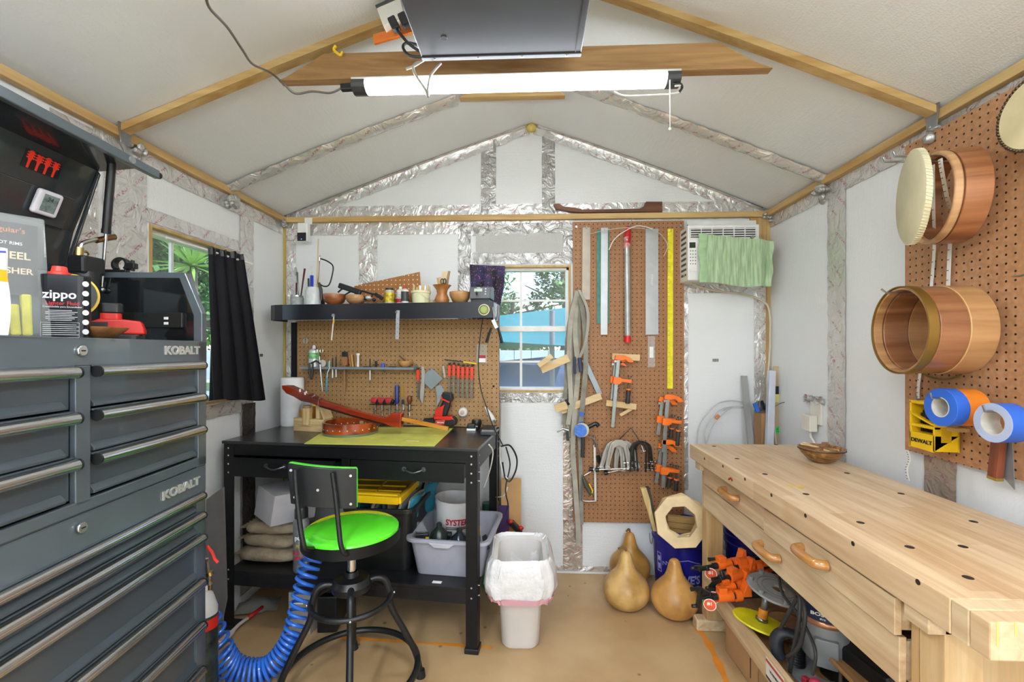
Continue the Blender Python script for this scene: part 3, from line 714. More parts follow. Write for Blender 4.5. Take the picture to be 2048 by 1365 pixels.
MB().text('HOT RIMS', .010, Fp(0, .218), .0003, .01).build('card_text', wh, pk)
MB().text("Meguiar's", .017, Fp(-.005, .248), .0003, .01).build('card_text', mat('#b5652a', .4), pk)
mb = MB(Mp); q = random.Random(3)
for i in range(4): mb.bar((-.028 + .018 * i, -.008, .006), (-.036 + .02 * i, -.004, .10 - .012 * (i % 3)), .017, .026, (0, 1, 0))
mb.build('yellow_sponge', mat('#c9c21d', .8, 0, .15, 30, .3), pk, bev=.004, label='yellow contents')
# white printed bag at the left edge
a = tray(22, 600, -.03); Mb = C.M @ Matrix.Translation((a.x + .095, -.045, TZ))
Mb = facing(Mb, .1)
bgt = thing('glue_bag', 'white bag with a yellow and blue printed label at the left edge', 'bag', Mb)
MB(Mb).grid(lambda u, v: ((u - .5) * .15 * (1 + .05 * math.sin(v * 5)), -.03 * math.sin(PI * u) * (1 - v * .9) ** .5, v * .17), 14, 10, .002).build('pouch', mat('#e2e0de', .35), bgt)
MB(Mb).grid(lambda u, v: ((u - .5) * .15, .004 + .02 * math.sin(PI * u) * (1 - v), v * .17), 10, 6, .002).build('back_sheet', mat('#e2e0de', .35), bgt)
mb = MB(Mb); mb.grid(lambda u, v: ((u - .5) * .15 * (1 + .05 * math.sin((.62 + v * .13) * 5)), -.03 * math.sin(PI * u) * (1 - (.62 + v * .13) * .9) ** .5 - .0012, (.62 + v * .13) * .17), 14, 3); mb.build('label_band', mat('#e8a51c', .4), bgt, label='orange band')
mb = MB(Mb)
for i in range(5): mb.grid(lambda u, v: ((u * .8 - .42) * .15, -.03 * math.sin(PI * (u * .8 + .08)) * (1 - .35) ** .5 - .0062, (.5 - i * .03) * .17 + v * .002), 10, 1)
mb.build('fine_print', mat('#4a4f9a', .5), bgt)
MB().tube([Mb @ Vector((-.07 + .14 * t / 8, -.012, .155 + .006 * math.sin(t))) for t in range(9)], .0022, 6).build('blue_seal_strip', mat('#4646a8', .4), bgt)
# yellow-edged disc / tape reel behind the can
c = tray(142, 575, -.2)
rl = thing('abrasive_reel', 'dark round reel with a yellow rim behind the lighter fluid can', 'reel', C.M @ Matrix.Translation((c.x, -.2, TZ)))
Mr = facing(C.M @ Matrix.Translation((c.x, -.2, C.hy(142, 592, -.2).z))) @ axes((0, 0, 0), X, Z, (0, -1, 0))
MB(Mr).lathe([(0, .0), (.052, .0), (.052, .03), (0, .03)], n=40).build('core', BLK, rl); MB(Mr).ring(.052, .058, -.002, .012, n=40).build('rim', YEL, rl, label='yellow rim')
# wooden saucer
c = tray(205, 665, -.05); 
MB(C.M @ Matrix.Translation((c.x, -.06, TZ))).lathe([(0, .004), (.022, .003), (.03, .003), (.056, .024), (.060, .030), (.057, .031), (.03, .012), (0, .011)], n=32).build('wooden_saucer', wood('#a87342', '#6d4422', 0, .4), label='small brown turned wooden saucer in front of the red charger', cat='dish')
# red battery charger
c = tray(252, 655, -.1); Mc = C.M @ Matrix.Translation((c.x, -.14, TZ))
Mc = facing(Mc, -.1)
cg = thing('battery_charger', 'red and black battery charger with a battery plugged in, on the chest tray', 'charger', Mc)
MB(Mc).ext(rr(.155, .10, .03), 0, .018).build('base', BLK, cg, bev=.004)
MB(Mc).ext([(-.078, 0), (.076, 0), (.076, .012), (.068, .038), (.03, .042), (-.02, .042), (-.06, .024), (-.078, .01)], -.048, .048, axes((0, 0, .017), X, Z, (0, -1, 0))).build('housing', RED, cg, bev=.008, seg=3)
bt = MB(Mc).ext(rr(.046, .04, .012), .055, .078).build('battery', mat('#cc2a1a', .4), cg, bev=.002)
MB(Mc).ext(rr(.052, .046, .014), .076, .105).build('battery_top', BLK, bt, bev=.004)
MB(Mc).bx((-.036, -.049, .03), (-.002, -.045, .05), ).build('label_plate', mat('#30302e', .3), cg)
MB().text('M12', .016, Mc @ axes((-.042, -.0475, .034), X, Z, (0, -1, 0)), .001, .02).build('label_text', WHT, cg)
MB().tube(sm_path([C.M @ Vector((c.x + .03, -.19, TZ + .03)), C.M @ Vector((c.x + .08, -.21, TZ + .04)), C.M @ Vector((c.x + .14, -.2, TZ + .012)), C.M @ Vector((c.x + .2, -.25, TZ + .006))], 5), .0035).build('cord', BLK, cg)
# propane torch and pipe clamp, rising behind the end panel top
c = C.hy(172, 520, -.28)
tc_ = thing('gas_torch', 'brass and chrome gas torch head with a black body behind the chest', 'torch', C.M @ Matrix.Translation((c.x, -.28, TZ)))
V = lambda px, py, v=-.28: C.M @ C.hy(px, py, v)
MB().cyl(C.M @ Vector((c.x, -.28, TZ)), V(172, 545), .034).build('fuel_cylinder', BLK, tc_)
MB().bar(V(150, 528), V(196, 536), .05, .055).build('valve_body', BLK, tc_, bev=.008)
MB().tube(sm_path([V(158, 508), V(160, 492), V(170, 485), V(200, 478)], 5), .0065).build('burner_tube', CHROME, tc_)
MB().cyl(V(192, 481), V(229, 474), .009).build('burner_tip', mat('#8a6a43', .3, 1), tc_, label='brass burner tip')
mb = MB().cyl(V(158, 512), V(159, 496), .011); mb.tube([V(165, 507), V(172, 503), V(178, 508), V(175, 515)], .003); mb.build('brass_fitting', mat('#b3955a', .3, 1), tc_)
c = C.hx(243, 545, .012); Mk = C.M @ axes((.012, c.y, 1.578), (0, 1, 0), (0, 0, 1), (1, 0, 0))
mb = MB(Mk)
mb.ext([(.026 * math.cos(math.radians(a)), .024 + .024 * math.sin(math.radians(a))) for a in range(-50, 231, 14)] + [(.016 * math.cos(math.radians(a)), .026 + .016 * math.sin(math.radians(a))) for a in range(230, -51, -14)], -.01, .01)
mb.bx((-.05, 0, -.01), (.02, .008, .01)); mb.bx((.02, .012, -.01), (.045, .03, .01)); mb.bx((.032, .005, -.006), (.038, .04, .006))
mb.build('pipe_clamp', BLK, bev=.0015, label='black plastic ring clamp on top of the chest end panel', cat='clamp')
# ================================================================ BLACK WORKBENCH (desk) against the back wall
ang = math.atan2(1.976 - 2.10, -.235 + 1.457)
D = Fr(FM((-1.457, 2.10, 0), ang)); DW, DD, DH = 1.228, .53, .90
dk = thing('steel_workbench', 'black steel workbench with two drawers, lower shelf and pegboard back', 'workbench', D.M)
TOPM = mat('#2b2c2e', .25, .1, .1, 6); 
MB(D.M).bx((-.004, -.012, DH - .014), (DW + .004, DD, DH)).build('worktop', TOPM, dk, bev=.002)
mb = MB(D.M); zf0 = D.hy(700, 928, 0).z
mb.bx((.0, .0, .832), (DW, .012, DH - .0145)); mb.bx((.0, DD - .02, .78), (DW, DD - .01, DH - .0145)); mb.bx((.004, 0, .78), (.014, DD, DH - .0145)); mb.bx((DW - .014, .03, .80), (DW - .004, DD, DH - .0145)); mb.bx((DW * .5 - .02, .0, .76), (DW * .5 + .02, .012, .84))
mb.build('apron', BLKM, dk, bev=.001)
LG = .052
def leg(x, y, sx, sy):
    m = MB(D.M); m.bx((x, y, .006), (x + sx * LG, y + sy * .003, DH - .014)); m.bx((x, y, .006), (x + sx * .003, y + sy * LG, DH - .014))
    l = m.build('leg', BLKM, dk)
    f = MB(D.M); f.box((x + sx * LG / 2, y + sy * LG / 2, .012), (LG + .012, LG + .012, .024)); f.build('foot', BLK, l, bev=.004)
    b = MB(D.M)
    for z in (.865, .83, .79, .75, .29, .245):
        b.cyl((x + sx * .026, y, z), (x + sx * .026, y - sy * .004, z), .0042, n=10)
        if sx < 0: b.cyl((x, y + sy * .026, z), (x + .004, y + sy * .026, z), .0042, n=10)
    b.build('bolt', CHROME, l)
leg(0, -.002, 1, 1); leg(DW, -.002, -1, 1); leg(0, DD, 1, -1); leg(DW, DD, -1, -1)
# drawers
def dd(x0, x1, yo, hx):
    m = MB(D.M); m.bx((x0, yo, .745), (x1, yo + .012, .83)); m.bx((x0 + .01, yo + .012, .75), (x0 + .014, yo + .42, .815)); m.bx((x1 - .014, yo + .012, .75), (x1 - .01, yo + .42, .815)); m.bx((x0 + .01, yo + .012, .75), (x1 - .01, yo + .42, .754)); m.bx((x0 + .01, yo + .416, .75), (x1 - .01, yo + .42, .815))
    o = m.build('drawer', BLKM, dk, bev=.0015)
    h = MB(D.M)
    h.tube(sm_path([(hx - .045, yo - .004, .8), (hx - .03, yo - .018, .795), (hx, yo - .024, .788), (hx + .03, yo - .018, .795), (hx + .045, yo - .004, .8)], 4), .004)
    for s_ in (-1, 1): h.cyl((hx + s_ * .045, yo, .8), (hx + s_ * .045, yo - .006, .8), .011, n=16)
    h.build('drawer_handle', DSTEEL, o)
dd(.062, .585, -.045, .30); a = D.hy(829, 948, 0); dd(.64, DW - .06, -.004, a.x)
# lower shelf
mb = MB(D.M); mb.bx((.01, .002, .268), (DW - .01, DD - .01, .283)); mb.bx((.012, .0, .215), (DW - .012, .012, .268))
mb.bx((.012, DD - .02, .215), (DW - .012, DD - .01, .268)); mb.build('lower_shelf', mat('#232326', .35, .3, .2, 9), dk, bev=.001)
# back: pegboard, uprights, top shelf
PY = DD - .012
pb = D.hy(588, 660, PY); pr = D.hy(998, 660, PY)
DPEG = pegmat('#a98356', '#98744a', '#2c1d12', 0, 2, .0254, .0034)
m_ = MB(D.M @ Matrix.Translation((0, PY, 0))); 
mb = MB(D.M).bx((pb.x + .02, PY, DH + .004), (pr.x, PY + .004, 1.50)); pgb = mb.build('pegboard_back', DPEG, dk, label='brown pegboard back panel')
# mesh is in the bench frame, so holes follow its x and z
MB(D.M).bx((pb.x - .012, PY - .01, .5), (pb.x + .02, PY + .02, 1.49)).build('upright', BLKM, dk); MB(D.M).bx((pr.x - .012, PY + .004, .5), (pr.x, PY + .02, 1.49)).build('upright', BLKM, dk)
# rounded-corner top shelf
s0 = D.hy(548, 620, PY - .12); s1 = D.hy(988, 620, PY - .16); zt_, zb_ = 1.575, 1.492
sx0, sx1 = s0.x, s1.x; ys = PY - .19
def shp(i): return [(sx0 + i, PY - i), (sx0 + i, ys + .06), (sx0 + .012, ys + .03), (sx0 + .05, ys + .006 + i * .3), (sx0 + .1, ys + i), (sx1 - i, ys + i), (sx1 - i, PY - i)]
mb = MB(D.M); n_ = 7; o1, o2 = shp(0), shp(.004)
mb.ext(o1, zt_ - .006, zt_)
for k in range(n_ - 1):      # skirt
    a_, b_ = o1[k], o1[k + 1]; mb.bar((a_[0], a_[1], (zt_ + zb_) / 2), (b_[0], b_[1], (zt_ + zb_) / 2), .004, zt_ - zb_)
ts = mb.build('top_shelf', mat('#26282e', .28, .2, .05, 3), dk, bev=.0015)
mb = MB(D.M).bx((sx1 + .001, ys + .03, zb_ + .01), (sx1 + .0025, ys + .12, zt_ - .004)); mb.build('instruction_label', mat('#c9d3dc', .4, var=.3, vs=60), ts, label='pale label on shelf end')
# foot stop of little bolts on pegboard
mb = MB(D.M)
for z in (.95, 1.13): mb.sph((pr.x - .03, PY - .003, z), .006, 8)
mb.build('board_screw', BLK, dk)
# helper: point on worktop / shelf tops
def top(px, py): return D.hz(px, py, DH)
def DM(p, rz=0): return D.M @ Matrix.Translation(p) @ Matrix.Rotation(rz, 4, 'Z')
def pk(px, py, off=.0): return D.hy(px, py, PY - off)       # on the desk pegboard
# ------------------------------ on the worktop
c = top(574, 853)
pt = thing('paper_towel_roll', 'tall white paper towel roll at the left end of the black bench', 'paper towels', DM((c.x, c.y + .05, DH)))
Mx = WM[pt.name]; MB(Mx).lathe([(.02, 0), (.06, 0), (.0615, .01), (.0615, .262), (.059, .27), (.02, .27), (.02, 0)], n=40).build('paper', mat('#efeeee', .85, bump=.15), pt)
MB(Mx).ring(.017, .02, .001, .269, n=24).build('cardboard_core', TAN, pt)
# glue bottle with orange label
c = top(596, 858); Mx = DM((c.x + .01, c.y + .06, DH))
g = thing('glue_bottle', 'clear bottle with an orange label beside the paper towels', 'bottle', Mx)
MB(Mx).lathe([(0, 0), (.034, 0), (.036, .01), (.036, .105), (.03, .125), (.014, .145), (.012, .155), (0, .155)], n=28).build('bottle_body', mat('#cfd3da', .15, alpha=.6), g)
MB(Mx).lathe([(.0365, .015), (.0365, .1)], n=28).build('bottle_label', mat('#c98a2c', .5, var=.3, vs=30), g); MB(Mx).lathe([(.013, .15), (.013, .165), (.006, .185), (.003, .2), (0, .2)], n=16).build('nozzle', WHT, g)
# amber bottle with yellow cap
c = pk(625, 800, .06); Mx = DM((c.x, PY - .07, DH))
g = thing('varnish_bottle', 'bottle with a domed yellow shoulder and dark cap behind the wooden jig', 'bottle', Mx)
MB(Mx).lathe([(0, 0), (.03, 0), (.03, .11), (.0, .112)], n=24).build('bottle_body', mat('#a8672a', .3), g)
MB(Mx).lathe([(.03, .112), (.032, .125), (.027, .145), (.012, .155), (0, .155)], n=24).build('shoulder', mat('#d9cb4a', .35), g); MB(Mx).cyl((0, 0, .155), (0, 0, .182), .012).build('cap', mat('#3a2220', .4), g) if 0 else None
mc = MB(Mx); mc.cyl((0, 0, .155), (0, 0, .182), .012); mc.build('cap', mat('#3a2220', .4), g)
# wooden jig
c = top(640, 866); Mx = DM((c.x - .085, c.y + .02, DH), -.12)
g = thing('wooden_jig', 'pale pine block jig with a round topped peg on the bench top', 'jig', Mx)
PN = wood('#ecd29c', '#b8925a', 0, .55, 2.5)
MB(Mx).bx((-.085, 0, 0), (.115, .075, .036)).build('base_block', PN, g, bev=.0015)
MB(Mx).bx((-.085, .0, .037), (-.025, .07, .07)).build('left_block', PN, g, bev=.0015); MB(Mx).bx((.018, .0, .037), (.1, .07, .066)).build('right_block', PN, g, bev=.0015)
MB(Mx).bx((-.022, -.012, .036), (.016, .02, .125)).build('peg', wood('#ecd29c', '#b8925a', 2, .55, 2.5), g, bev=.0015)
MB(Mx).lathe([(0, .126), (.019, .126), (.021, .13), (.02, .137), (.0, .138)], (-.003, .004, 0), 20).build('peg_cap', mat('#a87f55', .7, bump=.8), g)
MB(Mx).bar((.035, .05, .10), (.058, .05, .10), .055, .09).build('tall_block', PINEL[2], g, bev=.0015)
MB(Mx).bar((.07, .045, .13), (.095, .045, .066), .07, .008).build('brace_strip', PINEL[0], g)
# red and black strap coil
c = top(674, 848); Mx = DM((c.x, c.y + .03, DH))
g = thing('webbing_strap', 'red and black bundled strap clamp on the bench behind the banjo rim', 'strap', Mx); mr, mk = MB(Mx), MB(Mx)
q = random.Random(2)
for i in range(7):
    r_ = .022 + .003 * i; P = [(r_ * 1.25 * math.cos(a), (i - 3) * .005, .036 + r_ * math.sin(a)) for a in [k * PI / 10 for k in range(-3, 14)]]
    (mr if i % 2 else mk).rib(P, .006, (0, 1, 0), .002)
mr.build('red_webbing', RED, g); mk.build('black_webbing', BLK, g)
MB(Mx).bx((-.03, -.015, 0), (.032, .015, .016)).build('buckle', BLK, g, bev=.003)
# cutting mat
P = [top(*p) for p in ((608, 889), (869, 894), (908, 856), (660, 856))]
cm = thing('cutting_mat', 'yellow green cutting mat lying on the black bench top', 'mat', DM((P[0].x, P[0].y, DH)))
MB(D.M).ext([(p.x, p.y) for p in P], DH + .0005, DH + .003).build('mat_sheet', mat('#c9cb5e', .45, 0, .12, 9), cm, bev=.001)
p = top(825, 884); MB().text('Milescraft', .016, D.M @ axes((p.x, p.y, DH + .0032), X, Y, Z), .0002, .02).build('mat_lettering', WHT, cm)
# banjo rim
c = top(700, 868); Mx = DM((c.x, c.y + .01, DH + .003)); ra = D.hz(641, 860, DH + .02); rb = D.hz(758, 860, DH + .02); rad = .138
RIMW = wood('#b04a1a', '#481208', 0, .22, .6, coat=.6)
rim = thing('banjo_hoop', 'glossy amber brown banjo rim lying on the cutting mat', 'banjo rim', Mx)
MB(Mx).ring(rad - .015, rad, .012, .062, n=64).build('wood_ring', RIMW, rim, bev=.0015)
MB(Mx).ring(rad - .012, rad - .003, 0, .012, n=64).build('tone_ring', mat('#6d7f63', .3, .3), rim)
mb = MB(Mx)
for k in range(24):
    a = 2 * PI * k / 24 + .1; mb.cyl((math.cos(a) * (rad + .0008), math.sin(a) * (rad + .0008), .032), (math.cos(a) * (rad - .0157), math.sin(a) * (rad - .0157), .032), .0028, n=8)
mb.build('bracket_hole', mat('#e4d6c0', .6), rim)
MB(Mx).bx((-.013, rad - .0165, .022), (.007, rad - .0148, .042)).build('dowel_slot', mat('#c9b68a', .6), rim)
# banjo neck leaning on the jig, with dowel stick
NW = wood('#b53d18', '#5a1408', 0, .2, .5, coat=.7)
def T3(px, py, y): p = D.hy(px, py, y); return D.M @ p
yn = top(700, 868).y - .01
nk = thing('banjo_neck', 'glossy red brown banjo neck lying across the jig and the banjo rim', 'banjo neck', D.M @ Matrix.Translation((top(700, 868).x, yn, DH + .07)))
A = [(640, 800, 812), (660, 806, 817), (700, 818, 830), (740, 829, 843), (770, 836, 848), (776, 833, 850), (784, 826, 853), (804, 827, 857)]
mb = MB()
pts = [(p[0], p[1]) for p in A] + [(p[0] - 2, p[2]) for p in reversed(A)]
loc = [D.hy(x, y, yn) for x, y in pts]
mb = MB(D.M); mb.exty([(p.x, p.z) for p in loc], yn - .006, yn + .032); mb.build('neck_shaft', NW, nk, bev=.006, seg=3)
hp = [(567, 771), (578, 772), (596, 780), (606, 790), (618, 790), (641, 800), (640, 812), (624, 806), (605, 802), (590, 793), (576, 787), (568, 778)]
loc = [D.hy(x, y, yn) for x, y in hp]; MB(D.M).exty([(p.x, p.z) for p in loc], yn - .016, yn + .042).build('headstock', NW, nk, bev=.003)
mb = MB()
for px, py in ((600, 779), (610, 785)): mb.cyl(T3(px, py, yn - .004), T3(px, py + 5, yn), .0045, n=10)
mb.build('tuning_peg', WHT, nk)
loc = [D.hy(x, y, yn) for x, y in ((640, 810.5), (700, 828.5), (772, 848), (772, 851), (700, 832), (640, 814))]
MB(D.M).exty([(p.x, p.z) for p in loc], yn - .008, yn + .034).build('fingerboard', mat('#2c1412', .3), nk)
DWL = wood('#e09a2c', '#b8701a', 0, .25, .5, coat=.5)
MB().bar(T3(803, 838, yn + .012), T3(897, 858, yn + .03), .018, .019).build('dowel_stick', DWL, nk, bev=.001)
# drill
dyl = PY - .055; 
def drl(px, py): p = D.hy(px, py, dyl); return (p.x, p.z)
dr = thing('cordless_drill', 'red and black cordless drill lying against the bench pegboard', 'drill', D.M @ Matrix.Translation((drl(890, 845)[0], dyl, DH + .03)))
def poly(name, pts, t, mt, par, off=0, **k): 
    return MB(D.M).exty([drl(*p) for p in pts], dyl - t / 2 - off, dyl + t / 2 - off).build(name, mt, par, **k)
a, b = drl(848, 843), drl(868, 844); MB(D.M).cyl((a[0], dyl, a[1]), (b[0], dyl, b[1]), .0165, .023).build('chuck', BLK, dr, bev=.002)
a2 = drl(830, 842); MB(D.M).cyl((a2[0], dyl, a2[1]), (a[0], dyl, a[1]), .002, n=8).build('drill_bit', STEEL, dr)
poly('motor_housing', [(868, 833), (880, 832), (908, 833), (914, 840), (913, 849), (905, 853), (880, 852), (868, 850)], .052, BLK, dr, bev=.008, seg=3)
poly('red_shell', [(869, 832), (905, 832), (910, 838), (900, 840), (871, 838)], .056, RED, dr, bev=.003)
poly('handle', [(872, 834), (880, 815), (890, 795), (902, 802), (901, 812), (893, 833)], .032, BLK, dr, bev=.008, seg=3)
poly('red_grip', [(871, 832), (873, 818), (882, 814), (891, 808), (888, 820), (886, 833)], .035, RED, dr, bev=.003)
poly('battery_base', [(887, 784), (904, 788), (906, 798), (902, 806), (886, 795)], .046, BLK, dr, bev=.004)
poly('battery_band', [(885, 789), (888, 797), (902, 803), (901, 806), (884, 798)], .049, RED, dr, bev=.001)
poly('brand_plate', [(874, 840), (893, 839), (891, 848), (874, 848)], .0575, mat('#d8554a', .3, var=.4, vs=80), dr)
p = drl(884, 844); MB().text('Milwaukee', .0085, D.M @ axes((p[0], dyl - .0292, p[1]), X, Z, (0, -1, 0)), .0003, .02).build('brand_lettering', WHT, dr)
# small things at the right end of the worktop
c = top(941, 863); Mx = DM((c.x, c.y + .015, DH), .15)
g = thing('whetstone_case', 'small black box sitting in a white tray on the bench top', 'box', Mx)
MB(Mx).bx((-.024, -.012, 0), (.024, .03, .012)).build('white_tray', WHT, g, bev=.003); MB(Mx).bx((-.021, -.008, .012), (.021, .028, .036)).build('black_case', BLK, g, bev=.005)
c = top(957, 856); Mx = DM((c.x, PY - .05, DH))
g = thing('tip_cleaner', 'round black pot of brass wool for a soldering tip', 'tip cleaner', Mx)
MB(Mx).lathe([(0, 0), (.016, 0), (.022, .012), (.027, .03), (.027, .046), (.023, .052), (.02, .05), (.02, .04), (0, .04)], n=28).build('pot', BLK, g)
MB(Mx).sph((0, 0, .046), (.0185, .0185, .008), 16).build('brass_wool', mat('#c9c07a', .6, .4, .4, 200, 2, 250), g)
MB().text('Weller', .009, Mx @ axes((0, -.0272, .02), X, Z, (0, -1, 0)), .0008, .02).build('label_text', WHT, g)
c = top(980, 872); Mx = DM((c.x - .004, c.y + .05, DH))
g = thing('soldering_iron_stand', 'dark soldering iron stand with perforated top at the bench corner', 'iron stand', Mx)
MB(Mx).bx((-.045, -.05, 0), (.03, .0, .02)).build('base', mat('#3c3d3f', .4), g, bev=.004)
MB(Mx).extx([(0, .02), (.0, .045), (-.045, .028), (-.05, .02)], -.04, .025).build('holder', DSTEEL, g)
g = thing('soldering_iron', 'white and green handled soldering iron resting in its stand', 'soldering iron', Mx @ Matrix.Translation((-.02, -.02, .05)))
a, b = D.M @ top(968, 838), None
pa = D.M @ D.hy(971, 815, PY - .06); pb_ = D.M @ D.hy(988, 842, PY - .11)
MB().tube([pa, pa.lerp(pb_, .3), pa.lerp(pb_, .7), pb_], .01, 14, rs=[.005, .009, .013, .012]).build('handle', mat('#d7d9d2', .35), g); MB().cyl(pb_, pb_ + (pb_ - pa) * .15, .006).build('collar', mat('#4c6b62', .4), g)
# ------------------------------ the little shelf on the pegboard
a = pk(598, 733, .04); b = pk(829, 733, .04); SZ = 1.252
a = D.hy(600, 735, PY - .07); b = D.hy(828, 735, PY - .07); SZ = (a.z + b.z) / 2
sh = thing('tool_shelf', 'narrow grey metal tool shelf hooked on the bench pegboard', 'shelf', DM((a.x, PY - .04, SZ)))
GM = mat('#8f98a0', .4, .4); mb = MB(D.M); mb.bx((a.x, PY - .075, SZ - .003), (b.x, PY - .002, SZ)); mb.bx((a.x, PY - .077, SZ - .012), (b.x, PY - .075, SZ + .001)); mb.bx((b.x - .002, PY - .075, SZ - .012), (b.x, PY, SZ + .012)); mb.build('tray', GM, sh, bev=.001)
mb = MB(D.M)
for x in (a.x + .1, b.x - .02, b.x - .2): mb.extx([(PY - .06, SZ - .003), (PY - .002, SZ - .003), (PY - .002, SZ - .035)], x, x + .003)
mb.build('bracket', GM, sh)
def onsh(px, y=.04): p = D.hy(px, 730, PY - y); return (p.x, PY - y, SZ + .0005)
# spray can
p = onsh(628); Mx = DM(p); g = thing('spray_can', 'white and green aerosol can on the left of the tool shelf', 'spray can', Mx)
MB(Mx).lathe([(0, 0), (.029, 0), (.029, .088), (.024, .098), (.016, .103), (0, .103)], n=24).build('can_body', mat('#d7dcd9', .3, .3, .2, 40), g)
MB(Mx).lathe([(.0293, .045), (.0293, .08)], n=24).build('can_label', mat('#7fbf7f', .4, var=.4, vs=50), g); MB(Mx).lathe([(0, .102), (.01, .102), (.01, .114), (.005, .124), (0, .124)], n=14).build('nozzle', WHT, g)
mb = MB(Mx); mb.ring(.012, .015, -.003, .0, n=24, M=axes((.024, -.024, .07), (1, 0, 0), (0, 0, 1), (0, -1, 0)))
g = thing('scissors', 'steel looped scissors hanging from the grey tool shelf', 'scissors', DM(pk(640, 740, .08)))
mb = MB()
for c_ in ((632, 703), (643, 702)):
    q_ = D.hy(c_[0], c_[1], PY - .072); mb.tube([D.M @ Vector((q_.x + .009 * math.cos(t * PI / 8), PY - .072, q_.z + .013 * math.sin(t * PI / 8))) for t in range(16)], .0022, 6, True)
mb.build('finger_loop', CHROME, g)
MB().tube([D.M @ D.hy(639, 713, PY - .072), D.M @ D.hy(641, 740, PY - .08), D.M @ D.hy(645, 784, PY - .08)], .004, rs=[.003, .005, .002]).build('blade', STEEL, g)
q_ = D.hy(646, 720, PY - .06); MB(D.M).cyl((q_.x, PY - .065, SZ + .021), (q_.x, PY - .062, SZ + .021), .02, n=32).build('sanding_disc', mat('#c9c6bb', .5), label='pale round disc leaning behind the black pliers on the tool shelf', cat='disc')
# pliers hanging
g = thing('pliers', 'black pliers hanging off the left end of the tool shelf', 'pliers', DM(pk(626, 740, .08)))
MB().tube([D.M @ D.hy(x, y, PY - .083) for x, y in ((619, 726), (619, 745), (621, 760))], .006, rs=[.004, .006, .004]).tube([D.M @ D.hy(x, y, PY - .083) for x, y in ((626, 727), (625, 745), (624, 760))], .006, rs=[.004, .006, .004]).build('handle', BLK, g)
MB().tube([D.M @ D.hy(x, y, PY - .083) for x, y in ((622, 727), (632, 722), (641, 728))], .005).build('jaw', DSTEEL, g)
# toothbrush
mb = thing('toothbrush', 'blue and white toothbrush hanging from the tool shelf', 'toothbrush', DM(pk(656, 760, .075)))
MB().tube([D.M @ D.hy(x, y, PY - .078) for x, y in ((659, 722), (659, 736), (655, 746), (654, 756))], .003).build('neck', mat('#9fcbd0', .3), mb)
MB().tube([D.M @ D.hy(x, y, PY - .078) for x, y in ((654, 756), (653, 786))], .005, rs=[.0035, .0045]).build('handle', mat('#2a9cc4', .35), mb)
# precision knives
kn = None
for px, y0, y1, lb in ((665, 716, 766, 'hobby knife hanging in the tool shelf, left of a close pair'), (672, 714, 764, 'hobby knife hanging in the tool shelf, right of a close pair'), (740, 718, 770, 'hobby knife hanging in the tool shelf near the blue roll')):
    p = D.hy(px, y0, PY - .06); L3 = (y1 - y0) / 910 * 2.45
    if kn is None or 1:
        Mx = DM((p.x, PY - .06, p.z)); k = thing('hobby_knife', lb, 'knife', Mx, 'hobby knives in the tool shelf')
        MB(Mx).cyl((0, 0, 0), (0, 0, -L3 * .45), .0035, n=10).build('handle', BLK, k); MB(Mx).cyl((0, 0, -L3 * .46), (0, 0, -L3 * .85), .0042, n=10).build('collar', mat('#d4d8da', .3, .3), k)
        MB(Mx).exty([(-.003, -L3 * .85), (.003, -L3 * .85), (0, -L3 * 1.05)], -.0004, .0004).build('blade', STEEL, k)
# brushes, slats, tube, small bits
p = onsh(690); Mx = DM((p[0] - .002, p[1], SZ)) @ Matrix.Diagonal((1.3, 1, 1.15, 1)); g = thing('paint_brush', 'wide dark bristled paint brush hanging through the tool shelf', 'brush', Mx)
MB(Mx).bx((-.011, -.006, .008), (.013, .006, .05)).build('ferrule', wood('#b98455', '#8a5a33', 2), g); MB(Mx).bx((-.012, -.005, .05), (.014, .005, .075)).build('bristles', mat('#33302e', .8, bump=1, bs=200), g, bev=.002)
MB(Mx).tube([(0, 0, .008), (0, -.004, -.05), (0, -.004, -.115), (.0, -.004, -.13)], .005, rs=[.007, .005, .0045, .002]).build('handle', wood('#a87850', '#7a4a2c', 2), g)
for i, (px, lean) in enumerate(((700, -.014), (704, -.01), (710, -.006))):
    p = onsh(px + 2); MB().bar(D.M @ Vector((p[0], p[1], SZ + .001)), D.M @ Vector((p[0] + lean, p[1] + .004, SZ + .072 - i * .002)), .008, .006, (0, 1, 0)).build('wood_strip', PINE[2] if i % 2 else wood('#c98a5a', '#9a5c34', 2), label=['thin wooden slat beside the paint brush, leftmost of three', 'thin wooden slat on the tool shelf, middle of three', 'thin wooden slat beside the white tube, rightmost of three'][i], cat='wood strip', group='slats on the tool shelf')
p = onsh(716); Mx = DM(p); g = thing('white_tube', 'white capped plastic tube standing on the tool shelf', 'tube', Mx)
MB(Mx).cyl((0, 0, 0), (0, 0, .066), .0075).build('tube_body', mat('#dcdad6', .35), g); MB(Mx).cyl((0, 0, .066), (0, 0, .077), .0105).build('cap', WHT, g)
p = onsh(752); MB(DM(p)).bx((-.006, -.005, 0), (.006, .005, .034)).build('black_block', mat('#2a2a2c', .6), bev=.002, label='small dark upright block on the tool shelf', cat='block')
p = onsh(766, .05); MB(DM(p)).cyl((0, 0, 0), (0, 0, .022), .0105).build('tape_roll', mat('#3d56b8', .4), label='small blue roll on the tool shelf', cat='tape')
for px, lb in ((655, 'small teal capped vial on the tool shelf beside the disc'),):
    p = onsh(px + 2, .03); MB(DM(p)).lathe([(0, 0), (.005, 0), (.005, .018), (.003, .02), (.003, .026), (0, .026)], n=12).build('vial', mat('#7ab0b4', .3), label=lb, cat='vial')
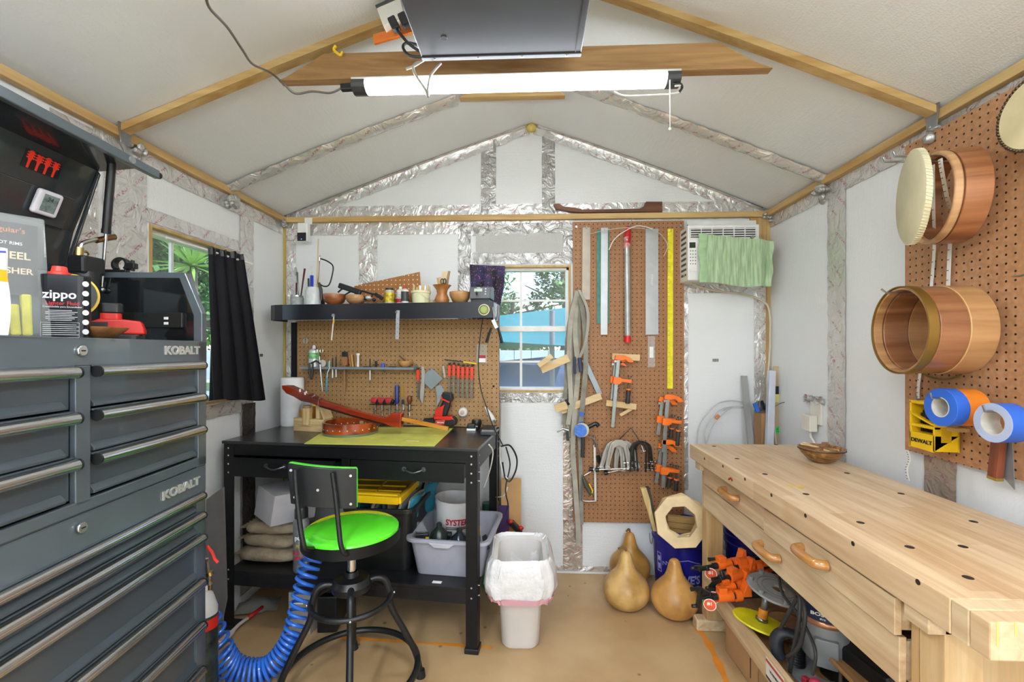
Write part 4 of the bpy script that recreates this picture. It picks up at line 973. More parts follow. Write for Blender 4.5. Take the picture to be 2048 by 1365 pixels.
p = onsh(811, .045); Mx = DM(p) @ Matrix.Scale(1.15, 4); MB(Mx).lathe([(0, 0), (.014, 0), (.03, .012), (.037, .03), (.034, .031), (.026, .014), (0, .006)], n=28).build('wooden_bowl', wood('#dcae72', '#b98448', 0), label='small pale wooden bowl at the right end of the tool shelf', cat='bowl')
MB().bar(Mx @ Vector((-.03, 0, .055)), Mx @ Vector((.01, .005, .02)), .014, .006).build('wood_scrap', wood('#7a4a36', '#4e2a1c', 0), bev=.002, label='dark wood offcut sticking out of the small bowl', cat='wood scrap')
for px, w_, mt, lb in ((735, .05, DSTEEL, 'thin steel file lying on the tool shelf'), (785, .04, BLK, 'dark needle tool lying flat beside the blue roll')):
    p = onsh(px, .055); MB(DM((p[0], p[1], SZ + .003))).cyl((-w_ / 2, 0, 0), (w_ / 2, .004, 0), .0025, n=8).build('needle_file', mt, label=lb, cat='file')
# ------------------------------ screwdriver rack and its tools
a = D.hy(738, 810, PY - .02); b = D.hy(828, 810, PY - .02); RZ = a.z
rk = thing('screwdriver_rack', 'wire ring rack of screwdrivers on the bench pegboard', 'rack', DM((a.x, PY - .01, RZ)))
mb = MB(D.M).cyl((a.x, PY - .004, RZ), (b.x, PY - .004, RZ), .0022, n=8); mb.build('rail', DSTEEL, rk)
RX = [D.hy(px, 820, PY - .028).x for px in (750, 764, 779, 794, 806, 819)]
for x in RX: MB(D.M).tube([(x + .009 * math.cos(t * PI / 6), PY - .028 + .009 * math.sin(t * PI / 6), RZ - .028) for t in range(12)], .0014, 5, True).tube([(x, PY - .004, RZ), (x, PY - .019, RZ - .028)], .0014, 5).build('ring', STEEL, rk)
L6 = ['leftmost', 'second', 'third']
k0 = None
for i in range(3):
    x = RX[i]; Mx = DM((x, PY - .028, RZ)) @ Matrix.Scale(1.28, 4); lb = 'red and black T handle hex driver, %s of three in the rack' % L6[i]
    if k0 is None:
        k0 = thing('hex_driver', lb, 'hex driver', Mx, 'T handle drivers in the rack')
        MB(Mx).cyl((0, 0, .0), (0, 0, -.075), .0028, n=10).build('shaft', CHROME, k0)
        MB(Mx).bar((-.018, 0, .022), (.012, 0, .020), .018, .024).build('grip', mat('#b93238', .4), k0, bev=.006, seg=3); MB(Mx).bar((.008, -.001, .018), (.02, -.001, .012), .02, .022).build('black_end', BLK, k0, bev=.005)
    else: dup(k0, Mx, lb)
x = RX[3]; Mx = DM((x, PY - .028, RZ)) @ Matrix.Scale(1.28, 4); g = thing('chisel', 'blue handled chisel standing in the rack', 'chisel', Mx)
MB(Mx).lathe([(0, .09), (.009, .088), (.0105, .08), (.009, .04), (.0105, .018), (.007, .006), (0, .006)], n=8).build('handle', mat('#2e2f78', .35), g); MB(Mx).cyl((0, 0, .006), (0, 0, -.07), .0035, n=10).build('blade', CHROME, g)
x = RX[4]; Mx = DM((x, PY - .028, RZ)) @ Matrix.Scale(1.28, 4); g = thing('nut_driver', 'short black handled nut driver in the rack beside the wooden handled awl', 'nut driver', Mx)
MB(Mx).cyl((0, 0, .026), (0, 0, .006), .0055).build('handle', mat('#1f2a3c', .4), g); MB(Mx).cyl((0, 0, .006), (0, 0, -.08), .0032, n=10).build('shaft', CHROME, g)
x = RX[5]; Mx = DM((x, PY - .028, RZ)) @ Matrix.Scale(1.28, 4); g = thing('awl', 'awl with a bulbous brown wooden handle at the right of the rack', 'awl', Mx)
MB(Mx).lathe([(0, .044), (.008, .042), (.0115, .032), (.011, .02), (.006, .006), (0, .005)], n=16).build('handle', wood('#8a4a26', '#4e2410', 2, .25), g); MB(Mx).cyl((0, 0, .005), (0, 0, -.02), .006).build('ferrule', STEEL, g); MB(Mx).cyl((0, 0, -.02), (0, 0, -.08), .002, n=8).build('shaft', CHROME, g)
# amber plastic scraper behind the awl
p = pk(804, 783, .006); MB(DM(p)).bx((-.011, -.001, -.03), (.011, .001, .03)).build('scraper', mat('#a98238', .3), label='amber rectangular scraper hanging on the pegboard', cat='scraper')
# ------------------------------ files hanging right
def peghook(x, z, M=None, out=.03, par=None, nm='peg_hook', y=None):
    y = PY if y is None else y
    return MB(M or D.M).tube([(x, y, z), (x, y - out, z), (x, y - out - .003, z + .01)], .0016, 6)
def redfile(px, y0, yh, y1, lb, x0=None):
    o = .024; a = D.hy(px, y0, PY - o); h = D.hy(px, yh, PY - o); e = D.hy(px, y1, PY - o)
    Mx = DM((a.x, PY - o, a.z)); g = thing('hand_file', lb, 'file', Mx, 'red handled files')
    MB(Mx).exty([(-.006, 0), (.006, 0), (.0078, -.012), (.0055, h.z - a.z), (-.0055, h.z - a.z), (-.0078, -.012)], -.0045, .0045).build('handle', mat('#ee3a22', .4), g, bev=.0015)
    MB(Mx).bx((-.006, -.005, -.0), (.006, .005, .012)).build('handle_end', BLK, g, bev=.001)
    MB(Mx).bx((-.0052, -.0016, e.z - a.z), (.0052, .0016, h.z - a.z)).build('blade', mat('#7d7b74', .45, .8, .2, 80), g)
    hk = peghook(a.x, a.z + .012, out=.03).build('hang_hook', STEEL, g)
N8 = ['leftmost', 'second', 'third', 'fourth', 'fifth', 'sixth']
for i, px in enumerate((899, 908, 917, 926, 935, 944)):
    redfile(px, (731, 730, 732, 734, 734, 734)[i], (754, 753, 757, 758, 758, 760)[i], (790, 790, 796, 797, 799, 799)[i], 'red handled file, %s of the six in the row under the black bar' % N8[i])
redfile(836, 740, 762, 799, 'red handled file hanging alone left of the steel blade')
p = D.hy(905, 722, PY - .034); q_ = D.hy(953, 728, PY - .034)
g = thing('square_bar', 'black and yellow thin bar lying across the tops of the file hooks', 'bar', DM(p)); a = D.hy(889, 720, PY - .034); m2 = D.hy(927, 724, PY - .034)
MB(D.M).bar(a, m2, .008, .006).build('black_end', BLK, g); MB(D.M).bar(m2, q_, .008, .006).build('yellow_end', YEL, g)
# steel blade (pruning/ruler shaped)
loc = [D.hy(x, y, PY - .02) for x, y in ((843, 733), (848, 734), (850, 745), (849, 775), (846, 806), (845, 809), (841, 800), (840, 790), (843, 760))]
g = thing('cabinet_scraper', 'long curved pale steel blade hanging between a red file and a grey square', 'scraper', DM(loc[0])); MB(D.M).exty([(p.x, p.z) for p in loc], PY - .021, PY - .019).build('blade', mat('#c3c2bc', .35, .6), g)
peghook(D.hy(845, 737, PY).x, D.hy(845, 737, PY).z).build('hang_hook', STEEL, g)
loc = [D.hy(x, y, PY - .02) for x, y in ((863, 736), (886, 758), (863, 780), (850, 768), (850, 748))]
g = thing('diamond_plate', 'grey diamond shaped steel gauge hanging from one corner', 'gauge', DM(loc[0])); MB(D.M).exty([(p.x, p.z) for p in loc], PY - .022, PY - .018).build('plate', mat('#8f989c', .4, .5), g, bev=.0008)
peghook(D.hy(863, 740, PY).x, D.hy(863, 740, PY).z).build('hang_hook', STEEL, g)
loc = [D.hy(x, y, PY - .02) for x, y in ((871, 773), (881, 770), (889, 781), (881, 800), (873, 816), (874, 795))]
MB(D.M).exty([(p.x, p.z) for p in loc], PY - .022, PY - .019).build('angle_gauge', mat('#9aa4a6', .4, .5), bev=.0006, label='grey angular steel gauge hanging behind the drill handle', cat='gauge')
MB(D.M).bar(D.hy(886, 732, PY - .03), D.hy(890, 756, PY - .03), .012, .008, (0, 1, 0)).build('folding_knife', mat('#b9b2b2', .3, .5), bev=.002, label='silver and red pocket knife hanging left of the red files', cat='knife')
# white spool on pegboard
p = pk(926, 825, .015); Mx = D.M @ axes((p.x, PY, p.z), X, Z, (0, -1, 0))
g = thing('thread_spool', 'white and pink round spool hung on the pegboard above the brass pot', 'spool', Mx)
MB(Mx).lathe([(0, 0), (.022, 0), (.026, .006), (.026, .02), (.021, .026), (.0, .026)], n=28).build('rim', mat('#e3e0dc', .4), g); MB(Mx).lathe([(.0, .0262), (.012, .0262), (.012, .034), (.003, .036), (0, .036)], n=20).build('center', mat('#c9a391', .5), g)
# things on the front of the top shelf
yf = ys - .004
a = D.hy(668, 631, yf - .002); b = D.hy(663, 681, yf - .002)
g = thing('craft_knife', 'white and yellow stick hanging from a magnet on the shelf front', 'craft knife', DM(a)); MB(D.M).bar(a, b, .006, .003, (0, 1, 0)).build('shaft', mat('#dddad0', .4), g)
MB(D.M).bar(D.hy(668, 640, yf - .004), D.hy(667, 647, yf - .004), .0085, .004, (0, 1, 0)).build('yellow_band', mat('#e6a81c', .4), g)
MB(D.M).cyl((a.x - .004, yf + .002, a.z), (a.x - .004, yf - .004, a.z), .009, n=20).build('magnet', STEEL, g)
a = D.hy(796, 621, yf - .002); b = D.hy(794, 679, yf - .002)
g = thing('steel_rule', 'short steel ruler hanging on the front edge of the black top shelf', 'ruler', DM(a)); MB(D.M).bar(a, b, .019, .0015, (0, 1, 0)).build('blade', mat('#b9bec6', .35, .5), g)
mb = MB(D.M)
for k in range(5): c_ = a.lerp(b, .3 + k * .15); mb.cyl((c_.x, yf - .0035, c_.z), (c_.x, yf - .001, c_.z), .0016, n=8)
mb.build('hole', BLK, g); MB(D.M).cyl((a.x - .008, yf + .002, a.z - .01), (a.x - .008, yf - .005, a.z - .01), .006, n=16).build('magnet', STEEL, g)
p = D.hy(968, 620, yf - .004); Mx = D.M @ axes((p.x, yf + .003, p.z), X, Z, (0, -1, 0))
g = thing('round_gauge', 'round cream and green magnetic gauge on the shelf front at its right end', 'gauge', Mx)
MB(Mx).lathe([(0, 0), (.029, 0), (.029, .008), (.026, .009), (.0, .009)], n=36).build('dial', mat('#cfc99a', .35), g); MB(Mx).ring(.019, .024, .009, .0105, n=30).build('ring', mat('#3f4a34', .4), g); MB(Mx).lathe([(.0, .0092), (.017, .0092), (.015, .013), (0, .014)], n=24).build('center', mat('#93a548', .4), g)
# spring clamp hanging on the shelf corner
sp = lambda px, py, y=PY - .2: D.M @ D.hy(px, py, y)
g = thing('spring_clamp', 'steel spring clamp with black grips hanging on the right shelf corner', 'clamp', sp(990, 640))
MB().bar(sp(986, 640), sp(994, 658), .022, .03, (0, 1, 0)).build('spring_body', STEEL, g, bev=.003)
MB().tube([sp(983, 656), sp(977, 672), sp(973, 686)], .006, rs=[.006, .007, .008]).tube([sp(996, 655), sp(1000, 670), sp(1004, 687)], .006, rs=[.006, .007, .008]).build('grip', BLK, g)
MB().tube([sp(985, 615), sp(987, 630), sp(988, 642)], .005).tube([sp(997, 612), sp(996, 630), sp(994, 642)], .005).build('jaw', STEEL, g)
# hang tag with clear pouch
g = thing('product_tag', 'clear plastic pouch with a red and white tag hanging on the pegboard', 'tag', DM(pk(963, 710, .01)))
a, b = pk(953, 689, .01), pk(974, 727, .01); MB(D.M).bx((a.x, PY - .01, b.z), (b.x, PY - .006, a.z)).build('pouch', CLEAR, g)
a, b = pk(956, 712, .012), pk(971, 725, .012); MB(D.M).bx((a.x, PY - .0125, b.z), (b.x, PY - .0105, a.z)).build('tag_card', WHT, g)
a, b = pk(956, 711, .0135), pk(971, 717, .0135); MB(D.M).bx((a.x, PY - .0135, b.z), (b.x, PY - .0126, a.z)).build('red_print', mat('#a82430', .4), g)
# round plate at the left of the pegboard
p = pk(611, 682, .002); g = thing('round_outlet_cover', 'round pale disc with a slot on the left of the bench pegboard', 'cover', DM(p)); MB(D.M).cyl((p.x, PY, p.z), (p.x, PY - .003, p.z), .0165, n=28).build('disc', mat('#a9a396', .5), g); MB(D.M).bx((p.x - .0012, PY - .004, p.z - .016), (p.x + .0012, PY - .0031, p.z + .016)).build('slot', BLK, g)
# ================================================================ STOOL
sc = Vector((-.699, 1.742, 0))
back = Vector((-.727, 1.54, 0)) 
st = thing('swivel_stool', 'black metal swivel stool with a bright green round seat and a backrest', 'stool', sc)
Ms = FM(sc); SH = .634
GREEN = mat('#5fe62e', .12, 0, .02, coat=.8)
MB(Ms).lathe([(0, SH - .012), (.172, SH - .012), (.180, SH - .006), (.178, SH + .003), (.165, SH + .012), (.1, SH + .017), (0, SH + .018)], n=56).build('seat', GREEN, st, label='glossy lime green round seat')
MB(Ms).lathe([(.183, SH - .004), (.183, SH - .045), (.176, SH - .048), (.05, SH - .05), (0, SH - .05)], n=56).build('seat_rim', BLKM, st)
MB(Ms).cyl((0, 0, .46), (0, 0, SH - .05), .0165).build('threaded_post', CHROME, st, label='chrome threaded post')
mb = MB(Ms); mb.lathe([(0, .36), (.016, .36), (.018, .44), (.022, .47), (0, .47)], n=20); mb.cyl((0, 0, .2), (0, 0, .40), .016); mb.build('post_sleeve', BLK, st)
MB(Ms).lathe([(0, .385), (.035, .385), (.072, .40), (.076, .425), (.062, .445), (.026, .45), (.022, .47), (0, .47)], n=32).build('hub', BLK, st)
FR, FZ = .148, .361
for k in range(4):
    a = math.radians((-70, 20, 110, 200)[k]); c, s = math.cos(a), math.sin(a)
    P = [(c * .04, s * .04, .41), (c * .085, s * .085, .43), (c * .125, s * .125, .415), (c * .142, s * .142, .36), (c * .15, s * .15, .30), (c * .2, s * .2, .20), (c * .245, s * .245, .10), (c * .265, s * .265, .008)]
    l = MB(Ms).tube(sm_path(P, 6), .0125, 12).build('leg', BLK, st)
    MB(Ms).cyl((c * .265, s * .265, 0), (c * .266, s * .266, .03), .02, .015).build('foot', RUB, l)
    MB(Ms).sph((c * (.16), s * .16, FZ), .005, 8).build('bolt', CHROME, l)
MB(Ms).tube([(FR * math.cos(t * PI / 24), FR * math.sin(t * PI / 24), FZ) for t in range(48)], .0105, 12, True).build('foot_ring', BLK, st)
MB(Ms).tube([(.252 * math.cos(t * PI / 30), .252 * math.sin(t * PI / 30), .085) for t in range(60)], .0125, 12, True).build('base_ring', BLK, st)
# backrest: curved panel facing the seat, held on two bent rods
d = (sc - back); bd = Vector((d.x, d.y, 0)).normalized(); 
BP = Fr(axes(Vector((-.735, 1.56, 0)), Vector((.985, .17, 0)), Vector((-.17, .985, 0)), Z))
def bq(px, py, y=0): p = BP.hy(px, py, y); return (p.x, p.z)
TL, TR, BRr, BLl = bq(570, 931), bq(711, 942), bq(711, 1022), bq(577, 1012)
def bpan(u, v, dy=0):
    x = (TL[0] * (1 - u) + TR[0] * u) * v + (BLl[0] * (1 - u) + BRr[0] * u) * (1 - v); z = (TL[1] * (1 - u) + TR[1] * u) * v + (BLl[1] * (1 - u) + BRr[1] * u) * (1 - v)
    return (x, -.03 * (1 - (2 * u - 1) ** 2) * 0 + .02 * (2 * u - 1) ** 2 + dy, z)
MB(BP.M).grid(lambda u, v: bpan(u, v), 10, 6, .012).build('backrest', BLK, st, bev=.002)
MB(BP.M).grid(lambda u, v: bpan(-.01 + u * 1.02, -.015 + v * 1.03, .012), 10, 6, .022).build('back_pad', mat('#52c93a', .3), st, bev=.006, label='green pad edge')
mb = None
for u, v in ((.06, .86), (.92, .84), (.09, .2), (.92, .13), (.45, .45)):
    p = bpan(u, v); MB(BP.M).cyl((p[0], p[1] - .002, p[2]), (p[0], p[1] - .005, p[2]), .005, n=12).build('rivet', CHROME, st)
for pts in (((590, 940), (593, 985), (600, 1050), (606, 1085), (612, 1098), (632, 1098)), ((665, 946), (672, 1000), (678, 1060), (682, 1092), (690, 1108), (706, 1106))):
    P = [];
    for i, (px, py) in enumerate(pts):
        q = BP.hy(px, py, (-.012, -.014, -.022, -.028, -.02, .04)[i]); P.append(BP.M @ q)
    MB().tube(sm_path(P, 5), .0085, 12).build('back_rod', BLK, st)
# ================================================================ BLUE COILED HOSE
yh = 1.78
cl = [(660, 1095, 14), (628, 1105, 26), (612, 1160, 24), (598, 1215, 22), (588, 1260, 23), (570, 1300, 24), (540, 1335, 27), (500, 1345, 30), (460, 1332, 32), (435, 1292, 32), (420, 1250, 30), (404, 1205, 28), (388, 1165, 22), (380, 1120, 16)]
P = [R.hy(x, y, yh) for x, y, r in cl]; RR = [r / F * yh * .78 for x, y, r in cl]
mid = sm_path([Vector((p.x, p.y, p.z)) for p in P], 30); nn = len(mid); acc = [0]
for i in range(1, nn): acc.append(acc[-1] + (mid[i] - mid[i - 1]).length)
pts = []; turns = 0
q = 0; N_ = 1500; tot = acc[-1]; j = 0; ph = 0
for i in range(N_):
    s_ = tot * i / (N_ - 1)
    while j < nn - 2 and acc[j + 1] < s_: j += 1
    t = (s_ - acc[j]) / max(1e-9, acc[j + 1] - acc[j]); c = mid[j].lerp(mid[j + 1], t); d = (mid[j + 1] - mid[j]).normalized()
    u = s_ / tot; k = min(len(RR) - 2, int(u * (len(RR) - 1))); f = u * (len(RR) - 1) - k; r_ = RR[k] * (1 - f) + RR[k + 1] * f
    pitch = .034 if u < .34 else (.0235 if u < .68 else .044)
    ph += 2 * PI * (tot / (N_ - 1)) / pitch
    side = d.cross(Vector((0, 1, 0))); side = side.normalized(); dep = Vector((0, 1, 0))
    tl_ = side * math.cos(ph) + (dep * .8 + d * .35).normalized() * math.sin(ph)
    p = c + tl_ * r_; p.z = max(p.z, .006); pts.append(p)
MB().tube(pts, .0068, 8).build('coiled_air_hose', mat('#2f6fd6', .25, 0, .03, coat=.4), label='bright blue coiled air hose hanging between the tool chest and the stool', cat='hose')
# ================================================================ THINGS ON THE LOWER SHELF OF THE BLACK BENCH
SZ2 = .284
def ls(px, py): return D.hz(px, py, SZ2)
SAND = mat('#b3a288', .85, 0, .12, 20, .5, 60)
def sandbag(z, w, dp, h, cx, cy, rz, lb):
    M = DM((cx, cy, z), rz); g = thing('sandbag', lb, 'sandbag', M, 'cloth sandbags stacked on the lower shelf')
    def fn(u, v):
        a = 2 * PI * u; b = PI * v; ex = .55
        cx_ = abs(math.cos(a)) ** ex * (1 if math.cos(a) > 0 else -1); sy_ = abs(math.sin(a)) ** ex * (1 if math.sin(a) > 0 else -1)
        sb = math.sin(b) ** .5 if math.sin(b) > 0 else 0
        sag = .006 * math.sin(cx_ * 3 + cy * 9)
        return (cx_ * w / 2 * sb, sy_ * dp / 2 * sb, h / 2 - math.cos(b) * h / 2 + sag * (1 if v > .3 else 0))
    MB(M).grid(fn, 28, 12).build('bag_body', SAND, g)
    t = MB(M)
    t.grid(lambda u, v: (-w / 2 - .012 + .02 * v, (u - .5) * dp * .8, h * .5 + .006 * math.sin(u * 40)), 18, 2, .003); t.build('seam_flap', mat('#8f7f66', .9), g)
cA = ls(516, 1140)
sandbag(SZ2, .30, .2, .075, cA.x - .012, cA.y + .14, .05, 'dusty tan cloth sandbag at the bottom of the stack of three')
sandbag(SZ2 + .071, .28, .19, .07, cA.x - .008, cA.y + .14, -.08, 'dusty tan cloth sandbag in the middle of the stack of three')
sandbag(SZ2 + .136, .27, .19, .07, cA.x + .005, cA.y + .14, .1, 'dusty tan cloth sandbag on top of the stack, under the white box')
# white box tilted on sandbags
WB = mat('#c9c7cc', .6)
Mx = DM((cA.x + .055, cA.y + .12, SZ2 + .215), -.5) @ Matrix.Rotation(.13, 4, 'Y') @ Matrix.Rotation(-.08, 4, 'X')
g = thing('white_carton', 'white cardboard box tilted on top of the sandbags', 'box', Mx)
MB(Mx).bx((-.085, -.11, 0), (.085, .11, .145)).build('carton_body', WB, g, bev=.002)
MB(Mx).bx((-.086, -.1105, .1455), (.086, .111, .147)).build('lid_flap', mat('#d2d0d2', .6), g)
mb = MB(Mx)
for i in range(8): mb.bx((-.0858, -.02 + i * .005, .03), (-.085, -.0175 + i * .005, .048))
mb.build('barcode', mat('#333333', .6), g)
# aerosol can with printed label in front
c = ls(591, 1150); Mx = DM((c.x, c.y + .045, SZ2)); g = thing('aerosol_can', 'tall silver aerosol can with red and yellow lettering on the bench shelf', 'spray can', Mx)
CANM = mat('#8f9295', .3, .5, .25, 25)
MB(Mx).lathe([(0, 0), (.034, 0), (.036, .006), (.036, .235), (.028, .25), (.0, .25)], n=32).build('can_body', CANM, g)
MB(Mx).lathe([(.03, .25), (.03, .29), (.026, .30), (0, .30)], n=28).build('cap', mat('#26262a', .3), g)
def wrapt(tx, size, z, mt, par, M, r, ang0=0, sx=1, bold=.03):
    """lettering wrapped on a cylinder facing -Y"""
    mb = MB(); mb.text(tx, size, Matrix.Identity(4), .0004, bold, sx=sx); out = MB(M)
    vs = [(math.sin(v.x / r + ang0) * (r + .0006 + v.z), -math.cos(v.x / r + ang0) * (r + .0006 + v.z), z + v.y) for v in mb.v]
    out.add(vs, mb.f); return out.build('label_text', mt, par)
Mw = facing(Mx, .0)
wrapt('ELATOR', .026, .095, mat('#c8323a', .4), g, Mw, .036); wrapt('MAG', .024, .07, mat('#c8323a', .4), g, Mw, .036, -.25); wrapt('20', .03, .035, mat('#d9c51c', .4), g, Mw, .036, .35)
wrapt('pure', .03, .165, WHT, g, Mw, .036, -.1); wrapt('FOAM', .018, .125, mat('#d9c51c', .4), g, Mw, .036, .0)
# crumpled clear plastic behind
mb = MB(); q = random.Random(4); c = ls(640, 1120)
mb.grid(lambda u, v: D.M @ Vector((c.x - .06 + u * .2 + q.uniform(-.012, .012), c.y + .26 + q.uniform(-.02, .02) + .05 * math.sin(u * 9), SZ2 + .002 + v * .36 + q.uniform(0, .012))), 10, 8); mb.build('plastic_bag', CLEAR, label='crumpled clear plastic bag behind the stool backrest on the shelf', cat='bag', kind='stuff')
# black tote with stuff and a yellow lid leaning in
a, b = D.hy(672, 1130, .06), D.hy(800, 1165, .06)
TB = mat('#1a1b1c', .4, 0, .2, 12)
def tote(M, w, d, h, t, fl, mt, name, lb, cat, rim=.02, rimh=.02, bot=.86):
    g = thing(name, lb, cat, M)
    def ringp(z, s_, ins=0): return [((x) * s_ - (ins if x > 0 else -ins), (y) * s_ - (ins if y > 0 else -ins), z) for x, y in rr(w, d, .04, 6)]
    m = MB(M); n = len(rr(w, d, .04, 6))
    lev = [ringp(0, bot), ringp(h, 1), ringp(h, 1, t), ringp(t, bot, t)]
    vs = [p for L_ in lev for p in L_]; fs = []
    for k in range(3):
        for i in range(n): fs.append((k * n + i, k * n + (i + 1) % n, (k + 1) * n + (i + 1) % n, (k + 1) * n + i))
    fs.append(tuple(range(n))); fs.append(tuple(range(3 * n, 4 * n))); m.add(vs, fs, False); m.build('tub', mt, g)
    r1 = MB(M); A_ = rr(w + rim * 2, d + rim * 2, .05, 6); B_ = rr(w - .001, d - .001, .04, 6)
    vs = [(x, y, h - rimh) for x, y in A_] + [(x, y, h + .002) for x, y in A_] + [(x, y, h + .002) for x, y in B_] + [(x, y, h - rimh) for x, y in B_]
    fs = [(k * n + i, k * n + (i + 1) % n, ((k + 1) % 4) * n + (i + 1) % n, ((k + 1) % 4) * n + i) for k in range(4) for i in range(n)]
    r1.add(vs, fs); r1.build('rim', mt, g, bev=.003)
    return g
cB = ls(730, 1158)
Mt_ = DM((cB.x + .02, cB.y + .27, SZ2), .06)
bt = tote(Mt_, .33, .42, .30, .006, 0, TB, 'black_tote', 'big black plastic tote full of cloths under the black bench', 'tote', rim=.014)
q = random.Random(8); CC = ['#2f8ba3', '#c9bfae', '#6f8087', '#d8d3cb', '#3b6f86', '#8a7a62', '#9aa3a8', '#b7a48a']
for i in range(9):
    M = Mt_ @ FM((-.13 + .032 * i + q.uniform(-.006, .006), -.02 + q.uniform(-.03, .03), .17), q.uniform(-.2, .2), 0, .35)
    m = MB(M); ph = q.uniform(0, 6); m.grid(lambda u, v: ((.010 * math.sin(u * 7 + ph) + .012 * math.sin(v * 5 + ph)), (u - .5) * .3, v * .17 + .01 * math.sin(u * 9 + ph)), 16, 8, .012)
    m.build('folded_cloth', mat(CC[i % 8], .9, bump=.2), label='folded cloth in the black tote, %s from the left' % ['first', 'second', 'third', 'fourth', 'fifth', 'sixth', 'seventh', 'eighth', 'ninth'][i], cat='cloth', group='cloths stuffed in the black tote')
# yellow tote lid lying tilted on top
YL = mat('#f0bf10', .35, 0, .05)
A0, A1, A2, A3 = [D.hy(x, y, yy) for x, y, yy in ((590, 987, .06), (798, 999, .06), (835, 962, .34), (600, 958, .34))]
def yl(u, v, h=0): p = (A0 * (1 - u) + A1 * u) * (1 - v) + (A3 * (1 - u) + A2 * u) * v; return p + Vector((0, 0, h))
g = thing('yellow_tote_lid', 'bright yellow plastic tote lid propped on the cloths under the black bench', 'lid', D.M @ Matrix.Translation(yl(.5, .5)))
m = MB(D.M); m.grid(lambda u, v: yl(u, v), 4, 4, .004); m.build('lid_plate', mat('#b58a10', .4), g)
E = [yl(0, 0), yl(1, 0), yl(1, 1), yl(0, 1)]; m = MB(D.M)
for i in range(4): m.bar(E[i] + Vector((0, 0, -.008)), E[(i + 1) % 4] + Vector((0, 0, -.008)), .02, .034)
m.build('lid_rim', YL, g, bev=.004)
for v_ in (.35, .62): MB(D.M).bar(yl(.04, v_, .004), yl(.96, v_, .004), .008, .006).build('rib', YL, g)
for u_ in (.25, .5, .75): MB(D.M).bar(yl(u_, .05, .004), yl(u_, .95, .004), .008, .006).build('rib', YL, g)
MB(D.M).bar(yl(.55, .1, .008), yl(.98, .1, .008), .03, .014).build('raised_handle', YL, g, bev=.004)
# grey busing tub on the right
cG = ls(935, 1170); gw = .37
Mg = DM((DW - .075 - gw / 2 + .1, .262, SZ2), .0)
GT = mat('#a2a2ad', .45)
gt = tote(Mg, gw, .385, .175, .005, 0, GT, 'grey_tub', 'light grey plastic tub holding a white bucket and gas canisters', 'tub', rim=.016, rimh=.014, bot=.85)
MB(Mg).ext([(-.06, 0), (-.035, -.02), (.035, -.02), (.06, 0)], -.212, -.194, axes((-.02, 0, .165), X, Z, Y)).build('front_handle', mat('#b4b4be', .4), gt, bev=.003)
# white pail in the tub reading SYSTEM
pc_ = D.hy(905, 1040, .26); Mx = Mg @ Matrix.Translation((-.045, .085, .10)) @ Matrix.Rotation(.07, 4, 'Y')
g = thing('white_pail', 'white plastic pail with red SYSTEM lettering sitting in the grey tub', 'pail', Mx)
MB(Mx).lathe([(0, 0), (.083, 0), (.086, .01), (.1, .155), (.104, .155), (.104, .175), (.107, .185), (.103, .185), (.096, .16), (.08, .012), (0, .012)], n=44).build('pail_body', mat('#d2d0cf', .4), g)
Mq = facing(Mx, .45); Mq = Mx @ Matrix.Rotation(0, 4, 'Z')
def wr2(tx, size, z, mt, rad, a0, nm='lettering', sx=1):
    mb = MB(); mb.text(tx, size, Matrix.Identity(4), .0004, .03, sx=sx); o = MB(Mx)
    o.add([(math.sin(v.x / rad + a0) * (rad + .0008 + (z + v.y) * .09 + v.z), -math.cos(v.x / rad + a0) * (rad + .0008 + (z + v.y) * .09 + v.z), z + v.y) for v in mb.v], mb.f); return o.build(nm, mt, g)
wr2('SYSTEM', .042, .085, mat('#b5242c', .4), .088, .45, sx=.8)
for zz in (.058, .05): 
    o = MB(Mx); o.grid(lambda u, v: (math.sin(-.2 + u * 1.4) * (.0885 + zz * .09), -math.cos(-.2 + u * 1.4) * (.0885 + zz * .09), zz + v * .004), 14, 1, .0004); o.build('underline', mat('#2a2a2c', .5), g)
MB(Mx).tube(sm_path([(.1, .03, .16), (.13, -.01, .12), (.135, -.03, .08), (.11, -.03, .05)], 5), .002).build('wire_handle', STEEL, g)
def canister(p, r, h, lb, mt, nm='gas_canister'):
    M = Mg @ Matrix.Translation(p); g = thing(nm, lb, 'canister', M)
    MB(M).lathe([(0, 0), (r, 0), (r, h * .5), (r * .8, h * .8), (r * .3, h * .93), (.012, h * .95), (0, h * .95)], n=32).build('tank', mt, g)
    MB(M).lathe([(.009, h * .94), (.014, h * .96), (.014, h * 1.02), (.006, h * 1.06), (0, h * 1.06)], n=16).build('valve', mat('#2c2c2c', .4), g); return g
canister((-.075, -.062, .01), .05, .185, 'dark green squat gas canister near the left of the grey tub', mat('#2e3a35', .25, .3))
canister((.03, -.075, .01), .048, .17, 'dark blue grey squat gas canister in front of the white pail', mat('#333d4a', .2, .4))
M = Mg @ Matrix.Translation((.112, -.09, .01)); g = thing('torch_cylinder', 'yellow and grey torch fuel cylinder beside the bench leg in the tub', 'cylinder', M)
MB(M).cyl((0, 0, 0), (0, 0, .155), .024).build('cylinder_body', mat('#5c666f', .3, .4, .3, 40), g); MB(M).lathe([(.0245, .155), (.0245, .19), (.018, .205), (.008, .21), (0, .21)], n=24).build('yellow_shoulder', YEL, g); MB(M).cyl((0, 0, .205), (0, 0, .232), .007).build('valve', STEEL, g)
M = Mg @ Matrix.Translation((-.14, -.12, .10)) @ Matrix.Rotation(.3, 4, 'Z'); g = thing('battery_pack', 'clear and black blister pack of batteries at the left of the grey tub', 'package', M)
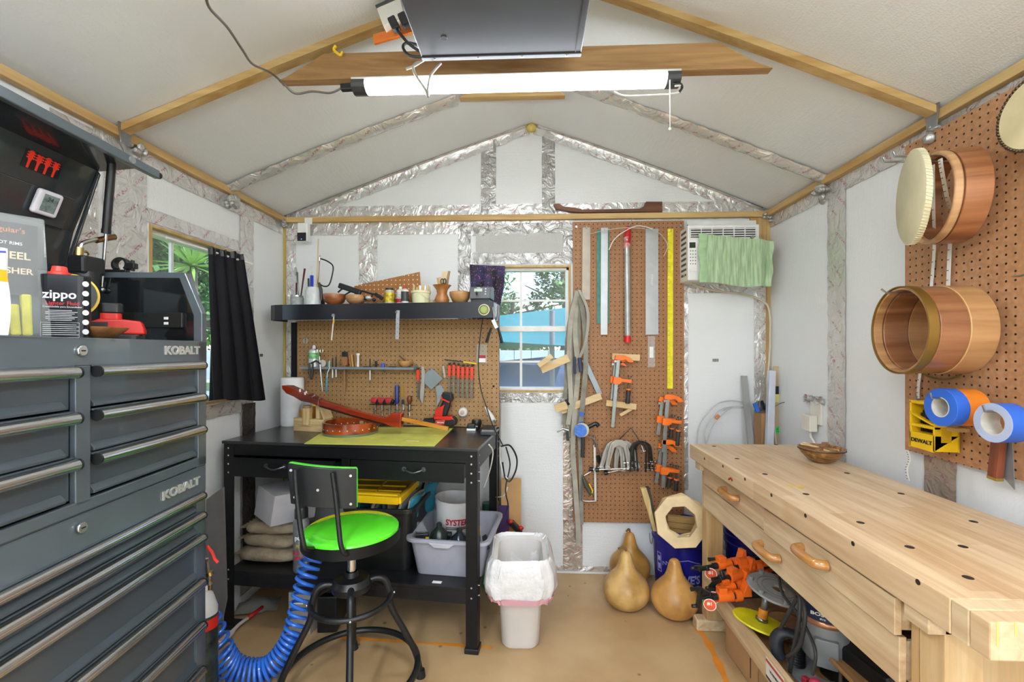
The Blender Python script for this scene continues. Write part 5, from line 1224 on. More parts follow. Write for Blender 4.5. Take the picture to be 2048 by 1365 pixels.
MB(M).bx((-.03, -.02, -.0), (.03, .02, .075)).build('pack_body', mat('#2f2f2b', .3, 0, .5, 40), g, bev=.003); MB(M).grid(lambda u, v: (-.025 + .05 * u * (1 - v * .5), .0 + .004 * math.sin(u * 9), .075 + v * .05), 6, 4).build('clear_hang_tab', CLEAR, g); MB(M).bx((.016, -.021, .005), (.031, -.0202, .06)).build('yellow_print', YEL, g)
M = Mg @ FM((.16, -.06, .115), .3, .0, -.5); MB(M).bx((-.012, -.07, 0), (.012, .07, .016)).build('hand_tool', BLK, bev=.004, label='black handled tool leaning at the right side of the grey tub', cat='tool')
MB(Mg @ FM((.0, .0, .09))).cyl((-.1, -.045, .05), (-.02, -.045, .05), .016).build('black_pipe', BLK, label='short black pipe lying behind the two canisters in the tub', cat='pipe')
# paper scrap on shelf edge
p = ls(872, 1168); MB(D.M).bx((p.x - .02, p.y + .002, SZ2), (p.x + .022, p.y + .022, SZ2 + .001)).build('paper_scrap', WHT, label='small white paper scrap on the front edge of the lower shelf', cat='paper')
# ================================================================ UNDER THE BENCH, ON THE FLOOR
p = R.hz(600, 1272, 0); M = FM((p.x, p.y + .1, 0), -.1); g = thing('floor_carton', 'pale cardboard box standing on the floor under the black bench', 'box', M)
MB(M).bx((-.055, -.09, 0), (.055, .09, .19)).build('carton_body', mat('#9a938b', .7), g, bev=.002); MB(M).bx((-.03, -.091, .14), (.02, -.0902, .165)).build('paper_label', WHT, g)
p = R.hz(650, 1262, 0); MB(FM((p.x, p.y + .1, 0), .1)).bx((-.04, -.12, 0), (.05, .12, .17)).build('black_case', BLK, bev=.006, label='black case on the floor behind the stool, under the bench', cat='case')
q = random.Random(6); p = R.hz(470, 1255, 0); M = FM((p.x + .02, p.y + .15, 0), .3)
MB(M).grid(lambda u, v: ((u - .5) * .2, (v - .5) * .12, .012 + .04 * math.sin(PI * u) * math.sin(PI * v) + q.uniform(0, .012)), 12, 8, .003).build('plastic_scoop', mat('#87837d', .5), label='crumpled grey cloth on the floor under the bench left end', cat='cloth')
g = thing('hand_brush', 'red and white hand brush lying on the floor under the bench', 'brush', R.hz(460, 1280, 0))
a, b, c = R.hz(440, 1288, .03), R.hz(478, 1250, .03), R.hz(525, 1215, .03)
MB().bar(a, a.lerp(b, .62), .032, .014).build('brush_head', mat('#c9c0ba', .4), g, bev=.004); MB().bar(a - Vector((.012, 0, .006)), a.lerp(b, .6) - Vector((.012, 0, .006)), .03, .022).build('red_bristles', mat('#c7321f', .8, bump=1, bs=200), g)
MB().tube([a.lerp(b, .6), b, b.lerp(c, .4)], .008).build('white_neck', mat('#c9c0ba', .4), g); MB().tube([b.lerp(c, .35), c], .009).build('red_handle', RED, g)
p = R.hz(500, 1225, 0); MB(FM((p.x, p.y + .22, .05), .5, 0, .15)).bx((-.22, -.02, 0), (.22, .02, .02)).build('yellow_level', YEL, bev=.002, label='yellow bar lying on the floor in the dark under the bench', cat='level')
# beside the chest: spray bottles and a blow gun
p = R.hz(424, 1345, 0); M = FM((-1.17, 1.66, 0)); 
g = thing('spray_bottle', 'white spray bottle with a red trigger beside the tool chest', 'spray bottle', M)
V2 = lambda px, py, y=1.66: R.hy(px, py, y)
bx_ = V2(408, 1200).x; M = FM((bx_, 1.66, 0)); WM[g.name] = M; g.matrix_world = M
zt2 = V2(424, 1180).z
MB(M).lathe([(0, 0), (.042, 0), (.045, .01), (.045, zt2 - .07), (.03, zt2 - .02), (.014, zt2), (0, zt2)], n=28).build('bottle_body', mat('#cfd0cf', .3), g)
MB(M).lathe([(.0455, .06), (.0455, zt2 - .09)], n=28).build('bottle_label', mat('#2c3a34', .4, 0, .6, 30), g); MB(M).lathe([(.02, zt2), (.02, zt2 + .02), (0, zt2 + .02)], n=20).build('neck_cap', WHT, g)
MB(M).lathe([(.0458, zt2 - .14), (.0458, zt2 - .10)], n=28).build('red_band', RED, g)
g = thing('air_blow_gun', 'chrome air blow gun with a red lever hanging beside the chest', 'blow gun', V2(424, 1100))
V3 = lambda px, py, y=1.475: R.hy(px, py, y)
MB().tube([V3(412, 1118), V3(415, 1150), V3(420, 1170)], .008).build('gun_body', CHROME, g); MB().tube([V3(414, 1093), V3(424, 1105), V3(430, 1120), V3(436, 1126)], .005).build('red_lever', RED, g); MB().cyl(V3(418, 1145), V3(420, 1152), .012).build('brass_nut', mat('#b3955a', .3, 1), g)
MB().cyl(V3(420, 1158), V3(420, 1180), .006).build('nozzle', mat('#7a5a3c', .4, .8), g)
# grey sheet leaning between chest and bench
a = [R.hy(x, y, 2.0) for x, y in ((412, 1000), (446, 975), (452, 1200), (440, 1262), (412, 1262))]
MB().exty([(p.x, p.z) for p in a], 2.0, 2.012).build('leaning_panel', mat('#6d6a68', .5), bev=.001, label='grey sheet of board leaning between the tool chest and the black bench', cat='board')
# ================================================================ WASTE BIN
p = R.hz(1030, 1292, 0); Mb_ = FM((p.x + .022, p.y + .075, 0), .03); g = thing('waste_bin', 'white plastic waste bin with a white bag folded over its rim', 'bin', Mb_)
def rrp(w, d, z, r=.04, n=6): return [(x, y, z) for x, y in rr(w, d, r, n)]
def loft(mb, levels, closed_bottom=True):
    n = len(levels[0]); vs = [p for L_ in levels for p in L_]; fs = []
    for k in range(len(levels) - 1):
        for i in range(n): fs.append((k * n + i, k * n + (i + 1) % n, (k + 1) * n + (i + 1) % n, (k + 1) * n + i))
    if closed_bottom: fs.append(tuple(range(n)))
    return mb.add(vs, fs, True)
hb_ = .405
loft(MB(Mb_), [rrp(.15, .19, 0, .04), rrp(.17, .21, .012, .05), rrp(.21, .27, hb_ - .02, .05), rrp(.24, .30, hb_, .05), rrp(.205, .265, hb_ - .01, .05), rrp(.16, .2, .02, .04)]).build('bin_body', mat('#dcd7d2', .45, 0, .05, 6), g)
q = random.Random(12)
def crinkle(L_, a): return [(x + q.uniform(-a, a), y + q.uniform(-a, a), z + q.uniform(-a, a)) for x, y, z in L_]
BAG = mat('#f2f0f0', .3, alpha=.82, bump=.8, bs=30); n12 = 12
lv = [crinkle(rrp(.18, .22, .2, .05, n12), .004), crinkle(rrp(.2, .26, .33, .05, n12), .006), crinkle(rrp(.225, .29, hb_ - .01, .06, n12), .004), crinkle(rrp(.26, .31, hb_ + .012, .06, n12), .003), crinkle(rrp(.285, .33, hb_ - .01, .07, n12), .005), crinkle(rrp(.315, .34, hb_ - .06, .08, n12), .007), crinkle(rrp(.325, .35, hb_ - .11, .08, n12), .008), crinkle(rrp(.30, .34, hb_ - .15, .08, n12), .008)]
loft(MB(Mb_), lv).build('bin_liner', BAG, g, label='crinkled white plastic bag')
loft(MB(Mb_), [crinkle(rrp(.303, .343, hb_ - .147, .08, n12), .006), crinkle(rrp(.285, .33, hb_ - .175, .08, n12), .006)], False).build('drawstring', mat('#e2a8b4', .5, alpha=.9), g, label='pink drawstring hem')
# ================================================================ BEHIND THE BENCH LEG: cardboard, purple board, green can, red black tool
p = R.hz(1000, 1150, 0)
MB().bx((-.175, 2.62, 0), (-.06, 2.66, R.hy(1005, 960, 2.62).z)).build('cardboard_sheet', mat('#c39a66', .7), bev=.001, label='upright brown and purple cardboard behind the bench leg, beside the bin', cat='cardboard')
a, b = R.hy(996, 1012, 2.61), R.hy(1018, 1100, 2.61); MB().bx((a.x - .04, 2.612, 0), (b.x, 2.6185, a.z)).build('purple_board', mat('#4a3064', .5), label='purple printed board standing in front of the brown cardboard', cat='board')
a = R.hy(975, 1000, 2.55); g = thing('green_spray_can', 'dark green capped spray can seen behind the bench leg', 'spray can', (a.x, 2.55, 0)); MB(FM((a.x, 2.55, 0))).cyl((0, 0, 0), (0, 0, .40), .033).build('can_body', mat('#3d7d5a', .35), g); MB(FM((a.x, 2.55, 0))).cyl((0, 0, .40), (0, 0, .47), .03).build('cap', mat('#173b30', .35), g)
a = R.hy(1034, 1055, 2.6); g = thing('jumper_clamp', 'black clamp with red ends hanging between the bench and the bin', 'clamp', a); MB().bar(R.hy(1022, 1045, 2.6), R.hy(1042, 1066, 2.6), .03, .04, (0, 1, 0)).build('body', BLK, g, bev=.005)
for x, y in ((1021, 1044), (1042, 1057)): MB().sph(R.hy(x, y, 2.585), (.016, .012, .012), 12).build('red_end', RED, g)
# cables at the bench's right corner
P = lambda pts: [R.hy(x, y, yy) for x, y, yy in pts]
MB().tube(sm_path(P([(968, 628, 2.38), (962, 660, 2.38), (958, 700, 2.38), (957, 740, 2.38), (962, 780, 2.38), (972, 812, 2.36), (985, 850, 2.2), (1000, 880, 2.1), (1006, 892, 2.1)]), 6), .0028).build('iron_cord', BLK, label='thin black cord running from the soldering station down to the bench corner', cat='cord')
MB().tube(sm_path(P([(1003, 893, 2.15), (1020, 892, 2.2), (1033, 915, 2.25), (1032, 940, 2.25), (1020, 963, 2.25), (1010, 955, 2.25), (1005, 925, 2.25)]), 6), .0042).build('power_cord', BLK, label='black looped power cord at the right end of the black bench', cat='cord')
MB().tube(sm_path(P([(1012, 895, 2.2), (1020, 930, 2.25), (1012, 970, 2.25), (1012, 990, 2.25), (1016, 1010, 2.3), (1012, 1030, 2.3)]), 6), .0036).build('power_cord', BLK, label='second black cord hanging straight down beside the bench leg', cat='cord')
MB().tube(sm_path(P([(978, 890, 2.1), (986, 905, 2.15), (980, 940, 2.2), (968, 975, 2.25)]), 6), .003).build('electric_cable', WHT, label='white cord looping under the right end of the bench top', cat='cord')
MB().tube(sm_path(P([(1000, 895, 2.2), (1001, 925, 2.25), (1008, 950, 2.25), (1016, 958, 2.25)]), 6), .003).build('electric_cable', WHT, label='white cord beside the black looped power cord', cat='cord')
MB().tube(sm_path(P([(992, 995, 2.5), (1008, 992, 2.45), (1015, 975, 2.45)]), 6), .0028).build('cable_tie', WHT, label='white cable tie stub on the rear bench leg', cat='cable tie')
# ================================================================ BACK WALL THINGS
# black curtain on the left window
TLc, TRc, BLc, BRc = R.hx(412, 497, XL + .05), R.hx(478, 508, XL + .05), R.hx(413, 800, XL + .06), R.hx(511, 800, XL + .06)
def cur(u, v):
    w = 1 - v
    T_ = TLc.lerp(TRc, u); B_ = BLc.lerp(BRc, u); p = T_.lerp(B_, v); f = .012 + .03 * v
    return p + Vector((f * math.sin(u * 2 * PI * 3.2 + .6 * v) + .01, .02 * math.sin(u * 19) * v, .004 * math.sin(u * 25) if v in (0, 1) else 0))
g = thing('window_curtain', 'black satin curtain gathered on the left window, beside the tool chest', 'curtain', TLc)
MB().grid(cur, 60, 24, .002).build('fabric_panel', mat('#0a0a11', .5, 0, .1, 8, spec=.15), g)
MB().grid(lambda u, v: cur(u, v * .04) + Vector((.003 + .006 * math.sin(u * 60), 0, .006 * (1 - v) * math.sin(u * 50))), 80, 3).build('gathered_heading', mat('#101116', .4), g)
MB().cyl((XL + .055, LW[0] + .02, TLc.z - .008), (XL + .055, LW[1] + .03, TLc.z - .008), .005).build('curtain_rod', WHT, g)
# cone-shaped clips nothing; starry curtain on the back window
m, N, L, P = newmat('galaxy_fabric'); v = coord(N, L); n1 = N.new('ShaderNodeTexNoise'); n1.inputs['Scale'].default_value = 12; L.new(v, n1.inputs[0])
r = N.new('ShaderNodeValToRGB'); e = r.color_ramp.elements; e[0].color = lin('#100f1e'); e[1].color = lin('#35305f'); e[0].position = .4; e[1].position = .62; L.new(n1.outputs[0], r.inputs[0])
n2 = N.new('ShaderNodeTexNoise'); n2.inputs['Scale'].default_value = 130; L.new(v, n2.inputs[0]); k = M2(N, L, 'GREATER_THAN', n2.outputs[0], v=.64)
mx = N.new('ShaderNodeMix'); mx.data_type = 'RGBA'; L.new(k, mx.inputs[0]); L.new(r.outputs[0], mx.inputs[6]); mx.inputs[7].default_value = lin('#b06a90'); L.new(mx.outputs[2], P.inputs['Base Color']); P.inputs['Roughness'].default_value = .7
a, b, c, d = R.hy(940, 530, YB - .012), R.hy(1010, 533, YB - .012), R.hy(945, 640, YB - .012), R.hy(994, 690, YB - .012)
MB().grid(lambda u, v: (a.lerp(b, u)).lerp(c.lerp(d, u), v) + Vector((.006 * math.sin(v * 8) * u, -.012 * math.sin(u * 17) * (.3 + v) - .008, 0)), 30, 12, .002).build('galaxy_curtain', m, label='dark purple star patterned fabric covering the left part of the back window', cat='curtain')
# camera on the plate
p = R.hy(606, 440, YB - .03); g = thing('security_camera', 'small white camera with a black face mounted under the top rail at the left corner', 'camera', (p.x, YB - .05, p.z))
a, b = R.hy(597, 447, YB - .06), R.hy(617, 484, YB - .06); MB().bx((a.x, YB - .075, b.z), (b.x, YB - .035, a.z)).build('camera_body', WHT, g, bev=.004)
a2, b2 = R.hy(597, 467, YB - .06), R.hy(615, 484, YB - .06); MB().bx((a2.x + .001, YB - .079, b2.z + .002), (b2.x, YB - .0752, a2.z)).build('lens_face', BLK, g, bev=.003)
c_ = a2.lerp(b2, .5); MB().cyl((c_.x, YB - .0792, b2.z + .012), (c_.x, YB - .08, b2.z + .012), .0022, n=10).build('status_light', mat('#4a7bff', .3, emis=3), g)
a, b = R.hy(609, 436, YB - .035), R.hy(624, 449, YB - .035); MB().bx((a.x, YB - .036, b.z), (b.x, YB - .031, a.z)).build('mount', WHT, g, bev=.002)
# dark walnut banjo neck on the rail
yk = YB - .045; pts = [(1107, 411), (1118, 410), (1128, 416), (1150, 418), (1165, 422), (1250, 421), (1280, 420), (1290, 415), (1293, 406), (1326, 406), (1326, 427), (1250, 427), (1165, 428), (1140, 426), (1125, 423), (1112, 421)]
loc = [R.hy(x, y, yk) for x, y in pts]; g = thing('walnut_neck', 'unfinished dark walnut banjo neck lying on the top rail of the back wall', 'banjo neck', (loc[0].x, yk, ZP1 + .001))
zmn = min(p.z for p in loc); dz_ = ZP1 + .001 - zmn
MB().exty([(p.x, p.z + dz_) for p in loc], YB - .035, YB - .004).build('neck_shaft', wood('#8a5a3c', '#59331f', 0, .5), g, bev=.003)
MB().exty([(p.x, p.z + dz_) for p in [R.hy(x, y, yk) for x, y in ((1112, 421), (1326, 426.4), (1326, 429), (1112, 429))]], YB - .035, YB - .004) if 0 else None
# --- big pegboard
X0, X1_, Z0, Z1_ = .244, .888, .316, 2.084
PBM = pegmat('#a3744b', '#946640', '#2b160c', 0, 2, .0254, .0034)
pbd = MB().bx((X0, YB - .026, Z0), (X1_, YB - .021, Z1_)).build('pegboard', PBM, label='tall brown pegboard hung on the back wall right of the window', cat='pegboard')
PB = YB - .027
mb = MB()
for x, z in ((X0 + .02, Z1_ - .03), (X1_ - .02, Z1_ - .03), (X1_ - .02, 1.17), (X0 + .02, .34)):
    mb = MB().cyl((x, PB, z), (x, PB - .003, z), .007, n=14); o = mb.build('washer_screw', STEEL); IM = WM[o.name]; o.parent = pbd; o.matrix_parent_inverse = Matrix.Identity(4); o.matrix_local = WM[pbd.name].inverted() @ IM
def W_(px, py, o=0): return R.hy(px, py, PB - o)
def whook(p, out=.04): return MB().tube([(p.x, PB, p.z), (p.x, PB - out, p.z), (p.x, PB - out - .003, p.z + .014)], .0018, 6)
def strip(name, p0, p1, w, t, mt, lb, cat, o=.008, hook=True, part='blade'):
    a = W_(*p0, o); b = W_(*p1, o); g = thing(name, lb, cat, (a.x, PB - o, a.z))
    MB().bar(a, b, w, t, (0, 1, 0)).build(part, mt, g, bev=.0006)
    if hook: q_ = a.lerp(b, .02); whook(q_, o + .012).build('hang_hook', STEEL, g)
    return g
ALU = mat('#b0b2b4', .35, .55, .05, 20)
strip('steel_bar', (1173, 455), (1172, 600), .048, .006, mat('#8b8073', .35, .6, .08, 12), 'broad brownish grey steel straightedge, leftmost on the tall pegboard', 'straightedge')
strip('green_template', (1206, 460), (1206, 648), .072, .003, mat('#3f8072', .5, 0, .15, 40), 'dark green gridded strip hanging behind an aluminium ruler', 'template', .006, False)
strip('aluminium_ruler', (1209, 456), (1208, 670), .04, .004, ALU, 'aluminium straightedge hanging over the green gridded strip', 'straightedge', .016)
g = strip('guard_saw_rule', (1304, 458), (1304, 670), .074, .002, ALU, 'widest silver steel plate ruler with faint scribbles, hanging right of the red capped tube', 'ruler', .01)
M = axes(W_(1304, 560, .0115), (0, 0, -1), (1, 0, 0), (0, -1, 0)); MB().text('STANLEY', .016, M, .0002).build('blade_lettering', mat('#d8d8d6', .4), g)
g = strip('yellow_rule', (1341, 458), (1340, 778), .032, .004, mat('#e9dc20', .45, 0, .12, 30), 'long yellow straightedge ruler hanging on the right of the pegboard', 'ruler', .008)
a = W_(1342, 458, .011); mb = MB()
for i in range(36): mb.bx((a.x - .016, PB - .0105, a.z - .02 - i * .025), (a.x - .016 + (.009 if i % 4 == 0 else .005), PB - .0101, a.z - .0185 - i * .025))
mb.build('tick_marks', BLK, g)
g = strip('clear_gauge', (1303, 672), (1303, 735), .042, .002, CLEAR, 'clear plastic strip with a white sticker hanging below the wide ruler', 'template', .007, False)
a, b = W_(1299, 694, .0085), W_(1307, 716, .0085); MB().bx((a.x, PB - .0095, b.z), (b.x, PB - .0085, a.z)).build('white_sticker', WHT, g)
# red capped rod bundle
g = thing('rod_tube', 'clear tube of rods with red end caps hanging in the middle of the pegboard', 'tube', W_(1255, 456, .03))
MB().cyl(W_(1254, 485, .03), W_(1255, 678, .03), .0175, n=24).build('tube_body', mat('#a9a9a6', .2, .3, .1, 30), g); MB().tube([W_(1256, 453, .03), W_(1256, 462, .03), W_(1254, 487, .03)], .018, 20, rs=[.008, .017, .019]).build('red_top_cap', mat('#c41a20', .35), g)
MB().cyl(W_(1255, 672, .03), W_(1255, 685, .03), .019, n=24).build('red_end_cap', mat('#d41f26', .35), g); MB().cyl(W_(1254, 475, .03), W_(1254, 497, .03), .0185, n=24).build('label_band', mat('#c98e90', .4, 0, .5, 60), g)
MB().tube([W_(1256, 455, .0), W_(1256, 455, .03), W_(1266, 436, .05)], .0025, 6).build('hang_hook', STEEL, g)
# wire cords across
MB().tube(sm_path([W_(1180, 468, .03), W_(1215, 460, .05), W_(1250, 456, .05), W_(1290, 458, .05), W_(1318, 466, .04), W_(1335, 490, .04), W_(1328, 512, .03)], 6), .0022).build('loose_wire', mat('#b9b4a8', .4), label='long pale wire arching across the top of the pegboard', cat='wire')
MB().tube(sm_path([W_(1218, 500, .04), W_(1228, 480, .05), W_(1246, 465, .05), W_(1275, 452, .05), W_(1305, 458, .04)], 6), .0026).build('loose_wire', WHT, label='white wire curling beside the red capped tube', cat='wire')
# --- cream straps hanging from a hook
ST = mat('#a8a496', .6, 0, .15, 14); ST2 = mat('#8f8c80', .55, 0, .2, 14)
g = thing('band_clamp_strap', 'bundle of grey webbing straps hanging from a hook at the left edge of the pegboard', 'strap', W_(1155, 580, .03))
def strap(pts, w, mt, o=.03, nm='webbing_strap', wd=(1, .25, 0)):
    P = sm_path([W_(x, y, o + (.0 if len(q_) < 1 else q_[0])) for x, y, *q_ in pts], 6); MB().rib(P, w, wd, .002).build(nm, mt, g)
strap([(1156, 582), (1142, 640), (1138, 720), (1142, 800), (1136, 850)], .028, ST, .05)
strap([(1157, 582), (1168, 640), (1172, 720), (1166, 800), (1160, 870), (1163, 900)], .03, ST2, .045)
strap([(1154, 582), (1150, 660), (1156, 740), (1150, 820), (1146, 900), (1152, 990), (1157, 1080), (1150, 1094)], .03, ST, .035)
strap([(1155, 582), (1158, 680), (1150, 760), (1158, 860), (1162, 960), (1163, 1050)], .024, ST2, .025)
strap([(1158, 580), (1176, 625), (1170, 690), (1150, 730)], .022, mat('#b5b2a8', .5), .055, wd=(.8, .6, 0))
strap([(1155, 580), (1146, 610), (1134, 680), (1132, 760), (1128, 850)], .022, ST2, .02)
whook(W_(1154, 578), .05).build('hang_hook', STEEL, g)
for p0, p1, w_ in (((1149, 714), (1150, 748), .014), ((1159, 716), (1162, 745), .02)): MB().bar(W_(*p0, .065), W_(*p1, .065), w_, .02, (0, 1, 0)).build('ratchet_buckle', mat('#232a44', .35, .4), g, bev=.003)
for y_ in (829, 848): MB().bar(W_(1163, y_ - 4, .05), W_(1163, y_ + 4, .05), .022, .003, (0, 1, 0)).build('blue_tape', mat('#2d63c8', .5), g)
MB().bar(W_(1166, 875, .05), W_(1165, 915, .05), .02, .018, (0, 1, 0)).build('lower_buckle', BLK, g, bev=.003)
g = thing('band_clamp_ratchet', 'blue taped round ratchet with a ribbed black handle on the straps', 'clamp', W_(1162, 862, .07))
MB().cyl(W_(1164, 861, .055), W_(1164, 861, .085), .041, n=32).build('ratchet_body', mat('#b9b49c', .4), g, bev=.004); MB().cyl(W_(1161, 862, .085), W_(1161, 862, .094), .036, n=28).build('blue_tape_cover', mat('#3d74cf', .5, 0, .1, 30, .6, 60), g)
MB().tube(sm_path([W_(1172, 858, .07), W_(1180, 853, .07), W_(1192, 848, .07), W_(1197, 853, .07)], 4), .012, 12).build('black_handle', BLK, g, label='ribbed black handle')
# wooden cauls clamped on the straps
def caul(p0, p1, w, lb, o=.06, name='wood_caul', t=.02, mt=None):
    return MB().bar(W_(*p0, o), W_(*p1, o), w, t, (0, 1, 0)).build(name, mt or PINEL[0], bev=.001, label=lb, cat='wood block', group=None)
caul((1082, 740), (1137, 716), .045, 'pale wooden board clamped across the window edge, upper left of the straps')
caul((1077, 732), (1104, 712), .028, 'small wooden wedge on top of the board at the window edge', .085)
caul((1122, 822), (1202, 792), .04, 'pale wooden board crossing behind the straps below the window', .025)
caul((1110, 818), (1134, 810), .045, 'wooden end block left of the straps below the window', .05)
for p0, p1, lb in (((1168, 720), (1200, 790), 'grey metal bar slanting from the straps to the wooden board'),): MB().bar(W_(*p0, .02), W_(*p1, .02), .03, .008, (0, 1, 0)).build('clamp_bar', mat('#8d969c', .35, .5), bev=.001, label=lb, cat='bar')
g = thing('sliding_clamp', 'dark small clamp with a bent lever hanging left of the straps', 'clamp', W_(1135, 870, .04))
MB().tube([W_(1131, 800, .06), W_(1138, 810, .06)], .007).build('black_grip', BLK, g); MB().tube([W_(1137, 862, .05), W_(1125, 858, .05), W_(1114, 865, .05)], .008, 8, rs=[.011, .007, .004]).build('bent_lever', STEEL, g); MB().bar(W_(1134, 865, .05), W_(1136, 882, .05), .018, .016, (0, 1, 0)).build('body', BLK, g)
# hacksaw and coping frame hanging low
def wtube(pts, r, o=.03, n=8): return MB().tube([W_(x, y, o) for x, y in pts], r, n)
g = thing('hacksaw', 'steel framed hacksaw with a grey and yellow handle hanging head down', 'saw', W_(1190, 880, .03))
MB().tube(sm_path([W_(x, y, .03) for x, y in ((1164, 950), (1163, 990), (1166, 1002), (1192, 1003))], 5), .0055).build('frame', mat('#9b9a94', .35, .7), g); MB().bar(W_(1189, 890, .03), W_(1191, 1001, .03), .012, .003, (0, 1, 0)).build('blade', mat('#d5d4d0', .35, .4), g)
MB().tube(sm_path([W_(x, y, .035) for x, y in ((1176, 874), (1188, 880), (1198, 905), (1206, 925), (1196, 936), (1168, 952))], 5), .0035).build('tension_arm', STEEL, g)
MB().tube([W_(1166, 955, .035), W_(1172, 970, .04), W_(1183, 990, .04)], .011, 12, rs=[.009, .013, .011]).build('handle', mat('#4a4a40', .5), g); MB().tube([W_(1178, 968, .045), W_(1185, 982, .047), W_(1183, 992, .045)], .004).build('yellow_trim', YEL, g)
MB().tube([W_(1188, 872, .03), W_(1190, 895, .03)], .004).build('tension_pin', STEEL, g)
MB().tube(sm_path([W_(x, y, .01) for x, y in ((1195, 912), (1202, 930), (1212, 940))], 4), .012).build('rubber_grip', BLK, label='black rubber grip hanging behind the hacksaw', cat='tool')
# --- orange bar clamps
def barclamp(p0, p1, slide, lb, grp=None, handle=.13, jl=.085, o=.05, back=False, s0=0):
    """p0 top, p1 bottom end of the bar, slide = position 0..1 of the sliding jaw"""
    a = W_(*p0, o); b = W_(*p1, o); L = (b - a).length; ang = math.atan2(b.x - a.x, -(b.z - a.z))
    M = Matrix.Translation(a) @ Matrix.Rotation(-ang, 4, 'Y'); g = thing('bar_clamp', lb, 'clamp', M, grp)
    MB(M).bx((-.010, -.004, -L), (.010, .004, .0)).build('bar', mat('#9aa09e', .3, .6, .08, 20), g, bev=.001)
    MB(M).exty([(-.022, -.012), (-.018, .014), (.03, .016), (.062, .006), (jl, -.012), (jl, -.02), (.058, -.022), (.04, -.008), (.014, -.014)], -.009, .009).build('fixed_jaw', ORANGE, g, bev=.002)
    MB(M).cyl((-.018, -.012, -.022), (-.018, .012, -.022), .007, n=10).build('jaw_pin', STEEL, g)
    z = -L * slide; MB(M).exty([(-.02, z - .028), (-.02, z + .012), (.02, z + .012), (.03, z + .006), (jl, z + .006), (jl, z - .014), (.03, z - .012), (.018, z - .028)], -.011, .011).build('sliding_jaw', ORANGE, g, bev=.002)
    MB(M).cyl((.02, .0, z - .016), (.038, -.004, z - .022), .004, n=8).build('jaw_pin', STEEL, g)
    x = jl - .012; MB(M).cyl((x, 0, z + .02), (x, 0, z - .05), .005).build('screw', DSTEEL, g); MB(M).cyl((x, 0, z + .02), (x, 0, z + .026), .012).build('swivel_pad', DSTEEL, g)
    MB(M).cyl((x, 0, z - .048), (x, 0, z - .056), .0135).build('orange_collar', ORANGE, g)
    MB(M).lathe([(0, -handle - .01), (.012, -handle - .008), (.014, -handle), (.0115, -handle * .75), (.014, -handle * .55), (.012, -.057), (0, -.056)], (x, 0, z), 10).build('grip', mat('#33302f', .5), g)
    return g
barclamp((1237, 716), (1225, 855), .31, 'orange jawed bar clamp holding wooden blocks in the middle of the pegboard', o=.06, handle=.125)
barclamp((1232, 722), (1224, 800), .45, 'second bar clamp mostly hidden behind the one holding wooden blocks', o=.03, handle=.07, jl=.03)
caul((1224, 713), (1279, 716), .036, 'wooden block behind the top jaw of the middle bar clamp', .03); caul((1212, 806), (1272, 814), .034, 'long wooden block at the lower part of the middle bar clamp', .035, t=.024)
caul((1240, 831), (1266, 816), .018, 'small slanted wooden wedge under the lower block of the middle clamp', .03, t=.012)
GC = 'bar clamps crowded on the right edge of the pegboard'
barclamp((1336, 795), (1327, 905), .42, 'front right bar clamp whose orange top jaw is the highest of the cluster', GC, o=.07)
barclamp((1325, 800), (1316, 870), .52, 'rear bar clamp with the short bar in the right cluster', GC, o=.035, handle=.10)
barclamp((1331, 885), (1326, 976), .60, 'lowest bar clamp of the right cluster, its bar ending near the blue bucket', GC, o=.065, handle=.11)
barclamp((1324, 893), (1312, 966), .56, 'lower rear bar clamp of the right cluster with a slanting bar', GC, o=.03, handle=.10)
# --- grey aluminium C clamps and black U clamps
CG = mat('#a9a6a0', .3, .4, .08, 20)
def cclamp(px, py, rz, lb, o, s=1.0):
    p = W_(px, py, o); M = Matrix.Translation(p) @ Matrix.Rotation(rz, 4, 'Y') @ Matrix.Scale(s, 4); g = thing('c_clamp', lb, 'clamp', M, 'grey C clamps')
    out = [(-.075, -.155), (-.062, -.07), (-.045, -.02), (-.02, .0), (.02, .0), (.045, -.02), (.062, -.07), (.075, -.155), (.048, -.155), (.036, -.085), (.024, -.045), (0, -.034), (-.024, -.045), (-.036, -.085), (-.052, -.155)]
    MB(M).exty(out, -.009, .009).build('frame', CG, g, bev=.003)
    for s_ in (-1, 1):
        MB(M).bar((s_ * .04, -.0092, -.03), (s_ * .058, -.0092, -.145), .006, .002, (0, 1, 0)).build('web_recess', mat('#8b8884', .4, .4), g)
    MB(M).box((-.062, 0, -.16), (.03, .022, .016)).build('fixed_pad', CG, g, bev=.003)
    MB(M).box((.062, 0, -.16), (.03, .022, .016)).build('screw_boss', CG, g, bev=.003)
    MB(M).cyl((.05, 0, -.162), (-.115, 0, -.175), .0045, n=10).build('screw', CHROME, g); MB(M).cyl((-.11, 0, -.175), (-.13, 0, -.177), .012, n=12).build('knob', BLK, g)
    return g
cclamp(1238, 880, .02, 'grey aluminium C clamp hanging lowest in front of a group of three', .07); cclamp(1230, 883, .10, 'grey aluminium C clamp at the left of a group of three', .045); cclamp(1247, 882, -.11, 'grey aluminium C clamp at the right of a group of three', .025)
MB().tube([W_(1239, 879, .0), W_(1262, 856, .08), W_(1279, 883, .05)], .0035).build('double_hook', STEEL, label='bent steel peg hook above the grey C clamps', cat='hook')
BK = mat('#1d1e20', .3, .3)
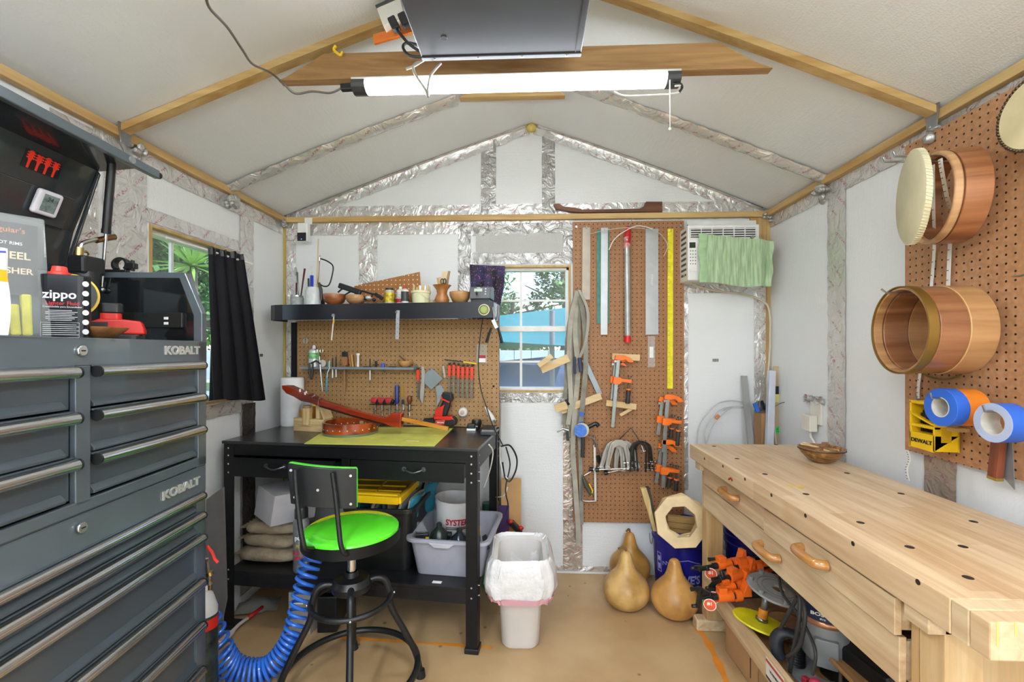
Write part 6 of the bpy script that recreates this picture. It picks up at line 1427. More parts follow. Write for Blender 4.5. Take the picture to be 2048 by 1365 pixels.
def uclamp(px, py, lb, o, rz=0):
    p = W_(px, py, o); M = Matrix.Translation(p) @ Matrix.Rotation(rz, 4, 'Y'); g = thing('u_clamp', lb, 'clamp', M, 'black U clamps')
    P = [(-.047, 0, -.17)] + [(-.047 * math.cos(a), 0, -.047 + .047 * math.sin(a)) for a in [k * PI / 10 for k in range(11)]] + [(.047, 0, -.17)]
    MB(M).rib(P, .02, (0, 1, 0), .008).build('band', BK, g)
    for z in (-.12, -.155):
        for s_ in (-1, 1):
            MB(M).cyl((s_ * .03, 0, z), (s_ * .075, 0, z - .003), .004, n=8).build('screw', CHROME, g); MB(M).cyl((s_ * .072, 0, z - .003), (s_ * .083, 0, z - .004), .007, n=10).build('screw_tip', CHROME, g)
    return g
for i, (x, y, o, r_) in enumerate(((1277, 884, .08, .02), (1281, 882, .055, -.04), (1285, 883, .03, -.09))): uclamp(x, y, ['front', 'middle', 'rear'][i] + ' one of three nested black U shaped clamps with chrome screws', o, r_)
MB().tube([W_(1283, 892, 0), W_(1283, 892, .09), W_(1287, 904, .095), W_(1291, 902, .095)], .003).build('peg_hook', STEEL, label='chrome hook holding the black U clamps', cat='hook')
# ================================================================ WINDOW AIR CONDITIONER
a, b = R.hy(1376, 450, YB - .16), R.hy(1519, 560, YB - .16); ax0, ax1, az0, az1 = a.x, b.x, b.z, a.z
g = thing('air_conditioner', 'white window air conditioner set in the back wall near the right corner', 'air conditioner', ((ax0 + ax1) / 2, YB - .1, az0))
ACW = mat('#e6e5e3', .35)
mb = MB(); mb.bx((ax0, YB - .16, az0), (ax1, YB + .12, az1)); mb.build('housing', ACW, g, bev=.006)
ga, gb = R.hy(1380, 457, YB - .162), R.hy(1511, 474, YB - .162); MB().bx((ga.x, YB - .163, gb.z), (gb.x, YB - .1605, ga.z)).build('air_outlet', mat('#3a3a3a', .6), g)
for i in range(4): z = gb.z + (ga.z - gb.z) * (i + .5) / 4; MB().bx((ga.x, YB - .168, z - .002), (gb.x, YB - .1635, z + .003)).build('louver', ACW, g)
for i in range(7): x = ga.x + (gb.x - ga.x) * i / 6; MB().bx((x - .002, YB - .17, gb.z), (x + .002, YB - .1635, ga.z)).build('divider', ACW, g)
pa, pb2 = R.hy(1379, 482, YB - .162), R.hy(1394, 542, YB - .162); cp = MB().bx((pa.x, YB - .1625, pb2.z), (pb2.x, YB - .1605, pa.z)).build('control_panel', mat('#f1f0ee', .3), g)
sa, sb = R.hy(1379, 485, YB - .164), R.hy(1391, 496, YB - .164); MB().bx((sa.x, YB - .1645, sb.z), (sb.x, YB - .1628, sa.z)).build('display', mat('#2b332f', .2), cp)
for j in range(5):
    for i in range(3):
        q_ = R.hy(1381 + i * 5, 502 + j * 6.5, YB - .1645); MB().cyl((q_.x, YB - .1645, q_.z), (q_.x, YB - .1628, q_.z), .0028, n=10).build('button', mat('#3c3c3c', .5), cp)
for i in range(5): q_ = R.hy(1375 + i * 29, 447 + (i % 2) * 2, YB - .031); MB().cyl((q_.x, YB - .034, q_.z - .012), (q_.x, YB - .032, q_.z - .012), .0035, n=8).build('mount_screw', BLK, g)
ma, mb_ = R.hy(1374, 443, YB - .03), R.hy(1512, 452, YB - .03); MB().bx((ma.x, YB - .032, mb_.z), (mb_.x, YB - .0305, ma.z)).build('mounting_flange', ACW, g)
for i in range(9): z = az0 + .03 + i * .03; MB().bx((ax0 - .002, YB - .13, z), (ax0 + .0005, YB - .05, z + .012)).build('side_slot', mat('#555555', .6), g)
# green towel
T0, T1, T2, T3_ = R.hy(1396, 468, YB - .185), R.hy(1546, 483, YB - .18), R.hy(1398, 566, YB - .185), R.hy(1542, 576, YB - .175)
def tow(u, v):
    T_ = T0.lerp(T1, u); B_ = T2.lerp(T3_, u); p = T_.lerp(B_, v)
    
    return p + Vector((.004 * math.sin(v * 12), -.004 - .005 * abs(math.sin(u * 26 + v)) - (.012 * math.sin((u - .75) * 25) if u > .75 else 0), .006 * math.sin(u * 8) * v))
m, N, L, P = newmat('towel_green'); v = coord(N, L, (90, 1, 9)); n1 = N.new('ShaderNodeTexNoise'); n1.inputs['Scale'].default_value = 1; L.new(v, n1.inputs[0])
r = N.new('ShaderNodeValToRGB'); r.color_ramp.elements[0].color = lin('#93ab86'); r.color_ramp.elements[1].color = lin('#b0c8a2'); r.color_ramp.elements[0].position = .4; r.color_ramp.elements[1].position = .6; L.new(n1.outputs[0], r.inputs[0]); L.new(r.outputs[0], P.inputs['Base Color']); P.inputs['Roughness'].default_value = .9
g = thing('green_towel', 'pale green towel hung over the front of the air conditioner', 'towel', T0)
MB().grid(tow, 60, 20, .003).build('towel_cloth', m, g); MB().grid(lambda u, v: tow(u * .1 + .0, v) + Vector((.0, -.006 - .003 * math.sin(v * 40), 0)), 6, 40, .002).build('ruffled_edge', mat('#a5c79a', .9), g)
q_ = R.hy(1506, 474, YB - .2); MB().cyl((q_.x, YB - .185, q_.z), (q_.x, YB - .2, q_.z), .009, n=16).build('pin', mat('#7d8d76', .4), g)
# its cord
MB().tube(sm_path([R.hy(x, y, yy) for x, y, yy in ((1367, 548, 2.6), (1380, 566, 2.66), (1420, 580, 2.69), (1480, 588, 2.7), (1520, 600, 2.69), (1538, 620, 2.67), (1540, 680, 2.67), (1537, 740, 2.66), (1534, 770, 2.64), (1545, 830, 2.6), (1552, 890, 2.58))], 8), .0055).build('appliance_cord', mat('#c9bda6', .5), label='cream power cord running from the air conditioner down the right corner', cat='cord')
# ================================================================ THINGS LEANING IN THE RIGHT CORNER
g = thing('aluminium_channel', 'short grey metal channel leaning against the back wall behind the wooden bench', 'channel', R.hy(1488, 755, 2.68)); a, b = R.hy(1488, 752, 2.69), R.hy(1512, 1000, 2.55)
MB().bar(a, b, .036, .004, (0, 1, 0)).bar(a + Vector((-.017, -.008, 0)), b + Vector((-.017, -.008, 0)), .003, .02, (0, 1, 0)).build('channel_body', mat('#a6a6a3', .35, .5), g)
MB().bar(R.hy(1543, 742, 2.58), R.hy(1535, 1000, 2.50), .034, .03, (0, 1, 0)).build('white_square_tube', mat('#c9cbd6', .3, .3), bev=.001, label='pale lavender grey square tube leaning upright in the right corner', cat='tube')
a = [R.hy(x, y, 2.62) for x, y in ((1545, 733), (1572, 732), (1578, 760), (1574, 1000), (1546, 1000))]; g = thing('veneer_pack', 'tan sheet with a black and yellow label and a green sticker, right corner', 'sheet', a[0])
MB().exty([(p.x, p.z) for p in a], 2.61, 2.616).build('sheet', mat('#b9a184', .6), g, bev=.0005); b = [(p.x + .02, p.z - .01) for p in a]; MB().exty(b, 2.618, 2.622).build('back_sheet', mat('#8d7a68', .6), g)
a1, b1 = R.hy(1549, 773, 2.609), R.hy(1567, 789, 2.609); MB().bx((a1.x, 2.6075, b1.z), (b1.x, 2.6095, a1.z)).build('black_label', BLK, g); a1, b1 = R.hy(1550, 789, 2.609), R.hy(1567, 805, 2.609); MB().bx((a1.x, 2.6075, b1.z), (b1.x, 2.6095, a1.z)).build('yellow_label', mat('#d9cd7c', .5), g)
c = R.hy(1560, 861, 2.608); gs_ = MB().cyl((c.x, 2.6095, c.z), (c.x, 2.6075, c.z), .024, n=28).build('green_sticker', mat('#27c94c', .5), g); MB().text('ORGANIC', .009, axes((c.x, 2.607, c.z + .005), X, Z, (0, -1, 0)), .0002, .02).text('BIRCH', .009, axes((c.x, 2.607, c.z - .008), X, Z, (0, -1, 0)), .0002, .02).build('sticker_text', mat('#136b2c', .5), gs_)
a = [R.hy(x, y, 2.64) for x, y in ((1512, 825), (1536, 825), (1536, 1000), (1512, 1000))]; g = thing('tall_carton', 'narrow brown cardboard box of odds and ends in the right corner', 'box', a[0]); MB().exty([(p.x, p.z) for p in a], 2.58, 2.66).build('carton_body', mat('#a27b50', .7), g)
for i, (x, y, mt, nm) in enumerate(((1513, 815, BLUE, 'blue_plug'), (1519, 812, DSTEEL, 'metal_part'), (1526, 810, BLK, 'black_part'), (1532, 816, mat('#5e7a54', .5), 'green_part'))): MB().bar(R.hy(x - 4, y - 8, 2.61), R.hy(x + 3, y + 10, 2.61), .02, .016, (0, 1, 0)).build(nm, mt, g, bev=.003)
g = thing('wire_coil', 'loops of grey electric cable with an orange tape tag behind the bench end', 'cable', R.hy(1420, 850, 2.66))
for pts, r_ in ((((1394, 890), (1400, 850), (1430, 812), (1460, 802), (1490, 806)), .004), (((1411, 890), (1412, 855), (1440, 820), (1490, 812)), .0035), (((1412, 890), (1430, 845), (1465, 815), (1495, 815)), .003)):
    MB().tube(sm_path([R.hy(x, y, 2.68) for x, y in pts], 8), r_).build('cable', mat('#b9bab9', .4), g)
MB().cyl(R.hy(1432, 838, 2.675), R.hy(1438, 831, 2.675), .011).build('orange_tag', mat('#c98148', .6), g)
MB().tube(sm_path([R.hy(x, y, 2.6) for x, y in ((1518, 815), (1524, 780), (1530, 755))], 5), .002).build('thin_wire', DSTEEL, label='thin dark wire rising from the narrow carton in the corner', cat='wire')
MB().tube(sm_path([R.hy(x, y, 2.55) for x, y in ((1548, 815), (1565, 806), (1585, 806))], 5), .002).build('thin_wire', DSTEEL, label='thin dark wire poking right across the tan sheet', cat='wire')
# outlet on the right wall
p = R.hx(1635, 835, XR - .012); g = thing('wall_outlet', 'white outlet plate with a plug and a torn foil patch low on the right wall', 'outlet', p)
def rw(px, py, x=.012): return R.hx(px, py, XR - x)
a, b = rw(1620, 803), rw(1641, 852); MB().bx((XR - .012, b.y, b.z), (XR - .001, a.y, a.z)).build('outlet_plate', mat('#d9d5c8', .4), g, bev=.002)
a, b = rw(1611, 828, .03), rw(1628, 865, .03); MB().bx((XR - .05, b.y, b.z), (XR - .0125, a.y, a.z)).build('plug', mat('#d6d0c2', .4), g, bev=.004); MB().tube(sm_path([rw(1620, 862, .03), rw(1622, 876, .03), rw(1630, 890, .02), rw(1636, 930, .02)], 4), .006).build('plug_cord', mat('#cfc9bb', .5), g)
q = random.Random(31); a, b = rw(1611, 788, .004), rw(1650, 812, .004)
MB().grid(lambda u, v: (XR - .004 - q.uniform(0, .018), b.y + (a.y - b.y) * u, b.z + (a.z - b.z) * v + q.uniform(-.006, .006)), 10, 6).build('torn_foil', FOIL, g)
# ================================================================ WOODEN WORKBENCH ON THE RIGHT
BX0, BX1, BY0, BY1, BZ = .787, 1.30, .816, 2.30, .862
TK = .068
m, N, L, P = newmat('butcher_top'); v = coord(N, L)
sp = N.new('ShaderNodeSeparateXYZ'); L.new(v, sp.inputs[0])
st_ = M2(N, L, 'FLOOR', M2(N, L, 'DIVIDE', sp.outputs[0], v=.048)); cmb = N.new('ShaderNodeCombineXYZ'); L.new(M2(N, L, 'MULTIPLY', st_, v=3.7), cmb.inputs[0])
fl = M2(N, L, 'FLOOR', M2(N, L, 'ADD', M2(N, L, 'DIVIDE', sp.outputs[1], v=.42), M2(N, L, 'MULTIPLY', st_, v=.37))); L.new(M2(N, L, 'MULTIPLY', fl, v=5.3), cmb.inputs[1])
wn_ = N.new('ShaderNodeTexWhiteNoise'); L.new(cmb.outputs[0], wn_.inputs[0])
g1 = N.new('ShaderNodeTexNoise'); g1.inputs['Scale'].default_value = 1.5; g1.inputs['Detail'].default_value = 6; g1.inputs['Distortion'].default_value = .5; L.new(coord(N, L, (30, 2.2, 30)), g1.inputs[0])
g2 = N.new('ShaderNodeTexNoise'); g2.inputs['Scale'].default_value = 3.5; g2.inputs['Detail'].default_value = 4; L.new(v, g2.inputs[0])
t = M2(N, L, 'ADD', M2(N, L, 'MULTIPLY', wn_.outputs[0], v=.22), M2(N, L, 'MULTIPLY', g1.outputs[0], v=.75))
r = N.new('ShaderNodeValToRGB'); r.color_ramp.elements[0].position = .25; r.color_ramp.elements[1].position = .8; r.color_ramp.elements[0].color = lin('#b8926a'); r.color_ramp.elements[1].color = lin('#e3cba6'); L.new(t, r.inputs[0])
r2 = N.new('ShaderNodeValToRGB'); r2.color_ramp.elements[0].position = .6; r2.color_ramp.elements[1].position = .75; r2.color_ramp.elements[0].color = (0, 0, 0, 1); r2.color_ramp.elements[1].color = (.5, .5, .5, 1); L.new(g2.outputs[0], r2.inputs[0])
mx = N.new('ShaderNodeMix'); mx.data_type = 'RGBA'; L.new(r2.outputs[0], mx.inputs[0]); L.new(r.outputs[0], mx.inputs[6]); mx.inputs[7].default_value = lin('#a97c4c'); L.new(mx.outputs[2], P.inputs['Base Color']); P.inputs['Roughness'].default_value = .38
TOPW = m
LW1 = wood('#e6cfa8', '#c4a079', 1, .42, .9, .1, 2); LW2 = wood('#e0c090', '#c69d66', 2, .45, 1, .1)
wb = thing('wooden_workbench', 'long pale hardwood workbench with drawers and a low shelf along the right wall', 'workbench', ((BX0 + BX1) / 2, (BY0 + BY1) / 2, 0))
top_ = MB().bx((BX0, BY0 + .075, BZ - TK), (BX1, BY1, BZ)).build('worktop', TOPW, wb, bev=.002)
MB().bx((BX0 + .001, BY0, BZ - TK), (BX1 - .001, BY0 + .038, BZ - .0005)).build('end_vise_jaw', TOPW, wb, bev=.003)
MB().bx((BX0 + .001, BY0 + .039, BZ - TK), (BX1 - .001, BY0 + .074, BZ - .0005)).build('end_cap', LW1, wb, bev=.002)
DH_ = mat('#2a1c12', .8)
for px, py in ((1428, 893), (1474, 918), (1530, 949), (1612, 989), (1721, 1046), (1819, 1095), (1936, 1156), (1694, 947), (1802, 988), (1947, 1044), (1926, 1094), (1552, 890)):
    p = R.hz(px, py, BZ)
    if p.y > BY0 + .08: MB().cyl((p.x, p.y, BZ), (p.x, p.y, BZ + .0006), .0095, n=20).build('dog_hole', DH_, wb)
for px, py in ((1409, 918), (1446, 933), (1490, 959), (1543, 991), (1611, 1032), (1706, 1088), (1836, 1165)):
    p = R.hx(px, py, BX0); MB().cyl((BX0, p.y, p.z), (BX0 - .0006, p.y, p.z), .006, n=14).build('side_hole', DH_, wb)
# yellow glue drips at the end corner
mb = MB()
for px, py, s in ((1600, 975, .012), (1580, 973, .009)): p = R.hz(px, py, BZ); MB().lathe([(0, .0006), (s * .6, .0004), (s, 0)], (p.x, p.y, BZ), 9, sy=1.4).build('glue_stain', mat('#d9b43a', .5), wb)
for i, (y_, l_) in enumerate(((.02, .04), (.034, .022))): MB().box((BX0 + .012 + i * .03, BY0 - .0004, BZ - l_ / 2), (.004, .0006, l_)).build('glue_drip', mat('#d9bd6a', .5), wb); p = R.hx(1462, 960, BX0); MB().tube(sm_path([(BX0 - .001, p.y + .018, p.z - .004), (BX0 - .001, p.y, p.z + .006), (BX0 - .001, p.y - .015, p.z)], 4), .0035).build('red_mark', mat('#b5381e', .5), wb)
# front case: drawers
FX = BX0 + .022; ZU0, ZU1, ZL0 = .700, .786, .590
YN, YFa = 1.03, 2.18
MB().bx((FX + .02, YN, ZU1 - .004), (FX + .05, YFa, BZ - TK)).build('top_rail', LW1, wb)
MB().bx((FX + .02, YN - .02, ZL0 + .002), (BX1 - .04, YN, ZU1)).build('case_end', LW2, wb); MB().bx((FX + .02, YFa, ZL0 + .002), (BX1 - .04, YFa + .015, ZU1)).build('case_end', LW2, wb)
MB().bx((FX + .03, YN, ZL0), (BX1 - .04, YFa, ZL0 + .008)).build('case_bottom', LW1, wb); MB().bx((BX1 - .05, YN, ZL0), (BX1 - .035, YFa, ZU1)).build('case_back', LW1, wb)
HW = wood('#c58b4c', '#9c6229', 1, .15, .8, .8)
def wdrawer(y0, y1, z0, z1, out, hy, lb):
    d = MB(); d.bx((FX - out, y0, z0), (FX + .016 - out, y1, z1)); d.bx((FX + .016 - out, y0 + .006, z0 + .008), (FX + .3, y0 + .016, z1 - .012)); d.bx((FX + .016 - out, y1 - .016, z0 + .008), (FX + .3, y1 - .006, z1 - .012))
    o = d.build('drawer', LW1, wb, bev=.0015)
    hz_ = (z0 + z1) / 2 + .006; q_ = FX - out
    P = [(q_ - .002, hy - .058, hz_), (q_ - .022, hy - .052, hz_), (q_ - .031, hy - .038, hz_), (q_ - .033, hy, hz_), (q_ - .031, hy + .038, hz_), (q_ - .022, hy + .052, hz_), (q_ - .002, hy + .058, hz_)]
    MB().tube(sm_path(P, 5), .0132, 14).build('drawer_handle', HW, o)
wdrawer(1.605, 2.175, ZU0 + .002, ZU1 - .002, .0, 1.87, ''); wdrawer(1.035, 1.600, ZU0 + .002, ZU1 - .002, .012, 1.316, ''); wdrawer(1.035, 2.175, ZL0 + .002, ZU0 - .002, .002, 1.57, '')
# legs and frames
def wleg(x, y): return MB().bx((x, y, .055), (x + .075, y + .06, BZ - TK)).build('leg', LW2, wb, bev=.002)
LX = BX0 + .026
for x in (LX + .012, BX1 - .10):
    for y in (2.13 + .05, .945): wleg(x, y)
for y in (2.18, .945): MB().bx((LX - .035, y - .0, 0), (BX1 - .01, y + .06, .054)).build('foot', LW1, wb, bev=.008)
for y in (2.18, .945): MB().bx((LX - .02, y + .0, BZ - TK - .035), (BX1 - .01, y + .06, BZ - TK - .0005)).build('cross_bearer', LW1, wb, bev=.002)
SHZ = .235
MB().bx((LX - .002, 1.006, SHZ - .045), (LX + .016, 2.178, SHZ + .045)).build('shelf_rail', LW1, wb, bev=.002, label='front rail of the low shelf'); MB().bx((BX1 - .05, 1.006, SHZ - .045), (BX1 - .03, 2.178, SHZ + .045)).build('shelf_rail', LW1, wb, bev=.002)
MB().bx((LX + .017, 1.006, SHZ - .02), (BX1 - .051, 2.178, SHZ - .008)).build('shelf_board', wood('#b98e62', '#8f6840', 1), wb)
p = R.hx(1548, 1340, LX - .002); lb_ = MB().bx((LX - .003, p.y - .06, SHZ - .036), (LX - .0021, p.y + .05, SHZ + .036)).build('warning_label', mat('#d9d6d0', .5), wb, label='white warning label with black and red bands')
MB().bx((LX - .0036, p.y - .06, SHZ + .02), (LX - .003, p.y + .05, SHZ + .03)).build('red_band', mat('#b3402a', .5), lb_); MB().bx((LX - .0036, p.y - .06, SHZ - .034), (LX - .003, p.y + .05, SHZ - .026)).build('black_band', BLK, lb_)
MB().text('WARNING', .012, axes((LX - .0032, p.y - .004, SHZ + .0), (0, -1, 0), Z, (-1, 0, 0)), .0003, .03).build('label_text', BLK, lb_)
SB = SHZ - .008
# bowl of shavings on the top
p = R.hz(1643, 925, BZ); M = FM((p.x, p.y, BZ)); g = thing('nut_bowl', 'brown carved wooden bowl of wood scraps on the pale workbench top', 'bowl', M)
BW_ = wood('#b9864c', '#5e3a1a', 0, .4, 4, .2)
MB(M).lathe([(0, .0), (.028, .001), (.05, .012), (.075, .038), (.086, .062), (.082, .062), (.07, .04), (.04, .014), (0, .008)], n=40).build('bowl_body', BW_, g); MB(M).lathe([(.0835, .052), (.0865, .054), (.085, .057)], n=40).build('rim_band', mat('#3a2312', .5), g)
q = random.Random(3)
for i in range(7):
    a = q.uniform(0, 3.1); MB(M).bar((-.06 * math.cos(a), -.06 * math.sin(a), .05 + q.uniform(0, .012)), (.075 * math.cos(a), .07 * math.sin(a), .062 + q.uniform(0, .01)), q.uniform(.008, .02), .004).build('wood_shaving', PINEL[0] if i % 2 else wood('#b5844f', '#80552c', 0), g)
# ------------------------------ on the low shelf: pipe clamps
OR2 = mat('#ef6b1f', .35, 0, .05)
def pipeclamp(c, yaw, pitch, L, lb, tag=False, s=1.0, hang=.0):
    """pipe axis along local Y (towards the back right), handle at the near end"""
    M = Matrix.Translation(c) @ Matrix.Rotation(yaw, 4, 'Z') @ Matrix.Rotation(pitch, 4, 'X') @ Matrix.Scale(s, 4); g = thing('pipe_clamp', lb, 'clamp', M, 'pipe clamps piled on the low shelf')
    MB(M).cyl((0, -.02, 0), (0, L, 0), .0125).build('pipe', mat('#2a2b2d', .4, .4), g)
    mb = MB(M); mb.cyl((0, .0, 0), (0, .065, 0), .021); mb.box((0, .02, .022), (.03, .035, .03)); mb.build('clamp_head', OR2, g, bev=.002)
    MB(M).cyl((0, .075, 0), (0, .10, 0), .022).build('sliding_collar', OR2, g)
    MB(M).extx([(.10, .0), (.12, .055), (.135, .055), (.14, .0)], -.016, .016).build('tail_jaw', OR2, g, bev=.002)
    MB(M).cyl((0, -.07, 0), (0, -.0, 0), .0085).build('screw', BLK, g)
    a = hang; c_, s_ = math.cos(a), math.sin(a); MB(M).bar((-.048 * c_, -.075, -.048 * s_), (.048 * c_, -.075, .048 * s_), .018, .014, (0, 1, 0)).build('crank', BLK, g, bev=.003)
    MB(M).tube([(.042 * c_, -.08, .042 * s_), (.042 * c_, -.105, .042 * s_), (.042 * c_, -.115, .042 * s_)], .007, 10, rs=[.006, .007, .009]).build('crank_handle', BLK, g); MB(M).tube([(-.042 * c_, -.07, -.042 * s_), (-.042 * c_, -.1, -.042 * s_)], .007).build('crank_grip', BLK, g)
    if tag:
        Mg_ = facing(M @ Matrix.Translation((0, -.03, -.022)), 0) @ Matrix.Translation((0, -.02, 0)); t = MB(Mg_); t.cyl((0, 0, 0), (0, .0015, 0), .024, n=28); o = t.build('round_tag', mat('#d9522a', .45), g, label='round orange tag reading number 1'); MB().text('#1', .019, Mg_ @ axes((0, -.0004, .004), X, Z, (0, -1, 0)), .0003, .03).build('tag_text', WHT, o)
        MB(Mg_).ring(.0215, .024, 0, .0006, n=28, M=axes((0, -.0002, 0), X, Z, (0, -1, 0))).build('tag_border', WHT, o)
    return g
def sh(px, py, x): return R.hx(px, py, x)
pw = math.atan2(-.5, 1) 
PCs = [(1434, 1194, 1.88, -1.45, .0, 'lowest pipe clamp of the pile, with the tag hanging over the shelf rail', True, 1.3), (1440, 1178, 1.92, -1.3, .04, 'pipe clamp second from the bottom of the pile', True, .2), (1458, 1156, 1.94, -1.15, .06, 'pipe clamp crossing the middle of the pile with a raised crank', False, .9),
       (1434, 1132, 1.99, -1.3, .03, 'topmost left pipe clamp of the pile with a round tag', True, .4), (1476, 1136, 1.99, -1.5, .08, 'pipe clamp at the top right of the pile with a pointed jaw', False, 2.2), (1475, 1168, 2.0, -1.35, .0, 'pipe clamp in the back of the pile, mostly orange heads showing', False, 1.2), (1500, 1150, 2.05, -1.2, .02, 'rear pipe clamp reaching back under the drawers', False, .2)]
for px, py, yy_, yaw, pt_, lb, tg_, hg_ in PCs:
    c = R.hy(px, py, yy_); pipeclamp(c, yaw, pt_, .30, lb, tg_, 1.0, hg_)
# rafter-like small items: sanding pad stick
c = R.hz(1540, 1245, .30); M = FM((c.x, c.y - .0, .262), 0, .12, .12)
c = R.hx(1522, 1248, .87); M = Matrix.Translation(c) @ Matrix.Rotation(.22, 4, 'Y') @ Matrix.Rotation(-.06, 4, 'X') @ Matrix.Diagonal((1.3, 1.3, 1, 1))
g = thing('sanding_disc', 'round yellow sanding disc with a steel and amber stem resting on the shelf rail', 'sanding disc', M)
MB(M).lathe([(0, 0), (.073, 0), (.077, .003), (.074, .008), (0, .010)], n=44).build('disc', mat('#d5cb18', .5, 0, .15, 20), g); MB(M).cyl((0, 0, .010), (0, 0, .022), .016, n=6).build('nut', STEEL, g)
MB(M).cyl((0, 0, .022), (0, 0, .055), .0125).build('amber_sleeve', mat('#cf7f24', .4, 0, .2, 40), g); MB(M).cyl((0, 0, .055), (0, 0, .115), .0085, n=6).build('stem', mat('#8f9296', .3, .5), g)
# grey router base plate standing
c = R.hx(1556, 1182, .93); M = Matrix.Translation(c) @ Matrix.Rotation(.1, 4, 'Y') @ Matrix.Rotation(.12, 4, 'X') @ Matrix.Scale(1.1, 4)
g = thing('router_base_plate', 'round grey plastic router base plate with screw bosses lying tilted behind the yellow disc', 'base plate', M)
MB(M).lathe([(.02, 0), (.094, 0), (.098, .004), (.094, .008), (.02, .008), (.02, 0)], n=48).build('plate', mat('#8f8f8c', .5), g)
for k in range(7): a = k * 2 * PI / 7; MB(M).cyl((.085 * math.cos(a), .085 * math.sin(a), .008), (.085 * math.cos(a), .085 * math.sin(a), .02), .0085, n=12).build('boss', mat('#84847f', .5), g)
for i, rr_ in enumerate((.05, .065)):
    mb = MB(M); mb.ring(rr_, rr_ + .0012, .008, .0092, n=40); mb.build('scale_ring', mat('#5e5e5c', .5), g)
# copper coloured shell / wooden ring stack
c = R.hx(1570, 1230, 1.0); M = Matrix.Translation((c.x, c.y, SB + .002)); g = thing('wooden_ring_stack', 'round brown wooden turning blank with a recess under the grey plate', 'turning blank', M)
MB(M).lathe([(0, 0), (.095, 0), (.095, .03), (.06, .032), (.045, .02), (0, .018)], n=40).build('blank', wood('#b58a62', '#7d5434', 0, .4), g)
MB(M).ring(.06, .065, .032, .036, n=36).build('turned_bead', wood('#8a5a3a', '#5a341c', 0, .4), g)
# blue and grey plunge router
c = R.hx(1650, 1300, .985); RY = c.y; RXc = .985; RBZ = SB + .004; M = FM((RXc, RY, RBZ), -.5) @ Matrix.Diagonal((1.3, 1.3, .9, 1))
g = thing('plunge_router', 'grey and dark blue plunge router standing on the low shelf with its cord', 'router', M)
GP = mat('#7c7f80', .45, 0, .1, 20); NB = mat('#1d2c4a', .4, 0, .1, 14)
MB(M).lathe([(.03, 0), (.085, 0), (.085, .012), (.03, .014)], n=44).build('base', GP, g, bev=.002)
MB(M).lathe([(0, .07), (.04, .07), (.052, .09), (.052, .20), (.05, .215), (0, .215)], n=36).build('motor_housing', GP, g); MB(M).lathe([(.051, .214), (.053, .217), (.053, .232), (.051, .235)], n=36).build('copper_band', mat('#c08a66', .3, .6), g)
MB(M).lathe([(0, .234), (.05, .235), (.05, .285), (.04, .30), (0, .30)], n=36).build('blue_top', NB, g); 
MB().text('BOSCH', .016, M @ Matrix.Rotation(-.15, 4, 'Z') @ axes((0, -.0525, .262), X, Z, (0, -1, 0)), .0006, .03).build('brand_lettering', WHT, g)
MB().text('EVS', .008, M @ Matrix.Rotation(-.15, 4, 'Z') @ axes((0, -.0525, .247), X, Z, (0, -1, 0)), .0006, .02).build('model_lettering', WHT, g)
for s_ in (-1, 1):
    mb = MB(M); mb.lathe([(.015, .012)] + [(.019 if k % 2 else .015, .012 + k * .005) for k in range(1, 16)] + [(.015, .09)], (s_ * .06, 0, 0), 20); mb.build('bellows', BLK, g)
    MB(M).tube(sm_path([(s_ * .055, 0, .12), (s_ * .09, -.005, .128), (s_ * .108, -.01, .10), (s_ * .106, -.012, .055), (s_ * .10, -.012, .035)], 5), .017, 14, rs=None).build('handle', mat('#22262e', .5) if s_ < 0 else NB, g)
MB(M).box((0, -.052, .13), (.05, .02, .10)).build('front_column', GP, g, bev=.004); MB(M).cyl((.03, -.055, .02), (.03, -.055, .11), .006).build('depth_rod', STEEL, g)
CB = mat('#2b2b2d', .5)
for i, pts in enumerate((((1566, 1150, .9), (1575, 1170, .88), (1600, 1190, .88), (1610, 1230, .87), (1600, 1290, .86), (1575, 1315, .85)), ((1558, 1155, .9), (1566, 1190, .88), (1600, 1235, .88), (1630, 1300, .85), (1625, 1350, .85)), ((1595, 1195, .89), (1565, 1250, .87), (1548, 1290, .86)), ((1600, 1180, .89), (1598, 1240, .87), (1585, 1310, .86), (1580, 1345, .86)))):
    MB().tube(sm_path([R.hx(x, y, xx) for x, y, xx in pts], 7), .0065 if i != 1 else .005, 10).build('power_cord', CB, g)
# gourd-like wooden ball and pink ball at the front
c = R.hx(1632, 1368, .86); MB().sph((c.x, c.y, c.z - .004), .019, 18).build('pink_knob', mat('#b32a4a', .35), label='pink round knob at the bottom edge beside the router', cat='knob')
c = R.hx(1612, 1362, .86); MB(FM(c, .3)).box((0, 0, 0), (.02, .02, .02)).build('red_block', mat('#8c1c2e', .4), bev=.003, label='small dark red block left of the pink knob', cat='block')
c = R.hx(1725, 1368, .92); M = Matrix.Translation((.95, c.y, SB)) ; g = thing('turned_wood_blank', 'large pale turned wood blank with ring grain under the bench', 'wood blank', M)
MB(M).lathe([(0, 0), (.06, 0), (.085, .03), (.09, .07), (.07, .115), (.03, .135), (0, .138)], n=40).build('blank', wood('#d9b98a', '#a98050', 2, .4, .6), g)
MB().bar((1.0, 1.18, SB + .10), (1.0, 1.6, SB + .10), .10, .012, (.3, 0, 1)).build('shelf_plank', wood('#caa06c', '#95683c', 1), label='brown plank lying at the back of the low shelf', cat='plank')
MB(FM((1.1, 1.5, SB), .2)).bx((-.1, -.12, 0), (.08, .12, .15)).build('dark_case', BLK, bev=.01, label='black case in the shadow behind the router', cat='case')
